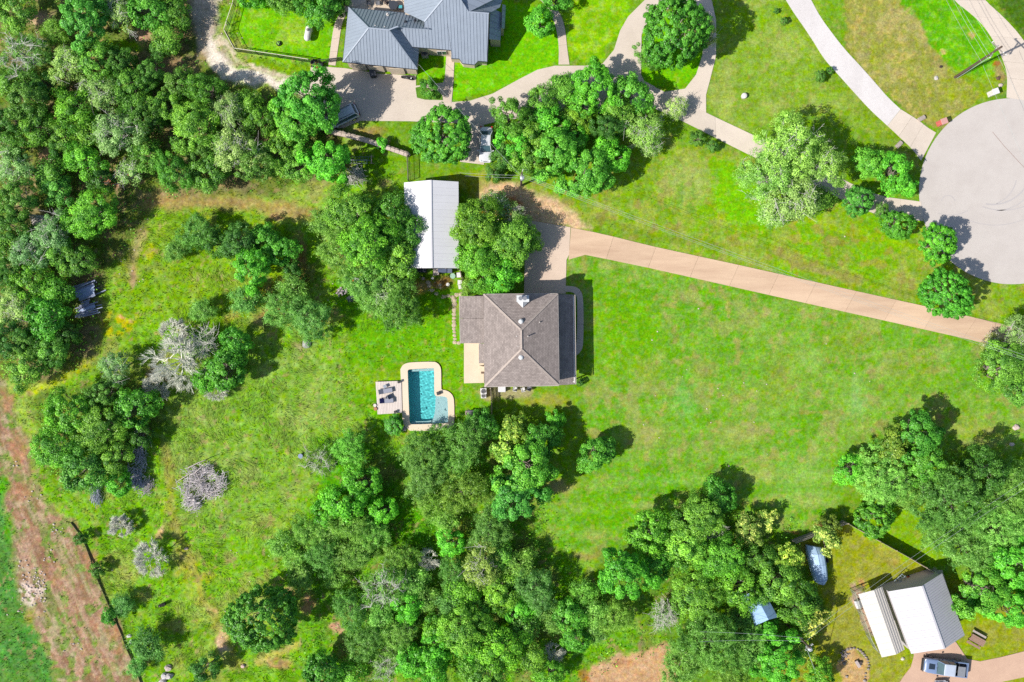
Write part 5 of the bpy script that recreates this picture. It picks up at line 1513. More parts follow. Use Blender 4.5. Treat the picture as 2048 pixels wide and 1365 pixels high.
    (398, 465, 44, 'feather', 'in the upper left of the middle meadow', DK), (350, 500, 26, 'feather', 'small, left of the meadow thicket', None, False), (482, 490, 44, 'ever', 'blue-green, in the meadow thicket', BLU), (435, 490, 30, 'ever', 'dark, on the left of the blue-green meadow evergreen', DK), (532, 482, 36, 'leafy', 'right of the blue-green meadow evergreen', DK), (505, 535, 46, 'leafy', 'bright, below the blue-green meadow evergreen', BR), (560, 500, 34, 'leafy', 'on the right rim of the meadow thicket', None), (585, 545, 24, 'ever', 'dark, on the right rim of the meadow thicket', DK, False),
    (492, 602, 34, 'feather', 'blue-grey, below the meadow thicket', BLU), (402, 620, 28, 'feather', 'thin, above the white bare tree', None, False), (562, 622, 44, 'feather', 'left of the sunny lawn above the pool', None), (622, 640, 50, 'feather', 'blue-green, above the grey boulder', BLU), (585, 580, 34, 'feather', 'between the meadow thicket and the boulder', None),
    # about the workshop and house
    (705, 425, 62, 'oak', 'just left of the white workshop', None), (784, 438, 54, 'oak', 'overlapping the left eave of the workshop', DK), (738, 492, 68, 'oak', 'lower left of the workshop', BR), (682, 500, 54, 'feather', 'on the meadow side of the workshop trees', None), (796, 510, 50, 'oak', 'reaching over the lower roof of the workshop', None), (816, 468, 44, 'oak', 'with dead twigs over the middle of the workshop roof', DK), (655, 450, 36, 'feather', 'thin, left of the workshop trees', None),
    (730, 560, 48, 'silver', 'grey, above the rubbish heap', GRY), (788, 552, 40, 'oak', 'at the lower left corner of the workshop', None), (800, 618, 54, 'feather', 'with a large shadow on the lawn left of the house', DK), (740, 600, 32, 'feather', 'right of the rubbish heap', None), (775, 580, 34, 'pale', 'greyish, between workshop and lawn', None),
    (958, 455, 62, 'oak', 'covering the right eave of the workshop', YEL), (1022, 482, 62, 'oak', 'at the head of the main drive', LT, None, None, .85), (958, 525, 58, 'oak', 'between the workshop and the house', BR), (1030, 445, 42, 'pale', 'overhanging the orange dirt', None, None, None, .7), (1000, 552, 44, 'leafy', 'touching the north eave of the house', BR), (990, 410, 30, 'pale', 'above the workshop shadow, left of the dirt', None), (940, 572, 24, 'feather', 'by the north corner of the west wing', YEL), (1055, 480, 30, 'oak', 'over the left edge of the drive apron', LT),
    (788, 851, 21, 'round', 'at the lower left corner of the pool', (.8, .85, .9), None, None, .5), (1160, 766, 8, 'ever', 'tiny, at the south east corner of the porch', DK),
    # south of the pool
    (700, 900, 44, 'feather', 'casting a long shadow left of the pool shrub', BR), (640, 922, 36, 'half', 'leaning, at the meadow edge below the pool deck', YEL), (852, 905, 60, 'feather', 'directly below the pool', None), (932, 880, 54, 'feather', 'below right of the pool', DK), (965, 850, 34, 'leafy', 'at the right corner of the pool', DK), (1030, 860, 34, 'blossom', 'below the house', (.8, 1, .7)), (1012, 900, 30, 'blossom', 'left of the big light tree below the house', (.8, 1, .7)), (1050, 935, 62, 'leafy', 'large and light, below the house', LT), (1035, 995, 56, 'leafy', 'reaching into the front lawn from the left', BLU), (1110, 838, 19, 'leafy', 'vivid, in the shade south of the house', BR), (1188, 912, 34, 'leafy', 'standing apart in the front lawn', None), (1212, 900, 24, 'leafy', 'behind the one standing apart in the front lawn', DK, False), (1085, 880, 38, 'leafy', 'in deep shade south of the house', DK),
    (690, 1002, 44, 'leafy', 'vivid, at the left of the lower thicket', BR), (722, 965, 40, 'leafy', 'vivid, below the tree with the long shadow', BR), (705, 1048, 48, 'feather', 'olive, in the lower thicket', YEL), (620, 1062, 38, 'feather', 'pale, on the meadow side of the lower thicket', LT), (562, 1092, 32, 'feather', 'small and pale, farthest into the lower meadow', LT), (645, 1112, 42, 'feather', 'dark, on the left of the lower thicket', DK), (602, 1152, 32, 'silver', 'pale, on the left of the lower thicket', GRY), (672, 1160, 24, 'silver', 'small, below the dark feathery tree', LT, False), (722, 1102, 40, 'feather', 'in the middle of the lower thicket', None), (770, 1172, 50, 'half', 'grey, in the middle of the lower thicket', None), (802, 1118, 40, 'feather', 'yellowish, above the grey half-bare one', YEL),
    (850, 955, 50, 'feather', 'pale, second below the pool', GRY), (862, 1005, 38, 'feather', 'olive, beside the dark green hollow', YEL), (930, 985, 54, 'silver', 'pale, left of the big light tree', YEL), (980, 1062, 50, 'feather', 'right of the dark green hollow', None), (962, 1132, 50, 'pale', 'olive, below the dark green hollow', YEL), (1000, 1185, 46, 'oak', 'in the lower thicket beside the grey-green round one', YEL), (858, 1118, 24, 'dead', 'thin, at the foot of the dark green hollow', None), (852, 1200, 30, 'silver', 'small, at the centre of the lower thicket', GRY), (902, 1208, 34, 'silver', 'smoky grey, lower middle', BLU), (880, 1262, 40, 'oak', 'below the smoky grey tree', BR), (800, 1272, 44, 'feather', 'left of the two grey crowns at the bottom', None), (730, 1288, 44, 'feather', 'at the bottom, left part of the lower thicket', None), (700, 1222, 44, 'feather', 'above the pink bare patch', DK), (772, 1330, 34, 'half', 'pale, near the bottom edge', GRY), (812, 1245, 24, 'dead', 'small white, in the bottom thicket', None), (785, 1310, 22, 'dead', 'small silver, near the bottom edge', None),
    (928, 1262, 58, 'oak', 'big, at the bottom left of the grey tuft', LT), (1000, 1290, 56, 'oak', 'just left of the grey tuft', BR), (965, 1342, 50, 'oak', 'cut by the bottom edge left of the grey tuft', None), (860, 1335, 44, 'leafy', 'cut by the bottom edge, middle', BR), (700, 1350, 36, 'oak', 'at the bottom edge right of the dark round one', BR), (905, 1150, 38, 'feather', 'dark, in the middle of the lower thicket', DK), (765, 1020, 30, 'leafy', 'bright, left of the dark green hollow', BR), (900, 1085, 30, 'leafy', 'low and vivid in the dark green hollow', BR),
    (245, 1052, 26, 'dead', 'pale, beside the upper end of the silt fence', None), (305, 1115, 40, 'dead', 'white, alone in the lower meadow', None), (245, 1210, 25, 'silver', 'small, on the silt fence', BLU, False), (292, 1292, 36, 'silver', 'blue-grey, at the lower end of the silt fence', BLU), (412, 1338, 30, 'ever', 'at the bottom edge left of the dark round one', BLU), (522, 1240, 74, 'round', 'dark and alone in the lower meadow', (1.1, .95, 1.1)), (650, 1340, 40, 'leafy', 'at the bottom edge, dark', DK), (275, 1335, 22, 'silver', 'cut by the bottom edge by the silt fence', BLU),
    (905, 925, 40, 'feather', 'filling the gap below the pool, right side', LT), (890, 1040, 30, 'feather', 'small, on the left lip of the dark green hollow', LT), (655, 1065, 36, 'feather', 'between the two pale ones of the lower thicket', LT), (745, 1065, 38, 'feather', 'left of the dark green hollow, middle one', LT), (690, 1110, 34, 'silver', 'mid left of the lower thicket', None), (825, 1165, 36, 'feather', 'right of the big grey half-bare tree', LT), (815, 1215, 34, 'leafy', 'low between the grey crowns of the lower thicket', BR), (925, 1185, 36, 'oak', 'right of the smoky grey tree', BR), (960, 1230, 38, 'oak', 'above the big bottom oak', LT), (870, 1300, 36, 'leafy', 'near the bottom, left of the big bottom oak', BR), (1040, 1130, 36, 'feather', 'left shoulder of the round grey-green one', LT), (1040, 1220, 34, 'leafy', 'below the left shoulder of the round grey-green one', BR), (760, 1235, 34, 'feather', 'above the bottom left feathery pair', LT), (1000, 1110, 34, 'oak', 'right of the dark green hollow, lower one', None), (1005, 1010, 40, 'silver', 'at the left foot of the large light tree', None), (650, 1030, 32, 'leafy', 'small and vivid on the meadow side', BR), (590, 1120, 28, 'silver', 'farthest left of the lower thicket', LT), (820, 1320, 34, 'leafy', 'near the bottom edge between two grey tufts', BR), (940, 1310, 34, 'leafy', 'at the bottom between two large oaks', BR), (1170, 1185, 30, 'feather', 'low in the shade at the foot of the front lawn', BR, False), (1190, 1225, 32, 'feather', 'beside the pale leafy tree above the bare plot', LT),
    (1100, 245, 42, 'leafy', 'left of the blue bird bath', BR), (1030, 285, 40, 'leafy', 'in the left part of the big clump', BR), (1220, 310, 40, 'leafy', 'on the right flank of the lowest of the big clump', BR), (1140, 275, 34, 'leafy', 'just below the blue bird bath', BR), (1165, 205, 34, 'leafy', 'just above the blue bird bath', BR),
    (160, 1078, 14, 'ever', 'tiny, over the upper end of the silt fence', None), (192, 1140, 16, 'ever', 'over the middle of the silt fence', None), (222, 1232, 18, 'leafy', 'over the lower part of the silt fence', DK),
    # south, right of the middle
    (1072, 1180, 50, 'feather', 'grey-green and round, at the foot of the front lawn', BLU), (1250, 1150, 58, 'leafy', 'bright, left of the lower right wood', BR), (1235, 1235, 40, 'feather', 'pale, below the bright leafy tree', YEL), (1140, 1232, 34, 'leafy', 'pale, above the grey tuft and right', None), (1050, 1255, 36, 'oak', 'above the grey tuft and left', None), (1062, 1310, 34, 'oak', 'left of the grey tuft near the bottom', None), (1108, 1305, 23, 'dead', 'a pinkish-grey tuft near the bottom edge', None), (1100, 1350, 30, 'leafy', 'under the grey tuft at the bottom edge', YEL), (1150, 1275, 30, 'leafy', 'in shade right of the grey tuft', DK), (1190, 1265, 26, 'feather', 'low, above the bare earth plot', None, False), (1110, 1240, 34, 'feather', 'below the round grey-green one', None),
    (1300, 1062, 50, 'oak', 'at the upper left of the lower right wood', BR), (1398, 1030, 58, 'oak', 'at the top of the lower right wood', None), (1440, 992, 34, 'leafy', 'highest of the lower right wood, dark', DK), (1370, 1090, 54, 'oak', 'in the upper middle of the lower right wood', LT), (1420, 1065, 34, 'half', 'small grey, at the top of the lower right wood', None), (1442, 1112, 58, 'oak', 'in the middle of the lower right wood', BR), (1480, 1180, 50, 'oak', 'above the blue-roofed shed', BR), (1390, 1195, 58, 'oak', 'in the left middle of the lower right wood', None), (1330, 1232, 26, 'half', 'whitish, above the bare earth plot', GRY, False), (1315, 1130, 34, 'leafy', 'between two bright trees of the lower right wood', DK), (1425, 1285, 72, 'feather', 'very large and dark, left of the blue-roofed shed', DK), (1372, 1325, 56, 'feather', 'large, right of the bare earth plot', None), (1495, 1300, 50, 'feather', 'below the blue-roofed shed', None), (1482, 1236, 30, 'feather', 'hiding the left eave of the blue-roofed shed', DK, False), (1500, 1062, 36, 'blossom', 'upper left one by the covered boat', None), (1535, 1042, 22, 'blossom', 'topmost by the board fence', None), (1574, 1114, 34, 'blossom', 'just left of the covered boat', BR), (1652, 1078, 28, 'blossom', 'overhanging the top of the covered boat', None), (1560, 1168, 52, 'oak', 'between the covered boat and the blue-roofed shed', None), (1520, 1180, 30, 'oak', 'over the upper end of the blue-roofed shed', None), (1600, 1212, 50, 'oak', 'right of the blue-roofed shed', DK), (1625, 1240, 32, 'blossom', 'above the lower utility pole', None), (1600, 1300, 34, 'blossom', 'around the lower utility pole', BR), (1560, 1322, 54, 'leafy', 'at the bottom edge below the lower utility pole', BR), (1520, 1120, 40, 'oak', 'dark, between two blossoming trees', DK), (1540, 1265, 26, 'leafy', 'small, below the blue-roofed shed', BR, False), (1460, 1345, 44, 'feather', 'cut by the bottom edge, right of the bare plot', YEL), (1640, 1350, 30, 'leafy', 'at the bottom edge left of the fire ring', YEL), (1660, 1052, 22, 'ever', 'reddish, on the outer side of the board fence', (1.6, .9, .8)),
    (1765, 955, 66, 'feather', 'pale, at the left of the right-hand wood', LT), (1785, 970, 36, 'half', 'small and pale, at the left of the right-hand wood', LT), (1850, 925, 48, 'leafy', 'behind the dark topmost one of the right-hand wood', None), (1810, 990, 44, 'feather', 'between the pale tree and the largest of the right-hand wood', None), (1832, 872, 50, 'leafy', 'dark, topmost of the right-hand wood', DK), (1790, 900, 40, 'leafy', 'reddish, at the upper left of the right-hand wood', (1.5, .8, .9)), (1702, 942, 32, 'leafy', 'vivid, at the left tip of the right-hand wood', BR), (1750, 1038, 40, 'round', 'outside the board fence', (1.1, .95, .9)), (1900, 1000, 80, 'feather', 'largest and dark, middle of the right-hand wood', DK), (1962, 940, 52, 'ever', 'at the top of the right-hand wood', DK), (2012, 985, 58, 'feather', 'at the right edge under the power lines', None), (1995, 1060, 66, 'feather', 'pale, under the power lines by the right edge', LT), (1940, 1100, 58, 'feather', 'above the ribbed garage', None), (2025, 1130, 56, 'leafy', 'at the right edge, level with the garage', BR), (1965, 1180, 56, 'leafy', 'right of the ribbed garage', None), (2018, 1215, 48, 'leafy', 'at the right edge above the picnic table', BR), (1935, 1205, 24, 'leafy', 'small, hugging the right side of the garage', BLU, False), (2045, 1010, 36, 'leafy', 'cut by the right edge in the right-hand wood', BR), (1870, 1065, 40, 'feather', 'at the lower left of the right-hand wood', None),
]:
    tree(*a)

# low brush filling the floor of the woods
def undergrowth():
    W3B = [(640, 1020), (900, 880), (1090, 980), (1180, 1200), (1000, 1365), (700, 1365)]
    r = np.random.default_rng(9); V = []; T = []
    n0 = 150000
    x = r.uniform(-40, 2100, n0); y = r.uniform(-40, 1410, n0)
    ok = np.zeros(n0, bool)
    for poly in (WOOD, W2, W3, W3B, W4, [(1760, 860), (1900, 900), (2100, 950), (2100, 1220), (1950, 1200), (1890, 1110), (1850, 1010)]): ok |= inside(x, y, poly)
    d = fbm(x, y, 16, 121, 2)
    ok &= (d > .47) & (r.random(n0) < .62)
    bad = inside(x, y, [(375, -50), (440, -50), (440, 70), (500, 130), (640, 150), (640, 190), (500, 165), (420, 140), (390, 80)])
    ok &= ~bad
    x, y, d = x[ok], y[ok], d[ok]; n = len(x)
    i = np.clip(np.searchsorted(gx, x), 0, NX - 1); j = np.clip(np.searchsorted(gy, y), 0, NY - 1)
    z = GZ[j, i] + r.uniform(.02, 1, n) ** 1.3 * (d - .40) * 5.0
    pos = np.stack([(x - 1024) / S, (682.5 - y) / S, z], -1)
    nrm = np.array([0, 0, .6]) + r.normal(size=(n, 3)) * .6
    V = leaf_faces(r, pos, nrm, r.uniform(.16, .34, n), .6)
    me = quads_mesh('undergrowth', V, .4 + r.normal(0, .28, n) + (fbm(x, y, 30, 122) - .5), LEAF['oak'])
    o = bpy.data.objects.new('undergrowth', me); COL.objects.link(o); o.color = (1.15, 1.25, 1, 1)
    props(o, 'low tangled brush on the floor of the woods', kind='stuff')


undergrowth()
# ------------------------------------------------------------------ vehicles
tyrem = mat('tyre_rubber', (.02, .02, .02), .2, 10, .9)
rimm = mat('wheel_rim', (.5, .5, .52), .1, rough=.35, metal=.8)
glassd = mat('car_glass', (.035, .075, .085), .15, 1.5, .06, 0, spec=.7, coat=.4)
headl = mat('headlight_lens', (.75, .78, .8), .05, rough=.1, spec=.7)
taill = mat('tail_light_lens', (.45, .02, .02), .05, rough=.2, spec=.6)
blackp = mat('black_plastic', (.025, .025, .028), .15, 6, .55)


def wheel(parent, x, y, r=.36, w=.24):
    mb = MB(); s = 1 if y > 0 else -1
    mb.tube([(x, y - w / 2, r), (x, y + w / 2, r)], r, 20); t = mb.build('tyre', tyrem, parent, world=False)
    mb = MB(); mb.tube([(x, y + s * (w / 2 - .03), r), (x, y + s * (w / 2 + .012), r)], r * .62, 14); mb.build('rim', rimm, t, world=False)


def body_rings(secs, zb=.28):
    R_ = []
    for x, w, zt in secs:
        zm = zb + (zt - zb) * .55
        R_.append([(x, -w * .95, zb), (x, -w, zm), (x, -w * .95, zt - .07), (x, -w * .80, zt - .01), (x, -w * .4, zt + .02), (x, w * .4, zt + .02), (x, w * .80, zt - .01), (x, w * .95, zt - .07), (x, w, zm), (x, w * .95, zb)])
    return R_


def vehicle(name, label, loc, rz, paint_m, kind, group=None):
    root = thing(name, label, {'suv': 'car', 'sedan': 'car', 'pickup': 'pickup truck'}[kind], loc, rz, group)
    B = lambda mb, nm, m, par=root, **k: mb.build(nm, m, par, world=False, **k)
    if kind == 'sedan':
        Lh, W = 2.3, .90
        secs = [(2.28, .55, .62), (2.18, .74, .70), (1.9, .84, .78), (1.1, .89, .92), (.6, .90, .98), (-1.2, .90, 1.0), (-1.9, .87, .98), (-2.18, .80, .92), (-2.3, .62, .80)]
        base, top, zb, zt = (1.05, -1.75, .82), (.25, -1.05, .62), .97, 1.44
        wx = (1.38, -1.36)
    elif kind == 'suv':
        Lh, W = 2.4, .96
        secs = [(2.38, .6, .75), (2.28, .80, .90), (1.9, .90, .98), (1.0, .95, 1.08), (.6, .96, 1.10), (-1.6, .96, 1.12), (-2.2, .93, 1.12), (-2.36, .86, 1.05), (-2.42, .7, .9)]
        base, top, zb, zt = (1.05, -2.25, .88), (.35, -1.95, .70), 1.1, 1.78
        wx = (1.45, -1.45)
    else:
        Lh, W = 2.85, 1.0
        secs = [(2.84, .62, .85), (2.72, .86, 1.0), (2.4, .96, 1.08), (1.5, 1.0, 1.16), (1.0, 1.0, 1.18), (-.92, 1.0, 1.2)]
        base, top, zb, zt = (1.28, -.92, .92), (.62, -.78, .74), 1.18, 1.86
        wx = (1.82, -1.75)
    mb = MB(); mb.loft(body_rings(secs)); bo = B(mb, 'body', paint_m, smooth=True)
    # glasshouse, roof panel and pillars
    ring = lambda x0, x1, w, z, n=1: [(x0, -w * .93, z), (x0 - .06, -w, z), (x1 + .06, -w, z), (x1, -w * .93, z), (x1, w * .93, z), (x1 + .06, w, z), (x0 - .06, w, z), (x0, w * .93, z)]
    mb = MB(); b_, t_ = ring(base[0], base[1], base[2], zb), ring(top[0], top[1], top[2], zt); mb.loft([list(reversed(b_)), list(reversed(t_))]); B(mb, 'window_glass', glassd)
    mb = MB(); r0_, r1_, r2_ = ring(top[0] + .05, top[1] - .05, top[2] + .03, zt - .02), ring(top[0], top[1], top[2], zt + .03), ring(top[0] - .2, top[1] + .2, top[2] * .7, zt + .055)
    mb.loft([list(reversed(r)) for r in (r0_, r1_, r2_)]); rf = B(mb, 'roof', mat('pale_roof_paint', C(206, 216, 232), .03, 2, .35, 0, spec=.5, coat=.5) if kind == 'pickup' else paint_m, smooth=False)  # pickup roof: the reflected sky is put into a lighter colour
    mb = MB()
    for s in (-1, 1):
        mb.beam((base[0], s * base[2] * .95, zb), (top[0], s * top[2] * .95, zt), .07)
        mb.beam((base[1], s * base[2] * .95, zb), (top[1], s * top[2] * .95, zt), .09)
        mx_ = (top[0] + top[1]) / 2 - .05
        mb.beam((mx_ + .1, s * (base[2] + .005), zb), (mx_, s * (top[2] + .005), zt), .08, .03)
    B(mb, 'pillars', paint_m)
    if kind == 'suv':
        for s in (-1, 1):
            mb = MB(); mb.beam((.25, s * .58, zt + .09), (-1.8, s * .58, zt + .09), .05); B(mb, 'roof_rail', blackp, rf)
    for x in wx:
        for s in (-1, 1): wheel(root, x, s * (W - .10), .40 if kind == 'pickup' else .35)
    for s in (-1, 1):
        mb = MB(); mb.box((Lh - .16, s * .66, .74 if kind == 'sedan' else .9), (.18, .30, .14)); B(mb, 'headlight', headl)
        mb = MB(); mb.box((base[0] - .15, s * (W + .10), zb + .04), (.16, .2, .13)); B(mb, 'mirror', blackp if kind == 'pickup' else paint_m)
        mb = MB()
        xr = -2.84 if kind == 'pickup' else -Lh + .03
        mb.box((xr, s * (W - .17), .92), (.10, .18, .3)); B(mb, 'tail_light', taill)
        for xd in ((.55, -.35) if kind != 'suv' else (.55, -.55)):
            mb = MB(); mb.box((xd, s * (W + .002), .92), (.16, .03, .03)); B(mb, 'door_handle', blackp)
    mb = MB(); mb.box((Lh - .02, 0, .48), (.16, W * 1.5, .24)); B(mb, 'front_bumper', blackp if kind == 'pickup' else paint_m, bevel=.04)
    mb = MB(); mb.box((-2.9 if kind == 'pickup' else -Lh - .02, 0, .5), (.14, W * 1.7, .22)); B(mb, 'rear_bumper', blackp, bevel=.04)
    mb = MB(); mb.box((Lh - .05, 0, .66), (.05, .5, .10)); B(mb, 'grille', blackp)
    # bonnet line and wipers
    mb = MB(); mb.beam((base[0] + .06, -.55, zb + .03), (base[0] - .1, .1, zb + .09), .025); mb.beam((base[0] + .06, 0, zb + .03), (base[0] - .1, .6, zb + .09), .025); B(mb, 'wiper', blackp)
    if kind == 'pickup':
        mb = MB()
        mb.box((-1.88, .93, .78), (1.92, .14, .84)); mb.box((-1.88, -.93, .78), (1.92, .14, .84)); mb.box((-2.80, 0, .78), (.09, 1.72, .82)); mb.box((-.99, 0, .78), (.12, 1.72, .84)); B(mb, 'bed_side', paint_m, bevel=.02)
        mb = MB(); mb.box((-1.9, 0, .62), (1.7, 1.7, .06)); B(mb, 'bed_floor', blackp)
        mb = MB(); mb.box((-2.0, .22, 1.19), (.98, 1.30, .05)); B(mb, 'tool_box', mat('tool_box_grey', (.17, .18, .20), .1, rough=.5), bevel=.015)
        mb = MB(); mb.box((1.95, 0, 1.185), (.80, .70, .03)); B(mb, 'bonnet_scoop', mat('scoop_dark', (.02, .03, .045), .1, rough=.25, spec=.5), bevel=.01)
        mb = MB()
        for y in (-.8, .8): mb.tube([(2.85, y * .9, .55), (3.05, y, .6), (3.05, y, .95), (2.9, y * .9, 1.0)], .045, 8)
        for z in (.6, .95): mb.tube([(3.05, -.8, z), (3.05, .8, z)], .05, 8)
        B(mb, 'bull_bar', blackp)
    return root


white_p = mat('white_car_paint', C(236, 238, 242), .02, 2, .3, 0, spec=.5, coat=.5)
blue_w = mat('steel_blue_paint', C(132, 154, 192), .03, 2, .3, 0, spec=.5, coat=.6)
vehicle('parked_car', 'white car under the edge of the trees, nose towards the lawn', P(972, 292), math.radians(-92), white_p, 'sedan')
vehicle('parked_suv', 'white SUV half hidden under the leafy yard trees', P(684, 238, .5), math.radians(180 + 26), mat('silver_white_paint', C(222, 228, 236), .03, 2, .3, 0, spec=.5, coat=.5), 'suv')
vehicle('pickup_truck', 'steel-blue pickup with pale painted sky sheen on its roof and dark bed, beside the garage', P(1884, 1330), math.radians(180 - 6.5), blue_w, 'pickup')
vehicle('parked_car', 'white car just entering the bottom edge below the pickup', P(1878, 1393), math.radians(92), mat('grey_white_paint', C(226, 226, 230), .03, 2, .3, 0, spec=.5, coat=.5), 'sedan')

# ------------------------------------------------------------------ neighbour's yard
tank = thing('gas_tank', 'white capsule-shaped gas tank on the fenced lawn', 'tank', P(619, 71), math.radians(79))
wtank = mat('tank_paint', C(244, 242, 242), .03, 2, .4, 0, spec=.4)
mb = MB(); r_ = .42; L_ = 2.15
mb.tube([(-L_ / 2 - .0, 0, .75)] + [(-L_ / 2 + .02 + .42 * (1 - math.cos(t)), 0, .75) for t in (.3, .6, .9, 1.2, 1.57)] + [(L_ / 2 - .02 - .42 * (1 - math.cos(t)), 0, .75) for t in (1.57, 1.2, .9, .6, .3)] + [(L_ / 2, 0, .75)],
        [.03] + [r_ * math.sin(t) for t in (.3, .6, .9, 1.2, 1.57)] + [r_ * math.sin(t) for t in (1.57, 1.2, .9, .6, .3)] + [.03], 20)
mb.build('vessel', wtank, tank, smooth=True, world=False)
mb = MB(); mb.cyl((.28, 0, 1.14), .17, .12, 14); mb.ball((.28, 0, 1.26), (.17, .17, .09), 0, 14, 6); mb.build('valve_dome', mat('dome_grey', C(150, 146, 150), .1), tank, world=False)
for x in (-.6, .6): mb = MB(); mb.box((x, 0, .18), (.14, .6, .42)); mb.build('leg', wtank, tank, world=False)

steel = mat('dark_steel', (.035, .035, .035), .2, 5, .6)
cream = mat('cream_rail', C(240, 234, 206), .05, 4, .6)


def railing(name, label, pts, h, step, post_every, rail_m, bar_m, cat='fence', bar_w=.022, top_w=.07):
    root = thing(name, label, cat, P(*pts[0]))
    for a, b in zip(pts[:-1], pts[1:]):
        A, B_ = P(*a), P(*b); L_ = (B_ - A).length; n_ = max(1, int(L_ / post_every))
        for k in range(n_):
            p, q = A + (B_ - A) * (k / n_), A + (B_ - A) * ((k + 1) / n_)
            mb = MB(); mb.box((p.x, p.y, h / 2), (.07, .07, h + .06)); mb.build('post', bar_m, root)
            mb = MB(); mb.beam((p.x, p.y, h), (q.x, q.y, h), top_w, .05); mb.build('top_rail', rail_m, root)
            m_ = max(2, int((q - p).length / step)); mb = MB()
            for j in range(1, m_):
                r = p + (q - p) * (j / m_); mb.box((r.x, r.y, h / 2), (bar_w, bar_w, h - .06))
            for z in (.15, h * .5): mb.beam((p.x, p.y, z), (q.x, q.y, z), .03, .03)
            mb.build('bars', bar_m, root)
    mb = MB(); e = P(*pts[-1]); mb.box((e.x, e.y, h / 2), (.07, .07, h + .06)); mb.build('post', bar_m, root)
    return root


railing('yard_fence', 'thin dark wire fence with cream top rail round the tank lawn', [(478, -30), (472, 14), (460, 50), (454.5, 67), (474.5, 104), (560, 116.5), (622, 126)], 1.35, .11, 2.4, cream, steel)
railing('yard_gate_fence', 'short dark fence between the mower and the metal-roofed house', [(640, 127), (662, 125), (686, 122)], 1.3, .12, 1.6, steel, steel)
railing('side_fence', 'dark metal fence between the stone wall and the workshop', [(816.5, 312), (818.5, 364)], 1.5, .12, 1.8, mat('bronze_rail', (.14, .12, .10), .1), steel)
# stone wall of separate stones
sw_ = thing('stone_wall', 'pale stone wall running below the SUV to the dark metal fence', 'wall', P(740, 285))
pts = [(655, 264), (690, 271), (738, 284), (775, 297), (816, 311)]
limes = mat('wall_stone', C(214, 196, 176), .16, 6, .9, .5, seed_obj=.14)
shared = []
for k in range(6):
    rr_ = random.Random(50 + k); mb = MB(); mb.ball((0, 0, 0), (.34 + .04 * k, .24, .18), 50 + k, 8, 5, rough=.12); o = mb.build('stone', limes, sw_, world=False); shared.append(o.data); bpy.data.objects.remove(o)
k = 0
rs = random.Random(4)
for lay in range(5):
    d = 0.0
    tot = sum((P(*b) - P(*a)).length for a, b in zip(pts[:-1], pts[1:]))
    d = rs.uniform(0, .3)
    while d < tot:
        q = P(*arc(pts, d / tot)); q2 = P(*arc(pts, min(1, d / tot + .01)))
        o = bpy.data.objects.new('stone', rs.choice(shared)); COL.objects.link(o); o.parent = sw_
        o.location = (q.x - ORIGIN[sw_.name].x, q.y - ORIGIN[sw_.name].y, .14 + lay * .27); o.rotation_euler = (rs.uniform(-.1, .1), rs.uniform(-.1, .1), math.atan2(q2.y - q.y, q2.x - q.x) + rs.uniform(-.12, .12))
        d += rs.uniform(.52, .74)
mb = MB()
for a, b in zip(pts[:-1], pts[1:]): mb.beam(P(*a, .6), P(*b, .6), .30, 1.25)
mb.build('mortar_core', mat('wall_mortar', C(190, 174, 156), .1, 8), sw_)
# coping slabs
n_ = 18
for j in range(n_):
    a, b = P(*arc(pts, j / n_ + .002), 1.43), P(*arc(pts, (j + 1) / n_ - .002), 1.43); mb = MB(); mb.beam(a, b, .42, .09); mb.build('coping_slab', mat('coping_slab', C(226, 206, 190), .1, 5, .9, .3, seed_obj=.07), sw_)

def ac_unit(px, py, label, s=.8, tone=(196, 186, 176), h=.85):
    r = thing('air_conditioner', label, 'air conditioner', P(px, py), .05)
    mb = MB(); mb.box((0, 0, h / 2), (s, s, h)); mb.build('case', mat('ac_case_%d' % tone[0], C(*tone), .06, 3, .5), r, world=False, bevel=.03)
    mb = MB(); mb.cyl((0, 0, h), s * .40, .015, 20); f = mb.build('fan_opening', mat('ac_dark', (.02, .02, .022)), r, world=False)
    mb = MB()
    for k in range(5):
        a = k * 2 * math.pi / 5; mb.beam((.05 * math.cos(a), .05 * math.sin(a), h + .03), (s * .37 * math.cos(a + .3), s * .37 * math.sin(a + .3), h + .03), .12, .012)
    mb.cyl((0, 0, h + .02), .07, .05, 10); mb.build('fan', mat('ac_fan', (.09, .09, .1)), r, world=False)
    mb = MB()
    for q in (.2, .3, .4):
        n_ = 20
        for k in range(n_):
            a, b = 2 * math.pi * k / n_, 2 * math.pi * (k + 1) / n_; mb.beam((s * q * math.cos(a), s * q * math.sin(a), h + .06), (s * q * math.cos(b), s * q * math.sin(b), h + .06), .016)
    mb.build('grille', mat('ac_wire', C(200, 196, 190)), r, world=False)
    return r


ac_unit(850.5, 111, 'tan air conditioner with round fan beside the metal-roofed house', .85)
mb = MB(); c = P(850.5, 100); mb.box((c.x, c.y, .4), (.5, .35, .8)); recentre(mb.build('meter_cabinet', mat('cab_dark', (.06, .065, .075)), None, bevel=.02, label='dark utility cabinet behind the tan air conditioner', cat='cabinet'))
# wheeled bin in front of the garage
bn = thing('wheeled_bin', 'black wheeled bin standing before the metal-roofed garage', 'bin', P(748, 151), .15)
mb = MB(); mb.box((0, 0, .52), (.70, .80, 1.0), taper=1.12); mb.build('tub', blackp, bn, world=False, bevel=.03)
mb = MB(); mb.box((0, .02, 1.06), (.84, .95, .07)); mb.build('lid', mat('bin_lid', (.05, .055, .065), .1, rough=.45), bn, world=False, bevel=.025)
mb = MB(); mb.tube([(-.3, .52, 1.0), (.3, .52, 1.0)], .03, 8); mb.build('handle', blackp, bn, world=False)
for s in (-.3, .3): mb = MB(); mb.tube([(s - .04, .4, .13), (s + .04, .4, .13)], .13, 12); mb.build('wheel', tyrem, bn, world=False)
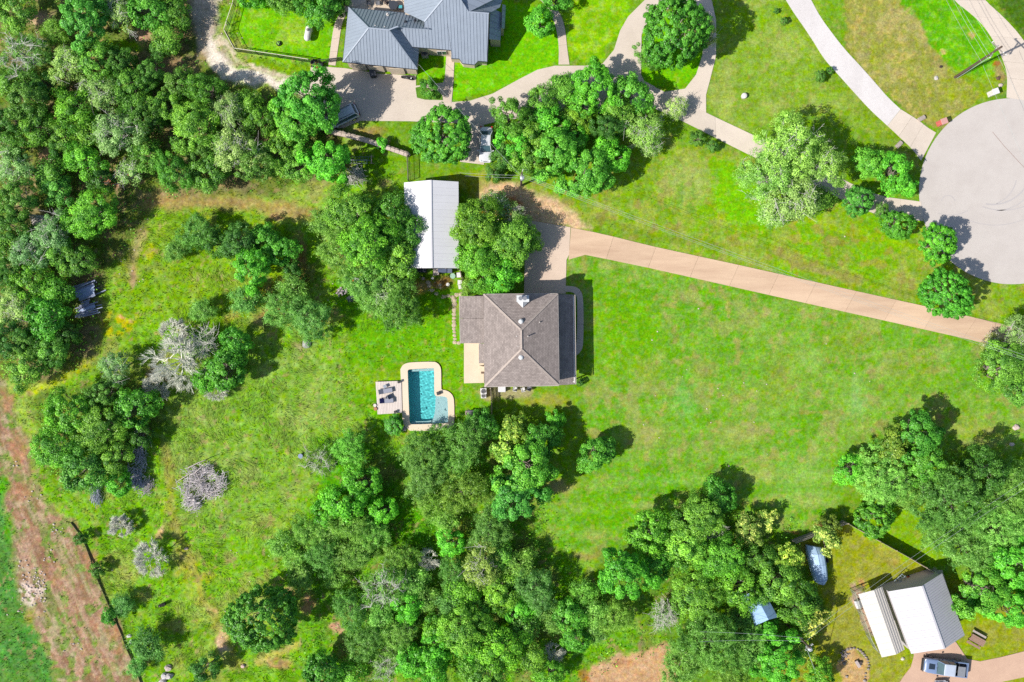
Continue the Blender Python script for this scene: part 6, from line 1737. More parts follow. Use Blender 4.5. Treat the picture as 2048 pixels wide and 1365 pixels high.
# small black motorcycle
mo = thing('motorcycle', 'small black motorcycle lying low on the concrete yard', 'motorcycle', P(815, 158), math.radians(-12))
for x in (-.52, .52):
    mb = MB(); n_ = 18
    for k in range(n_):
        a, b = 2 * math.pi * k / n_, 2 * math.pi * (k + 1) / n_; mb.beam((x + .24 * math.cos(a), 0, .31 + .24 * math.sin(a)), (x + .24 * math.cos(b), 0, .31 + .24 * math.sin(b)), .2, .14)
    mb.build('wheel', tyrem, mo, world=False)
mb = MB(); mb.box((0, 0, .45), (.55, .34, .34)); mb.build('engine', mat('engine_dark', (.05, .05, .055), .2, rough=.4, metal=.5), mo, world=False, bevel=.05)
mb = MB(); mb.ball((.12, 0, .72), (.28, .17, .14), 0, 10, 6); mb.build('fuel_tank', mat('tank_black', (.02, .02, .024), .1, rough=.2, coat=.5), mo, world=False, smooth=True)
mb = MB(); mb.box((-.30, 0, .72), (.5, .24, .1)); mb.build('seat', blackp, mo, world=False, bevel=.04)
mb = MB(); mb.tube([(.42, -.36, .95), (.38, 0, .86), (.42, .36, .95)], .022, 6); mb.beam((.52, .06, .3), (.38, .05, .86), .05); mb.build('handlebar', steel, mo, world=False)
mb = MB(); mb.box((.58, 0, .62), (.16, .2, .16)); mb.build('headlight', headl, mo, world=False, bevel=.04)
# lawn tractor with a red deck
lt = thing('lawn_tractor', 'black and red ride-on mower at the corner of the concrete yard', 'mower', P(636, 131), math.radians(-14))
mb = MB(); mb.box((.45, 0, .5), (.75, .5, .38), taper=.85); mb.build('bonnet', mat('black_hood', (.025, .025, .03), .1, rough=.35), lt, world=False, bevel=.05)
mb = MB(); mb.box((-.05, -.05, .2), (.6, .8, .14)); mb.build('mower_deck', mat('red_deck', C(196, 40, 34), .1, rough=.45), lt, world=False, bevel=.05)
mb = MB(); mb.box((-.5, 0, .62), (.45, .5, .12)); mb.box((-.72, 0, .82), (.1, .5, .36)); mb.build('seat', blackp, lt, world=False, bevel=.04)
mb = MB(); mb.tube([(.08, 0, .6), (-.08, 0, .86)], .025, 6); mb.tube([(-.08 + .02, .17 * math.cos(t), .86 + .17 * math.sin(t) * .4) for t in [k * .524 for k in range(13)]], .018, 6, False); mb.build('steering_wheel', steel, lt, world=False)
for x, y, r_ in ((.55, .36, .2), (.55, -.36, .2), (-.5, .42, .3), (-.5, -.42, .3)): wheel(lt, x, y, r_, .2)
# terrace furniture at the top
def chair(px, py, rz, label, seat_m, group=None):
    r = thing('garden_chair', label, 'chair', P(px, py), rz, group)
    mb = MB(); mb.box((0, 0, .43), (.52, .52, .07)); mb.build('seat', seat_m, r, world=False, bevel=.02)
    mb = MB(); mb.box((-.27, 0, .72), (.07, .52, .55)); mb.build('backrest', seat_m, r, world=False, bevel=.02)
    for x in (-.22, .22):
        for y in (-.22, .22): mb = MB(); mb.box((x, y, .2), (.04, .04, .42)); mb.build('leg', steel, r, world=False)
    for y in (-.28, .28): mb = MB(); mb.box((0, y, .62), (.5, .05, .04)); mb.build('armrest', steel, r, world=False)
    return r


greyf = mat('grey_fabric', (.14, .145, .16), .15, 8, .9)
chair(739, 9, -1.5, 'dark chair on the rear terrace, leftmost', greyf, 'terrace chairs'); chair(757, 9, -1.6, 'dark chair on the rear terrace, second from the left', greyf, 'terrace chairs')
chair(766, 1, .6, 'tan sling chair at the top edge of the terrace', mat('tan_sling', C(176, 160, 146), .1), 'terrace chairs'); chair(775, 8, .9, 'brown sling chair beside the terrace table', mat('brown_sling', C(120, 104, 96), .1), 'terrace chairs')
tb = thing('garden_table', 'dark round table on the rear terrace', 'table', P(788, 15))
mb = MB(); mb.cyl((0, 0, .70), .62, .04, 20); mb.build('tabletop', mat('table_dark', (.04, .045, .055), .1, rough=.3), tb, world=False)
mb = MB(); mb.cyl((0, 0, .03), .05, .68, 8); mb.cyl((0, 0, 0), .3, .05, 14); mb.build('pedestal', steel, tb, world=False)
um = thing('closed_parasol', 'red parasol at the corner of the metal-roofed house terrace', 'parasol', P(806, 4))
mb = MB(); mb.cyl((0, 0, 0), .03, 2.3, 8); mb.build('pole', steel, um, world=False)
mb = MB(); mb.tube([(0, 0, 1.85), (0, 0, 2.0), (0, 0, 2.25), (0, 0, 2.45)], [.46, .42, .2, .03], 8); mb.build('canopy', mat('red_cloth', C(232, 40, 36), .1), um, world=False)
bt = thing('cushioned_stool', 'teal cushion on a dark stool beside the red parasol', 'stool', P(802, 17))
mb = MB(); mb.box((0, 0, .25), (.55, .5, .45)); mb.build('base', mat('stool_dark', (.05, .06, .08)), bt, world=False, bevel=.03)
mb = MB(); mb.box((0, 0, .52), (.5, .4, .12)); mb.build('cushion', mat('teal_cloth', C(90, 190, 200), .1), bt, world=False, bevel=.05)

# ------------------------------------------------------------------ pool side
def lounger(px, py, rz, label, cloth):
    r = thing('sun_lounger', label, 'sun lounger', P(px, py, .2), rz)
    fr_m = mat('lounger_frame', (.16, .16, .17), .1, rough=.4, metal=.5)
    mb = MB()
    for y in (-.3, .3): mb.beam((-.95, y, .3), (.95, y, .3), .05)
    for x in (-.95, .95): mb.beam((x, -.3, .3), (x, .3, .3), .05)
    mb.build('frame', fr_m, r, world=False)
    for x in (-.7, .7):
        for y in (-.3, .3): mb = MB(); mb.box((x, y, .14), (.05, .05, .3)); mb.build('leg', fr_m, r, world=False)
    mb = MB(); mb.box((.28, 0, .36), (1.25, .56, .07)); mb.build('seat_cushion', cloth, r, world=False, bevel=.025)
    mb = MB(); mb.add([(-.34, -.28, .34), (-.34, .28, .34), (-.86, .28, .72), (-.86, -.28, .72), (-.32, -.28, .41), (-.32, .28, .41), (-.84, .28, .79), (-.84, -.28, .79)], [(3, 2, 1, 0), (4, 5, 6, 7), (0, 1, 5, 4), (1, 2, 6, 5), (2, 3, 7, 6), (3, 0, 4, 7)]); mb.build('backrest', cloth, r, world=False)
    return r


slate = mat('slate_cloth', C(166, 168, 182), .08, 10, .9)
lounger(772, 782, math.radians(10), 'grey sun lounger, upper of the two on the deck', slate)
lounger(774, 801.5, math.radians(4), 'grey sun lounger with dark blue towel, lower of the two on the deck', slate)
mb = MB(); mb.box((0, 0, 0), (.58, .66, .05)); c = P(763, 802, .9)
tw = mb.build('beach_towel', mat('navy_cloth', C(44, 46, 110), .15, 8, .95, .4), None, bevel=.02, label='dark blue towel draped over the back of the lower lounger', cat='towel'); tw.location = (c.x + .02, c.y, .82); tw.rotation_euler = (0, math.radians(36), math.radians(4))
ch_ = chair(781, 793, math.radians(28), 'low slate deck chair between the two loungers', slate)
st2 = thing('side_table', 'small grey side table above the upper lounger', 'side table', P(770.5, 773, .2), .4)
mb = MB(); mb.box((0, 0, .4), (.42, .42, .04)); mb.build('tabletop', mat('zinc_top', C(170, 178, 190), .05, rough=.4), st2, world=False)
for x in (-.17, .17):
    for y in (-.17, .17): mb = MB(); mb.box((x, y, .19), (.04, .04, .4)); mb.build('leg', steel, st2, world=False)


def lantern(px, py, label, z, s=.3, h=.42):
    r = thing('deck_lantern', label, 'lantern', P(px, py, z), .2, 'dark lanterns about the pool')
    mb = MB(); mb.box((0, 0, .03), (s, s, .06)); mb.box((0, 0, h), (s, s, .06)); mb.build('frame', steel, r, world=False)
    for x in (-1, 1):
        for y in (-1, 1): mb = MB(); mb.box((x * s * .42, y * s * .42, h / 2), (.03, .03, h)); mb.build('bar', steel, r, world=False)
    mb = MB(); mb.cyl((0, 0, .06), s * .2, h * .5, 10); mb.build('candle', mat('candle_wax', (.5, .45, .35)), r, world=False)


lantern(798, 764.5, 'dark lantern at the upper right corner of the deck', .2); lantern(791, 824, 'dark lantern at the lower right corner of the deck', .2); lantern(877, 787, 'dark box lantern on the coping at the pool inner corner', .1, .42, .4)


def pot(px, py, label, col, r_=.2, h=.35):
    r = thing('plant_pot', label, 'pot', P(px, py))
    m_ = mat('pot_%d_%d' % (col[0], col[2]), C(*col), .1, 6, .7)
    mb = MB(); mb.tube([(0, 0, 0), (0, 0, h * .5), (0, 0, h), (0, 0, h - .02)], [r_ * .7, r_, r_ * .9, r_ * .7], 12); mb.build('pot', m_, r, world=False, smooth=False)
    mb = MB(); mb.cyl((0, 0, h - .06), r_ * .72, .03, 10); mb.build('soil', mat('pot_soil', (.07, .05, .035)), r, world=False)


pot(750.5, 811, 'round white pot at the left edge of the deck', (240, 232, 222), .24); pot(751.5, 818, 'brown clay pot at the left edge of the deck', (196, 140, 100), .26)


def rock(px, py, r_, label, col=(206, 196, 190), seed=0, group=None, sq=.6, z=0, nm='boulder'):
    mb = MB(); g = ground_h(px, py); c = P(px, py)
    mb.ball((c.x, c.y, g + r_ * sq * .35 + z), (r_, r_ * (.7 + .3 * random.Random(seed).random()), r_ * sq), seed, 9, 6, rough=.18)
    o = mb.build(nm, mat('rock_%d_%d' % (col[0], col[2]), C(*col), .2, 5, .9, .6, seed_obj=.08), None, label=label, cat='rock' if nm != 'flagstone' else 'stepping stone', group=group)
    o = recentre(o); o.rotation_euler = (0, 0, 0); return o


rock(807, 858, .42, 'grey rock at the lower left corner of the pool', (190, 182, 186), 3)
rock(338, 1352, .62, 'large pale boulder at the bottom edge, second from the top of its row', (226, 218, 214), 1); rock(330, 1351, .5, 'pale boulder cut by the bottom edge, left of the large one', (210, 206, 206), 2); rock(337, 1336, .5, 'pinkish boulder, topmost of three near the bottom edge', (206, 190, 180), 5); rock(326, 1363, .5, 'pale boulder, lowest at the bottom edge', (214, 206, 202), 7)
rock(259, 1272, .36, 'white boulder in the shadow of the silt fence, upper', (226, 220, 216), 8); rock(263.5, 1284, .34, 'grey boulder in the shadow of the silt fence, lower', (200, 198, 200), 9)
rock(613, 688, .62, 'grey boulder in the meadow left of the sunny lawn', (176, 176, 170), 10); rock(486, 1333, .34, 'pinkish rock at the right end of the bottom meadow', (220, 190, 176), 11); rock(372, 1098, .3, 'small pink rock right of the lone white bare tree', (216, 190, 176), 31)
rock(1996, 187 - 30, .3, 'dark brown rock beside the curved drive', (110, 84, 74), 12); rock(2001, 171, .3, 'pale rock below the dark brown rock by the curved drive', (214, 196, 186), 13); rock(1882, 134, .0 + .25, 'dark lump in the dry grass left of the tall pole', (70, 60, 56), 14); rock(1872, 157, .3, 'broken pale concrete piece in the dry grass', (224, 216, 206), 15)
rock(1206, 1275, .4, 'pale rock above the bare earth plot', (214, 208, 204), 16); rock(2031, 855, .45, 'pink-white rock near the right edge of the big lawn', (236, 214, 200), 17); rock(2023, 889, .35, 'white rock near the right edge, below the pink-white one', (232, 214, 204), 18)
# rubble spread on the bank
mb = MB(); rb = random.Random(6)
for k in range(150):
    px, py = (rb.gauss(62, 17), rb.gauss(1180, 24)) if k < 80 else (rb.choice([(118, 1062), (40, 1122), (98, 1110), (45, 1180), (152, 1295), (82, 1160), (75, 1150), (205, 1140), (30, 935), (65, 990)]))
    if k >= 80: px += rb.gauss(0, 9); py += rb.gauss(0, 9)
    c = P(px, py, 0); q = rb.uniform(.05, .17); mb.ball((c.x, c.y, ground_h(px, py) + q * .3), (q, q * rb.uniform(.6, 1), q * .6), k, 6, 4, rough=.2)
mb.build('rubble', mat('rubble_stone', C(226, 208, 198), .2, 6, .9, .4), None, label='pale broken stones scattered on the brown bank', kind='stuff')
# white flecks and stones in the meadow and drive dirt
mb = MB()
for k in range(130):
    z_ = rb.choice([(270, 500, 30, 50), (560, 1230, 60, 50), (1000, 425, 30, 16), (690, 590, 30, 16), (860, 570, 26, 14), (660, 255, 30, 8), (420, 60, 26, 60), (1400, 780, 120, 80), (440, 1100, 60, 60), (1640, 760, 120, 90)])
    px, py = rb.gauss(z_[0], z_[2]), rb.gauss(z_[1], z_[3]); c = P(px, py); q = rb.uniform(.05, .13); mb.ball((c.x, c.y, ground_h(px, py) + .02), (q, q * .8, q * .6), k, 6, 4, rough=.2)
mb.build('loose_stones', mat('loose_stone', C(232, 214, 200), .2, 6, .9), None, label='small pale stones lying loose in grass and dirt', kind='stuff')

# stepping stones down the west side of the house
gs = [(905.5, 595, .34), (908, 600.5, .36), (909, 609, .36), (908.5, 618.5, .30), (908, 622.5, .28), (907.8, 629, .3), (908.2, 636.5, .28), (907.5, 643.5, .3), (907.8, 650.5, .34), (908, 658, .26), (908.5, 664, .24), (909, 671, .26), (909.5, 678, .26), (909.5, 685, .3), (917, 686.5, .24), (914, 590, .34), (922, 589, .36), (897, 592, .26), (886, 594, .3), (873, 588, .34), (864, 581, .32), (858, 572, .3), (856, 565, .34), (880, 570, .22), (891, 593, .22)]
names_ = ['first', 'second', 'third', 'fourth', 'fifth', 'sixth', 'seventh', 'eighth', 'ninth', 'tenth', 'eleventh', 'twelfth', 'thirteenth', 'last']
for k, (px, py, r_) in enumerate(gs):
    lab = ('pale flagstone, %s from the north along the west wing of the house' % names_[k]) if k < 14 else ['white stone at the south west corner of the west wing', 'flagstone nearest the north west corner, left one', 'flagstone touching the north west corner of the wing', 'flagstone where the path turns left', 'flagstone left of the path turn, next but one', 'long flagstone in the shaded path to the workshop', 'flagstone in the shade, fourth from the workshop', 'flagstone in the shade, third from the workshop', 'flagstone in the shade nearest the workshop', 'small flagstone alone in the shade below the workshop', 'tiny flagstone just left of the path turn'][k - 14]
    rock(px, py, r_, lab, (212, 194, 168), 60 + k, 'stepping stones by the house', .3, -.02, 'flagstone')

# ------------------------------------------------------------------ utility poles and wires
polem = mat('creosote_wood', (.085, .06, .045), .3, 6, .9, .4, stretch=(1, 1, .2))
greym = mat('grey_metal', C(200, 206, 212), .06, 3, .45, metal=.2)
porc = mat('porcelain', (.6, .6, .6), .05, rough=.3)


def pole(px, py, h, label, arm=None, transformer=None, r_=.16, lean=(0, 0)):
    r = thing('utility_pole', label, 'utility pole', P(px, py))
    top = Vector((lean[0], lean[1], h))
    mb = MB(); mb.tube([(0, 0, -.2), top], [r_, r_ * .72], 12); mb.build('pole', polem, r, world=False)
    if arm:
        for a_, z, L_ in arm:
            d = Vector((math.cos(a_), math.sin(a_), 0)); c = Vector((lean[0] * z / h, lean[1] * z / h, z))
            mb = MB(); mb.beam(c - d * L_ / 2 + Vector((0, 0, 0)), c + d * L_ / 2, .10, .12); ar = mb.build('crossarm', mat('weathered_arm', C(168, 160, 152), .15), r, world=False)
            for q in (-.46, 0.3, .46): mb = MB(); mb.cyl(c + d * L_ * q + Vector((0, 0, .06)), .06, .2, 8, r2=.04); mb.build('insulator', porc, ar, world=False)
    if transformer:
        a_, z = transformer; c = Vector((math.cos(a_) * .42, math.sin(a_) * .42, z)); mb = MB(); mb.cyl(c, .27, .85, 16); mb.ball(c + Vector((0, 0, .85)), (.27, .27, .1), 0, 14, 5); t = mb.build('transformer', greym, r, world=False)
        mb = MB()
        for k in range(3): mb.cyl(c + Vector((.13 * math.cos(k * 2.1), .13 * math.sin(k * 2.1), .9)), .035, .2, 8)
        mb.build('bushing', porc, t, world=False)
    return r


pole(1042, 372, 8.2, 'wooden utility pole with white transformer at the edge of the tree clump', [(math.radians(70), 7.9, 1.0)], (math.radians(-80), 6.6))
pole(1910, 155, 9.6, 'tall dark leaning utility pole near the curved drive', [(math.radians(55), 8.0, 1.9), (math.radians(-45), 9.0, 2.4)], None, .17, (.35, .55))
pole(1574, 1249, 8.2, 'wooden utility pole with white transformer among yellow blossom', [(math.radians(40), 7.8, 1.2)], (math.radians(-60), 6.9))
conduit = thing('pole_conduit', 'thin pale conduit strapped to the tall dark leaning pole', 'conduit', P(1913, 155))
mb = MB(); mb.tube([(0.06, -.12, 0), (.38, .30, 7.4)], .04, 6); mb.build('conduit', greym, conduit, world=False)
wirem = mat('aluminium_wire', C(190, 200, 196), .05, rough=.5, metal=.0)


def wire(label, a, b, sag=.6, r_=.012, group=None):
    A, B_ = P(*a), P(*b); mb = MB(); n_ = 18
    mb.tube([A + (B_ - A) * (k / n_) - Vector((0, 0, sag * 4 * (k / n_) * (1 - k / n_))) for k in range(n_ + 1)], r_, 5)
    o = mb.build('power_line', wirem, None, label=label, cat='power line', group=group or 'overhead wires'); return recentre(o)


wire('upper long overhead wire from the north pole over the front lawn', (1045, 349, 8.0), (2140, 742, 8.0), 1.6)
wire('lower long overhead wire from the north pole over the front lawn', (1047, 357, 7.4), (2140, 752, 7.4), 1.6)
wire('thin overhead wire beside the two long ones over the front lawn', (1044, 352, 7.8), (2138, 747, 7.6), 1.9, .012)
wire('short overhead wire from the metal-roofed house to the north pole', (837, 129, 3.3), (1040, 350, 7.6), .5)
wire('overhead wire from the north pole into the white workshop', (1038, 351, 7.6), (919, 346, 3.4), .3)
wire('overhead wire left of the north pole, lower one', (1036, 356, 7.0), (930, 352, 6.4), .2, .013)
wire('wire from the top edge to the tall pole, leftmost', (1872, -40, 8.0), (1964, 126, 8.0), .2)
wire('wire from the top edge to the tall pole, second', (1886, -40, 8.6), (1976, 118, 8.6), .25, .013)
wire('wire from the top edge to the tall pole, third', (1894, -40, 8.6), (1981, 112, 8.6), .25, .013)
wire('wire from the top edge to the tall pole, rightmost', (1910, -40, 9), (1991, 98, 9), .2, .012)
wire('single wire from the tall pole over the turning circle', (1966, 131, 8.0), (2110, 440, 8.0), .4)
wire('thin wire from the tall pole towards the right edge', (1995, 110, 8.6), (2150, 380, 8.6), .5, .011)
wire('upper overhead wire over the south-east yard', (1611, 1272, 7.8), (2150, 898, 8.0), .9)
wire('lower overhead wire over the south-east yard', (1614, 1281, 7.2), (2150, 915, 7.4), 1.1, .015)
wire('overhead wire left of the south pole, upper one', (1606, 1277, 7.8), (1400, 1264, 8), .4, .014)
wire('overhead wire left of the south pole, lower one', (1606, 1283, 7.0), (1400, 1284, 7.4), .4, .014)
mb = MB(); mb.tube([P(1615, 1302, 7.0), P(1640, 1368, 0)], .03, 5); recentre(mb.build('guy_wire', wirem, None, label='pale guy wire slanting down from the south pole', cat='guy wire'))
# ------------------------------------------------------------------ roadside
def mailbox(px, py, rz, label, body_c, cap_c, h):
    r = thing('mailbox_pillar', label, 'mailbox', P(px, py), rz)
    bm_ = mat('pillar_brick_%d' % body_c[0], C(*body_c), .15, 10, .9, .3, seed_obj=.10)
    mbs = MB(); mbs.box((0, 0, h / 2), (.66, .60, h)); mbs.build('core', mat('pillar_mortar', C(200, 186, 176), .08), r, world=False)
    me = None
    rows = int(h / .16)
    for z in range(rows):
        for s in range(4):
            for k in range(2):
                off = (-.17 if k == 0 else .17) + (.04 if z % 2 else -.04); zc = .08 + z * .16
                x, y, sx, sy = [(off, -.31, .31, .05), (.345, off * .9, .05, .28), (off, .31, .31, .05), (-.345, off * .9, .05, .28)][s]
                mb = MB(); mb.box((x, y, zc), (sx, sy, .14)); mb.build('brick', bm_, r, world=False)
    mb = MB(); mb.box((0, 0, h + .05), (.84, .78, .10)); mb.build('cap', mat('pillar_cap_%d' % cap_c[0], C(*cap_c), .08), r, world=False, bevel=.02)
    mb = MB(); mb.box((.36, 0, h - .4), (.06, .3, .26)); mb.build('letter_door', blackp, r, world=False)


mailbox(1878, 248, math.radians(20), 'red brick mailbox pillar on the upper left rim of the circle', (226, 112, 104), (224, 170, 160), 1.3)
mailbox(1980, 189, math.radians(20), 'white mailbox pillar at the top rim of the circle', (240, 234, 228), (246, 240, 236), 1.25)
wc = thing('well_cap', 'white domed well cap alone on the lawn', 'well cap', P(1487, 193.5))
mb = MB(); mb.cyl((0, 0, 0), .36, .42, 16); mb.build('casing', mat('well_casing', C(224, 214, 206), .06), wc, world=False)
mb = MB(); mb.ball((0, 0, .42), (.38, .38, .14), 0, 14, 6); mb.build('lid', mat('well_lid', C(244, 238, 234), .04), wc, world=False)
bb = thing('bird_bath', 'pale blue bird bath in a gap of the tree clump', 'bird bath', P(1180, 250, .9))
bb.location.z = 0
mb = MB(); mb.tube([(0, 0, 0), (0, 0, .1), (0, 0, .75)], [.28, .12, .10], 12); mb.build('pedestal', mat('bath_stone', C(190, 200, 200), .08), bb, world=False)
mb = MB(); mb.tube([(0, 0, .74), (0, 0, .9), (0, 0, .86)], [.2, .46, .38], 18); mb.build('bowl', mat('bath_blue', C(160, 214, 226), .06, rough=.4), bb, world=False)
tr = thing('planter_ring', 'small dark ring with a plant, in the tank lawn', 'planter', P(558, 88))
mb = MB(); n_ = 14
for k in range(n_):
    a, b = 2 * math.pi * k / n_, 2 * math.pi * (k + 1) / n_; mb.beam((.26 * math.cos(a), .26 * math.sin(a), .09), (.26 * math.cos(b), .26 * math.sin(b), .09), .14, .16)
mb.build('tyre', tyrem, tr, world=False)
mb = MB(); mb.ball((0, 0, .2), (.2, .2, .18), 3, 8, 5, rough=.4); mb.build('plant', mat('planter_leaf', C(150, 200, 110), .3, 8), tr, world=False)

# ------------------------------------------------------------------ around house and workshop
for px, py, z, rz, lab in [(918, 551, 0, .05, 'white crate, topmost of three by the thin white fence'), (920, 566, 0, .0, 'white crate, middle of three by the thin white fence'), (921.5, 574, 0, .1, 'white crate, lowest of three by the thin white fence')]:
    r = thing('crate', lab, 'crate', P(px, py), rz, 'white crates by the fence')
    mb = MB(); mb.box((0, 0, .05), (.5, .6, .06))
    for s in (-1, 1): mb.box((s * .25, 0, .3), (.04, .6, .5)); mb.box((0, s * .3, .3), (.5, .04, .5))
    mb.build('box', mat('crate_white', C(238, 232, 230), .04), r, world=False)
    mb = MB(); mb.box((0, 0, .57), (.54, .64, .05)); mb.build('lid', mat('crate_lid', C(244, 240, 238), .03), r, world=False, bevel=.015)


def picket_fence(name, label, pts, h, m_, wid=.10, gap=.04, post_every=2.4):
    r = thing(name, label, 'fence', P(*pts[0]))
    for a, b in zip(pts[:-1], pts[1:]):
        A, B_ = P(*a), P(*b); L_ = (B_ - A).length; n_ = max(1, round(L_ / post_every)); an = math.atan2(B_.y - A.y, B_.x - A.x); nv = Vector((-math.sin(an), math.cos(an), 0))
        for k in range(n_ + 1):
            p = A + (B_ - A) * (k / n_); mb = MB(); mb.box((p.x, p.y, h / 2), (.1, .1, h + .08), an); mb.build('post', m_, r)
        for k in range(n_):
            p, q = A + (B_ - A) * (k / n_), A + (B_ - A) * ((k + 1) / n_)
            for z in (.25, h * .55, h - .2): mb = MB(); mb.beam((p.x + nv.x * .05, p.y + nv.y * .05, z), (q.x + nv.x * .05, q.y + nv.y * .05, z), .04, .09); mb.build('rail', m_, r)
            mb = MB(); j = 0; d = (q - p).length
            while (j + 1) * (wid + gap) < d:
                c = p + (q - p) * ((j + .5) * (wid + gap) / d) - nv * .03; mb.box((c.x, c.y, h / 2 + .02 + .02 * math.sin(j * 1.7)), (wid, .022, h), an); j += 1
            mb.build('pickets', m_, r, kind='stuff')
    return r


picket_fence('picket_fence', 'thin cream fence from the workshop to the house wing', [(921, 544), (925, 560), (927, 593)], 1.2, mat('cream_fence', C(226, 208, 176), .08))
picket_fence('picket_fence', 'thin pale fence running south from the house corner', [(981, 776), (983, 800), (984, 842)], 1.3, mat('pale_fence', C(216, 200, 170), .08))
picket_fence('board_fence', 'grey board fence round the south-east yard', [(1583, 1080), (1632, 1061), (1683, 1042)], 1.8, mat('grey_boards', C(176, 164, 158), .12, 4, .9, seed_obj=.06), .14, .006)
picket_fence('board_fence', 'tan board fence slanting down to the ribbed garage', [(1686, 1042), (1750, 1078), (1812, 1112), (1868, 1146)], 1.8, mat('tan_boards', C(216, 198, 172), .12, 4, .9, seed_obj=.06), .14, .006)
# things stored in front of the workshop
def cab(px, py, w, d, h, label, col, nm='storage_shelf'):
    r = thing(nm, label, 'shelf', P(px, py))
    m_ = mat('shelf_%d' % col[0], C(*col), .1, 4)
    for z in (.05, h * .5, h): mb = MB(); mb.box((0, 0, z), (w, d, .04)); mb.build('shelf_board', m_, r, world=False)
    for x in (-w / 2, w / 2): mb = MB(); mb.box((x, 0, h / 2), (.05, d, h + .05)); mb.build('side_panel', m_, r, world=False)


cab(845, 541.5, 1.2, .5, 1.3, 'dark shelf under the workshop eave, left one', (70, 74, 86)); cab(886, 543, 1.1, .5, 1.2, 'slate-blue shelf under the workshop eave, right one', (92, 104, 132)); cab(873, 545, .7, .8, .9, 'pale cluttered shelf in the middle before the workshop', (206, 190, 180))
cab(898, 543, .9, .5, 1.1, 'slate-blue shelf under the workshop eave, rightmost', (110, 120, 146))


def barrel(px, py, r_, h, label, col, nm='bucket', z=0):
    r = thing(nm, label, nm.replace('_', ' '), P(px, py, z))
    m_ = mat('%s_%d_%d' % (nm, col[0], col[2]), C(*col), .06, 4, .5)
    mb = MB(); mb.tube([(0, 0, 0), (0, 0, h)], [r_ * .82, r_], 14); mb.build('tub', m_, r, world=False)
    mb = MB(); mb.cyl((0, 0, h), r_ * 1.06, .04, 14); mb.build('rim', m_, r, world=False)
    mb = MB(); mb.cyl((0, 0, h + .03), r_ * .86, .015, 12); mb.build('lid', m_, r, world=False)
    return r


barrel(896, 570, .22, .4, 'round white bucket in the shade below the workshop', (250, 246, 240)); barrel(866, 558, .16, .8, 'white standing tube left before the workshop', (246, 240, 232), 'tub'); barrel(906, 553, .34, .5, 'pale mint tub at the right before the workshop', (176, 214, 190), 'tub'); barrel(602, 912, .3, .3, 'blue-grey bucket lying in the lower meadow', (150, 164, 196)); barrel(847, 558, .2, .4, 'pinkish pot among the litter before the workshop', (206, 176, 166), 'clay_pot')
# ladders
def ladder(a, b, label, col=(206, 210, 212)):
    A, B_ = P(*a), P(*b); r = thing('ladder', label, 'ladder', A); d = (B_ - A).normalized(); n_ = Vector((-d.y, d.x, 0)).normalized()
    m_ = mat('ladder_%d' % col[0], C(*col), .05, rough=.4, metal=.3)
    for s in (-.24, .24): mb = MB(); mb.beam(A + n_ * s, B_ + n_ * s, .045, .08); mb.build('rail', m_, r)
    L_ = (B_ - A).length; k = .2
    while k < L_: mb = MB(); mb.beam(A + d * k - n_ * .24, A + d * k + n_ * .24, .04); mb.build('rung', m_, r); k += .34
    return r


ladder((700, 324, .5), (735, 324, .55), 'pale extension ladder lying on a rack below the stone wall'); ladder((703, 317.5, .5), (741, 318, .55), 'dull blue ladder behind the pale extension ladder', (120, 140, 146))
ladder((1790, 1166, .5), (1808, 1150, 1.2), 'grey-blue ladder leaning beside the ribbed garage', (186, 204, 218)); ladder((1796, 1172, .4), (1800, 1158, .9), 'short grey-blue ladder crossing the other by the garage', (170, 190, 206))
rk = thing('trestle', 'wooden trestle holding the ladders below the stone wall', 'trestle', P(744, 321))
mb = MB(); mb.box((0, 0, .45), (.12, 1.1, .1)); mb.build('beam', mat('trestle_wood', (.28, .23, .18)), rk, world=False)
for y in (-.45, .45): mb = MB(); mb.beam((-.25, y, 0), (0, y, .45), .07); mb.beam((.25, y, 0), (0, y, .45), .07); mb.build('leg', MATS['trestle_wood'], rk, world=False)
# equipment by the garage
mw = thing('garden_tiller', 'orange and black garden tiller behind the ribbed garage', 'tiller', P(1815, 1155), -.4)
mb = MB(); mb.box((0, 0, .42), (.55, .4, .3)); mb.build('engine', mat('tiller_orange', C(226, 110, 50), .1, rough=.4), mw, world=False, bevel=.05)
for y in (-.25, .25): mb = MB(); mb.tube([(0, y - .05, .2), (0, y + .05, .2)], .2, 14); mb.build('wheel', tyrem, mw, world=False)
mb = MB(); mb.tube([(-.2, -.2, .5), (-.9, -.28, .95)], .02, 6); mb.tube([(-.2, .2, .5), (-.9, .28, .95)], .02, 6); mb.build('handle', steel, mw, world=False)
mb = MB(); mb.tube([(.42, -.22, .2), (.42, .22, .2)], .18, 8); mb.build('tines', steel, mw, world=False)
pot(1790, 1171, 'leafy pot among the ladders behind the garage', (90, 120, 70), .24, .3)
rock(1805, 1318, .28, 'white stone between carport and garage, upper', (250, 240, 220), 21); rock(1815, 1322 - 30, .26, 'white stone between carport and garage, right one', (246, 236, 222), 22)

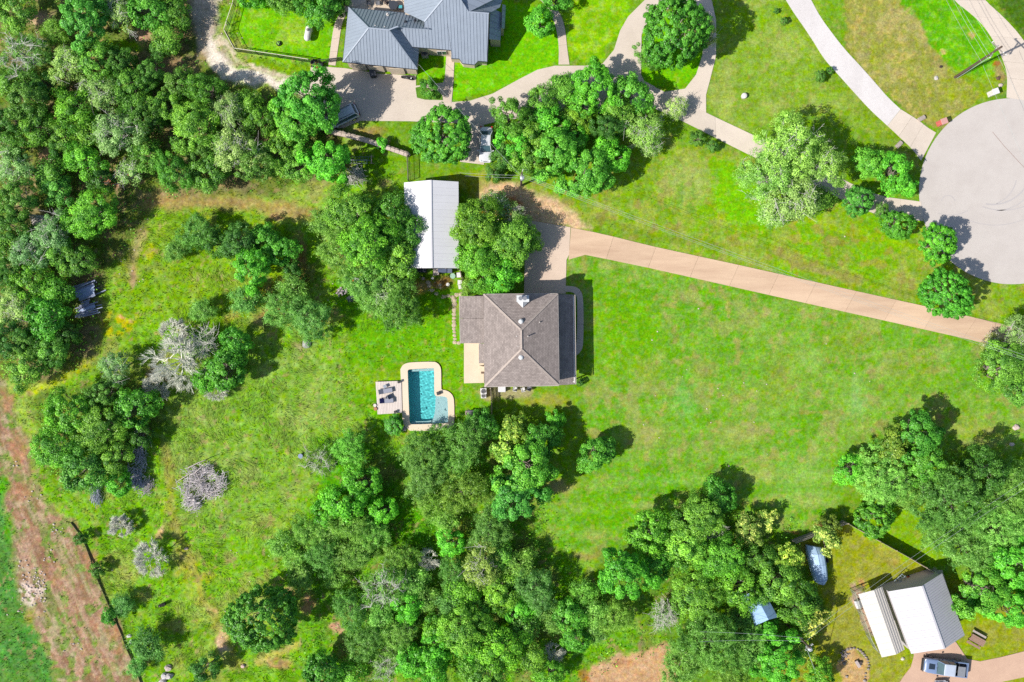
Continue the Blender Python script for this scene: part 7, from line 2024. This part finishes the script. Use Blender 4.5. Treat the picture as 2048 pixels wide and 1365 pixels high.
# rubbish heap in the meadow
hp = thing('rubbish_heap', 'pale heap of broken boards and stones left of the feathery trees', 'rubbish heap', P(684, 586))
rb = random.Random(12)
for k in range(26):
    a = rb.uniform(0, 6.28); d = rb.uniform(0, .75); mb = MB()
    if k % 3: mb.ball((d * math.cos(a), d * math.sin(a), .1 + (.8 - d) * .6), rb.uniform(.12, .24), k, 7, 4, rough=.3)
    else: mb.box((d * math.cos(a), d * math.sin(a), .2 + (.8 - d) * .6), (rb.uniform(.4, .8), .12, .05), a + 1)
    mb.build('lump' if k % 3 else 'board', mat('heap_pale', C(206, 190, 190), .15, 6, seed_obj=.15), hp, world=False)
og = thing('plastic_tub', 'orange and pale round plastic tub beside the rubbish heap', 'plastic tub', P(712, 568))
mb = MB(); mb.tube([(0, 0, 0), (0, 0, .35), (0, 0, .30)], [.5, .78, .66], 16); mb.build('tub', mat('pale_plastic', C(214, 206, 214), .08, rough=.5), og, world=False)
mb = MB(); mb.box((-.5, .15, .3), (.6, .8, .4)); mb.build('insert', mat('orange_plastic', C(240, 140, 50), .1, rough=.5), og, world=False, bevel=.06)
bg_ = thing('dark_cart', 'dark two-wheeled cart at the foot of the rubbish heap', 'cart', P(703, 598), .4)
mb = MB(); mb.box((0, 0, .45), (.8, .6, .3), taper=1.2); mb.build('tray', mat('cart_dark', (.04, .05, .06)), bg_, world=False, bevel=.03)
for y in (-.38, .38): wheel(bg_, 0, y, .25, .1)
mb = MB(); mb.tube([(.3, 0, .45), (1.0, 0, .6)], .03, 6); mb.build('handle', steel, bg_, world=False)

# south side of the house
ac_unit(967.5, 782, 'white air conditioner at the south west corner of the house, upper', .8, (244, 242, 240), 1.0); ac_unit(967.5, 791, 'white air conditioner at the south west corner of the house, lower', .7, (240, 238, 236), .7)
mb = MB(); c = P(1004, 778); mb.box((c.x, c.y, .35), (1.0, .8, .7)); recentre(mb.build('storage_box', mat('box_white', C(240, 240, 242), .04), None, bevel=.06, label='white storage box by the south wall of the house', cat='box'))
chair(1030, 778, 1.4, 'white round-backed chair by the south wall of the house', mat('chair_white', C(240, 238, 236), .04)); chair(1046, 779, 1.8, 'white chair at the right end of the south wall', MATS['chair_white']); chair(1058, 777, 1.2, 'grey chair at the right end of the south wall', greyf)
bn2 = thing('picnic_bench', 'weathered grey bench under the tree right of the pool', 'bench', P(950, 828), -.05)
wg = mat('grey_wood', C(130, 128, 134), .2, 4, .9, .3, stretch=(1, 6, 1), seed_obj=.08)
for y in (-.36, -.12, .12, .36): mb = MB(); mb.box((0, y, .72), (1.9, .2, .05)); mb.build('plank', wg, bn2, world=False)
for x in (-.7, .7): mb = MB(); mb.box((x, 0, .35), (.1, .8, .7)); mb.build('leg', wg, bn2, world=False)
rock(936, 826, .4, 'pink stone at the left end of the weathered bench', (214, 190, 180), 24)

# ------------------------------------------------------------------ south-east yard things
cb = thing('covered_boat', 'long boat under a pale sky-tinted cover beside the board fence', 'boat', P(1634, 1128))
tarp = mat('sky_tinted_cover', C(196, 226, 255), .08, 1.6, .55, .35, spec=.3, bscale=5)  # blue of the sky reflected by the cover is put into its colour
mb = MB(); o0 = ORIGIN[cb.name]
secs = [((1614, 1091), (1644, 1096), 1.3), ((1617, 1108), (1650, 1108), 1.85), ((1622, 1130), (1654, 1130), 1.95), ((1627, 1150), (1656, 1150), 1.8), ((1631, 1164), (1656, 1160), 1.45), ((1638, 1169), (1650, 1170), 1.1)]
rings = []
for a, b, z in secs:
    A, B_ = P(*a, z * .8), P(*b, z * .8); rg = []
    for t in (0, .0, .12, .32, .5, .68, .88, 1.0, 1.0):
        q = A + (B_ - A) * t; rg.append((q.x, q.y, q.z))
    zs = [.45, z * .72, z * .86, z * .95, z, z * .96, z * .87, z * .72, .45]
    rings.append([(q[0], q[1], zz) for q, zz in zip(rg, zs)])
mb.loft(rings); mb.build('cover', tarp, cb, smooth=False)
for k in range(1, 5):
    mb = MB(); rg = rings[k]; mb.tube([(q[0], q[1], q[2] + .012) for q in rg[1:-1]], .018, 5, False); mb.build('strap', mat('strap_dark', C(164, 192, 232), .1), cb)
mb = MB(); mb.tube([(r[4][0], r[4][1], r[4][2] + .01) for r in rings], .03, 5, False); mb.build('ridge_seam', MATS['strap_dark'], cb)
mb = MB(); a, b = P(1628, 1098), P(1645, 1166); mb.beam((a.x, a.y, .35), (b.x, b.y, .35), .16, .14); a, b = P(1618, 1120), P(1652, 1120); mb.beam((a.x, a.y, .35), (b.x, b.y, .35), .1, .1); mb.build('trailer', steel, cb)
for px, py in ((1618, 1120), (1652, 1120)):
    c = P(px, py); mb = MB(); mb.tube([(c.x - .1, c.y, .32), (c.x + .1, c.y, .32)], .32, 14); mb.build('wheel', tyrem, cb)
# chain-link run beside the carport
cl = thing('chain_link_fence', 'pale green chain-link fence along the left of the cream carport', 'fence', P(1699, 1178))
clm = mat('galvanised_green', C(196, 206, 176), .06, rough=.5)
pts = [(1722, 1171), (1700, 1178), (1715, 1222), (1732, 1270), (1744, 1292), (1752, 1301)]
for a, b in zip(pts[:-1], pts[1:]):
    A, B_ = P(*a), P(*b); n_ = max(1, round((B_ - A).length / 2.2)); hh = 1.6
    for k in range(n_):
        p, q = A + (B_ - A) * (k / n_), A + (B_ - A) * ((k + 1) / n_)
        mb = MB(); mb.cyl((p.x, p.y, 0), .035, hh + .05, 8); mb.build('post', clm, cl)
        mb = MB(); mb.tube([(p.x, p.y, hh), (q.x, q.y, hh)], .028, 6); mb.build('top_rail', clm, cl)
        mb = MB(); m_ = int((q - p).length / .16)
        for j in range(-8, m_):
            for s in (1, -1):
                t0 = max(0, j / m_); t1 = min(1, (j + 10) / m_)
                if t1 <= t0: continue
                z0 = (t0 * m_ - j) / 10 * hh; z1 = (t1 * m_ - j) / 10 * hh
                if s < 0: z0, z1 = hh - z0, hh - z1
                u0, u1 = p + (q - p) * t0, p + (q - p) * t1; mb.beam((u0.x, u0.y, z0), (u1.x, u1.y, z1), .008)
        mb.build('mesh', mat('mesh_wire', C(150, 156, 146), .05), cl, kind='stuff')
dk2 = thing('dog_house', 'small white kennel inside the chain-link run', 'kennel', P(1714, 1206), .3)
mb = MB(); mb.box((0, 0, .3), (.7, .8, .6)); mb.build('wall', mat('kennel_white', C(236, 232, 230), .05), dk2, world=False)
mb = MB(); mb.add([(-.45, -.5, .58), (.45, -.5, .58), (.45, .5, .58), (-.45, .5, .58), (0, -.5, .85), (0, .5, .85)], [(0, 3, 2, 1), (0, 4, 5, 3), (1, 2, 5, 4), (0, 1, 4), (2, 3, 5)]); mb.build('roof', mat('kennel_roof', C(226, 226, 230), .05), dk2, world=False)
mb = MB(); mb.box((.0, -.41, .25), (.3, .03, .4)); mb.build('door', steel, dk2, world=False)
# picnic table
pt_ = thing('picnic_table', 'brown picnic table with two benches right of the garage', 'picnic table', P(1949, 1277), math.radians(-29))
pm = mat('picnic_wood', C(176, 142, 124), .12, 4, .85, .2, stretch=(1, 8, 1), seed_obj=.06)
for y in (-.34, -.11, .11, .34): mb = MB(); mb.box((0, y, .76), (2.0, .21, .045)); mb.build('plank', pm, pt_, world=False)
for y in (-.82, .82):
    mb = MB(); mb.box((0, y, .46), (2.0, .28, .05)); mb.build('bench_seat', mat('bench_grey', C(196, 184, 176), .1) if y > 0 else pm, pt_, world=False)
for x in (-.7, .7):
    mb = MB(); mb.beam((x, -.5, 0), (x, .25, .74), .09, .05); mb.beam((x, .5, 0), (x, -.25, .74), .09, .05); mb.beam((x, -.85, .42), (x, .85, .42), .09, .05); mb.build('leg_frame', pm, pt_, world=False)
# fire ring of stones and its logs
fr_ = thing('fire_ring', 'ring of dark stones round the bare fire pit', 'fire ring', P(1708, 1335))
rb = random.Random(21); fm = mat('ring_stone', C(166, 154, 146), .25, 6, .9, .5, seed_obj=.2)
ring = [(1690, 1303), (1695, 1299), (1701, 1297.5), (1708, 1296.5), (1715, 1298.5), (1720.5, 1301.5), (1725, 1306), (1728.5, 1310.5), (1732, 1315), (1735, 1320), (1736.5, 1326), (1737.5, 1332), (1736, 1338), (1687, 1309), (1685, 1315), (1684.5, 1321), (1731, 1347), (1730, 1354), (1729, 1361), (1693, 1353), (1688, 1327)]
for k, (px, py) in enumerate(ring):
    c = P(px, py); q = rb.uniform(.14, .26); mb = MB(); mb.ball((c.x, c.y, q * .3), (q, q * .8, q * .65), k, 8, 5, rough=.18); mb.build('stone', fm, fr_)
for k in range(40):
    px, py = rb.gauss(1688, 5), rb.gauss(1310, 6); c = P(px, py); mb = MB() if k % 8 == 0 else mb; q = rb.uniform(.06, .13); mb.ball((c.x, c.y, .05), q, k, 6, 4, rough=.2)
    if k % 8 == 7: mb.build('cobble_cluster', fm, fr_, kind='stuff')
lg = thing('log_seat', 'pale split log bench leaning by the fire ring centre', 'log', P(1714, 1327), -1.0)
mb = MB(); mb.box((0, 0, .3), (1.0, .42, .16)); mb.build('seat', mat('split_log', C(206, 190, 184), .15, 6, .9, .4), lg, world=False, bevel=.04)
for x in (-.35, .35): mb = MB(); mb.cyl((x, 0, 0), .16, .22, 10); mb.build('leg', mat('log_bark', C(90, 80, 76), .2, 6), lg, world=False)
mb = MB(); mb.cyl((.1, .35, 0), .24, .3, 12); mb.build('stump', MATS['log_bark'], lg, world=False)

# ------------------------------------------------------------------ left side: piles, silt fence
def stick(mb, rb, px, py, z, L_, a, tilt, r_):
    c = P(px, py); d = Vector((math.cos(a) * math.cos(tilt), math.sin(a) * math.cos(tilt), math.sin(tilt))); c.z = z; up = Vector((rb.gauss(0, .08), rb.gauss(0, .08), rb.gauss(0, .05))) * L_
    mb.tube([c - d * L_ / 2, c + up * .5, c + d * L_ / 2 + up * .2], [r_, r_ * .8, r_ * .3], 4, False)


bp_ = thing('brush_pile', 'big ring-shaped grey brush pile in the left meadow', 'brush pile', P(407, 980))
brm = mat('grey_brush', C(250, 240, 238), .15, 3, .9, .3, seed_obj=.12)
rb = random.Random(31)
for b_ in range(46):
    mb = MB(); a0 = rb.uniform(0, 6.28)
    if b_ < 34: d0 = rb.uniform(27, 47)
    else: d0 = rb.uniform(0, 26)
    px, py = 408 + d0 * 1.08 * math.cos(a0), 978 + d0 * .98 * math.sin(a0)
    if .35 < a0 % 6.28 < 1.3 and d0 > 22 and b_ % 3: px, py = 408 + 10 * math.cos(a0), 970 + 8 * math.sin(a0)
    hz = .5 + .5 * (1 - abs(d0 - 30) / 30)
    for k in range(22):
        stick(mb, rb, px + rb.gauss(0, 5), py + rb.gauss(0, 5), rb.uniform(.05, hz), rb.uniform(.4, 1.3), rb.gauss(a0 + 1.57, .8), rb.gauss(.1, .35), rb.uniform(.02, .05))
    mb.build('brushwood', brm, bp_)
for (a, b, r_) in [((376, 936, .9), (412, 920, 1.3), .07), ((388, 948, 1.0), (410, 928, 1.4), .06), ((352, 965, .5), (384, 946, 1.0), .06), ((414, 992, 1.1), (460, 966, .8), .07), ((424, 998, 1.0), (456, 976, .8), .06), ((380, 950, .9), (378, 990, .6), .05), ((392, 946, 1.1), (402, 974, .9), .05), ((376, 1023, .5), (392, 1014, .6), .05)]:
    mb = MB(); A, B_ = P(*a), P(*b); mb.tube([A, (A + B_) / 2 + Vector((.1, .1, .08)), B_], [r_, r_ * .8, r_ * .4], 7); mb.build('branch', mat('pale_branch', C(206, 192, 186), .15, 5), bp_)


def debris(px, py, wx, wy, n_, label, col, ang, spread=.5, long=(.5, 1.4), seed=1, hmax=.5, part='stick_bundle'):
    r = thing('debris_pile', label, 'debris pile', P(px, py)); rb = random.Random(seed); m_ = mat('debris_%d_%d' % (col[0], col[2]), C(*col), .25, 4, .9, .3, seed_obj=.15)
    for q in range(n_ // 20):
        mb = MB(); cx_, cy_ = px + rb.uniform(-wx, wx), py + rb.uniform(-wy, wy)
        for k in range(20): stick(mb, rb, cx_ + rb.gauss(0, 5), cy_ + rb.gauss(0, 5), rb.uniform(.05, hmax), rb.uniform(*long), rb.gauss(ang, spread), rb.gauss(.05, .2), rb.uniform(.015, .045))
        mb.build(part, m_, r)
    return r


debris(283, 895, 6, 36, 260, 'dark grey strip of sticks at the right of the lower left clump', (214, 214, 226), 1.3, .9, seed=2); debris(274, 955, 10, 16, 200, 'blue-grey sticks below the dark strip of sticks', (214, 216, 232), 1.3, .9, seed=3); debris(296, 972, 10, 10, 120, 'grey twiggy heap beside the forked pale branch', (212, 202, 202), .4, 1.0, (.3, .9), 4); debris(194, 985, 6, 16, 140, 'bundle of blue-grey poles at the foot of the lower left clump', (216, 222, 236), 1.75, .25, (.8, 1.8), 5)
debris(710, 352, 16, 10, 200, 'tangle of whitish dead branches below the ladders', (232, 230, 218), -.6, .6, (.5, 1.6), 6, .6)
fb = thing('fallen_branch', 'pale forked fallen branch beside the grey twiggy heap', 'branch', P(270, 975))
for a, b, r_ in [((246, 979, .15), (262, 973, .2), .08), ((262, 973, .2), (279, 962, .25), .06), ((262, 973, .2), (302, 988, .2), .045), ((279, 962, .25), (284, 964, .2), .04)]:
    mb = MB(); mb.tube([P(*a), P(*b)], [r_, r_ * .7], 7); mb.build('limb', MATS['pale_branch'], fb)
lp = thing('lumber_pile', 'untidy pile of blue-grey weathered boards at the wood edge', 'lumber pile', P(170, 598))
rb = random.Random(44); lum = mat('weathered_board', C(156, 164, 190), .2, 3, .85, .3, stretch=(1, 5, 1), seed_obj=.28)
lum2 = mat('sheet_tin', C(170, 190, 226), .10, 2, .5, seed_obj=.1)
for k, (x0, y0, x1, y1, w, z, m_) in enumerate([(145, 575, 189, 562, .22, .9, 0), (147, 580, 190, 561, .14, 1.0, 0), (144, 584, 187, 568, .16, .95, 0), (148, 586, 188, 570, .5, .85, 1), (152, 592, 188, 577, .55, .85, 1), (158, 598, 189, 587, .7, .8, 1), (160, 602, 190, 589, .2, .9, 0), (162, 607, 180, 600, .18, .7, 0), (163, 611, 178, 604, .18, .72, 0), (160, 617, 178, 606, .16, .75, 0), (158, 619, 184, 608, .22, .6, 0), (165, 614, 196, 604, .14, .65, 0), (156, 625, 190, 612, .5, .55, 1), (153, 628, 188, 618, .22, .6, 0), (162, 627, 205, 615, .10, .85, 0), (152, 632, 196, 622, .2, .6, 0), (156, 636, 200, 625, .14, .7, 0), (150, 634, 172, 628, .22, .5, 0), (158, 632, 180, 630, .14, .7, 0)]):
    A, B_ = P(x0, y0, z * .8), P(x1, y1, z); mb = MB(); mb.beam(A, B_, w, .03 if m_ else .07); mb.build('sheet' if m_ else 'board', lum2 if m_ else lum, lp)
for k in range(16):
    x, y = rb.uniform(150, 180), rb.uniform(575, 632); A = P(x, y, rb.uniform(.1, .5)); an = math.radians(20 + rb.gauss(0, 7)); L_ = rb.uniform(1.2, 2.6); mb = MB(); mb.beam(A, A + Vector((math.cos(an) * L_, math.sin(an) * L_, .05)), .14, .05); mb.build('board', lum, lp)
fl = thing('fallen_log', 'pale fallen log beside the bare pink earth in the left wood', 'log', P(75, 345))
mb = MB(); mb.tube([P(52, 338, .3), P(74, 345, .35), P(100, 346, .3)], [.16, .14, .08], 8); mb.build('trunk', MATS['pale_branch'], fl)
mb = MB(); mb.tube([P(74, 345, .35), P(92, 338, .6)], [.07, .03], 6); mb.build('limb', MATS['pale_branch'], fl)
sl = thing('dark_log', 'short black log lying in the meadow right of the silt fence', 'log', P(324, 1211))
mb = MB(); mb.tube([P(318, 1213, .35), P(325, 1210, .4), P(331, 1208, .38)], [.2, .24, .2], 10); mb.build('trunk', mat('charred_wood', (.012, .010, .010), .2), sl)
mb = MB(); mb.tube([P(320, 1212, .35), P(319, 1214, .8)], [.07, .04], 6); mb.build('stub', MATS['pale_branch'], sl)
# silt fence along the cut
sf = thing('silt_fence', 'long low black silt fence along the edge of the brown bank', 'fence', P(195, 1160))
line = [(142, 1045), (158, 1066), (172, 1092), (183, 1122), (195, 1158), (205, 1180), (216, 1206), (228, 1234), (244, 1270), (252, 1294), (268, 1328), (284, 1372)]
clothm = mat('silt_cloth', C(160, 150, 112), .15, 5, .9)
for a, b in zip(line[:-1], line[1:]):
    A, B_ = P(*a), P(*b); mb = MB(); mb.beam((A.x, A.y, .06), (B_.x, B_.y, .06), .03, .30); mb.build('cloth', clothm, sf)
    mb = MB(); mb.box((A.x + .05, A.y, .4), (.06, .06, .9)); mb.build('stake', mat('stake_wood', (.3, .24, .17)), sf)
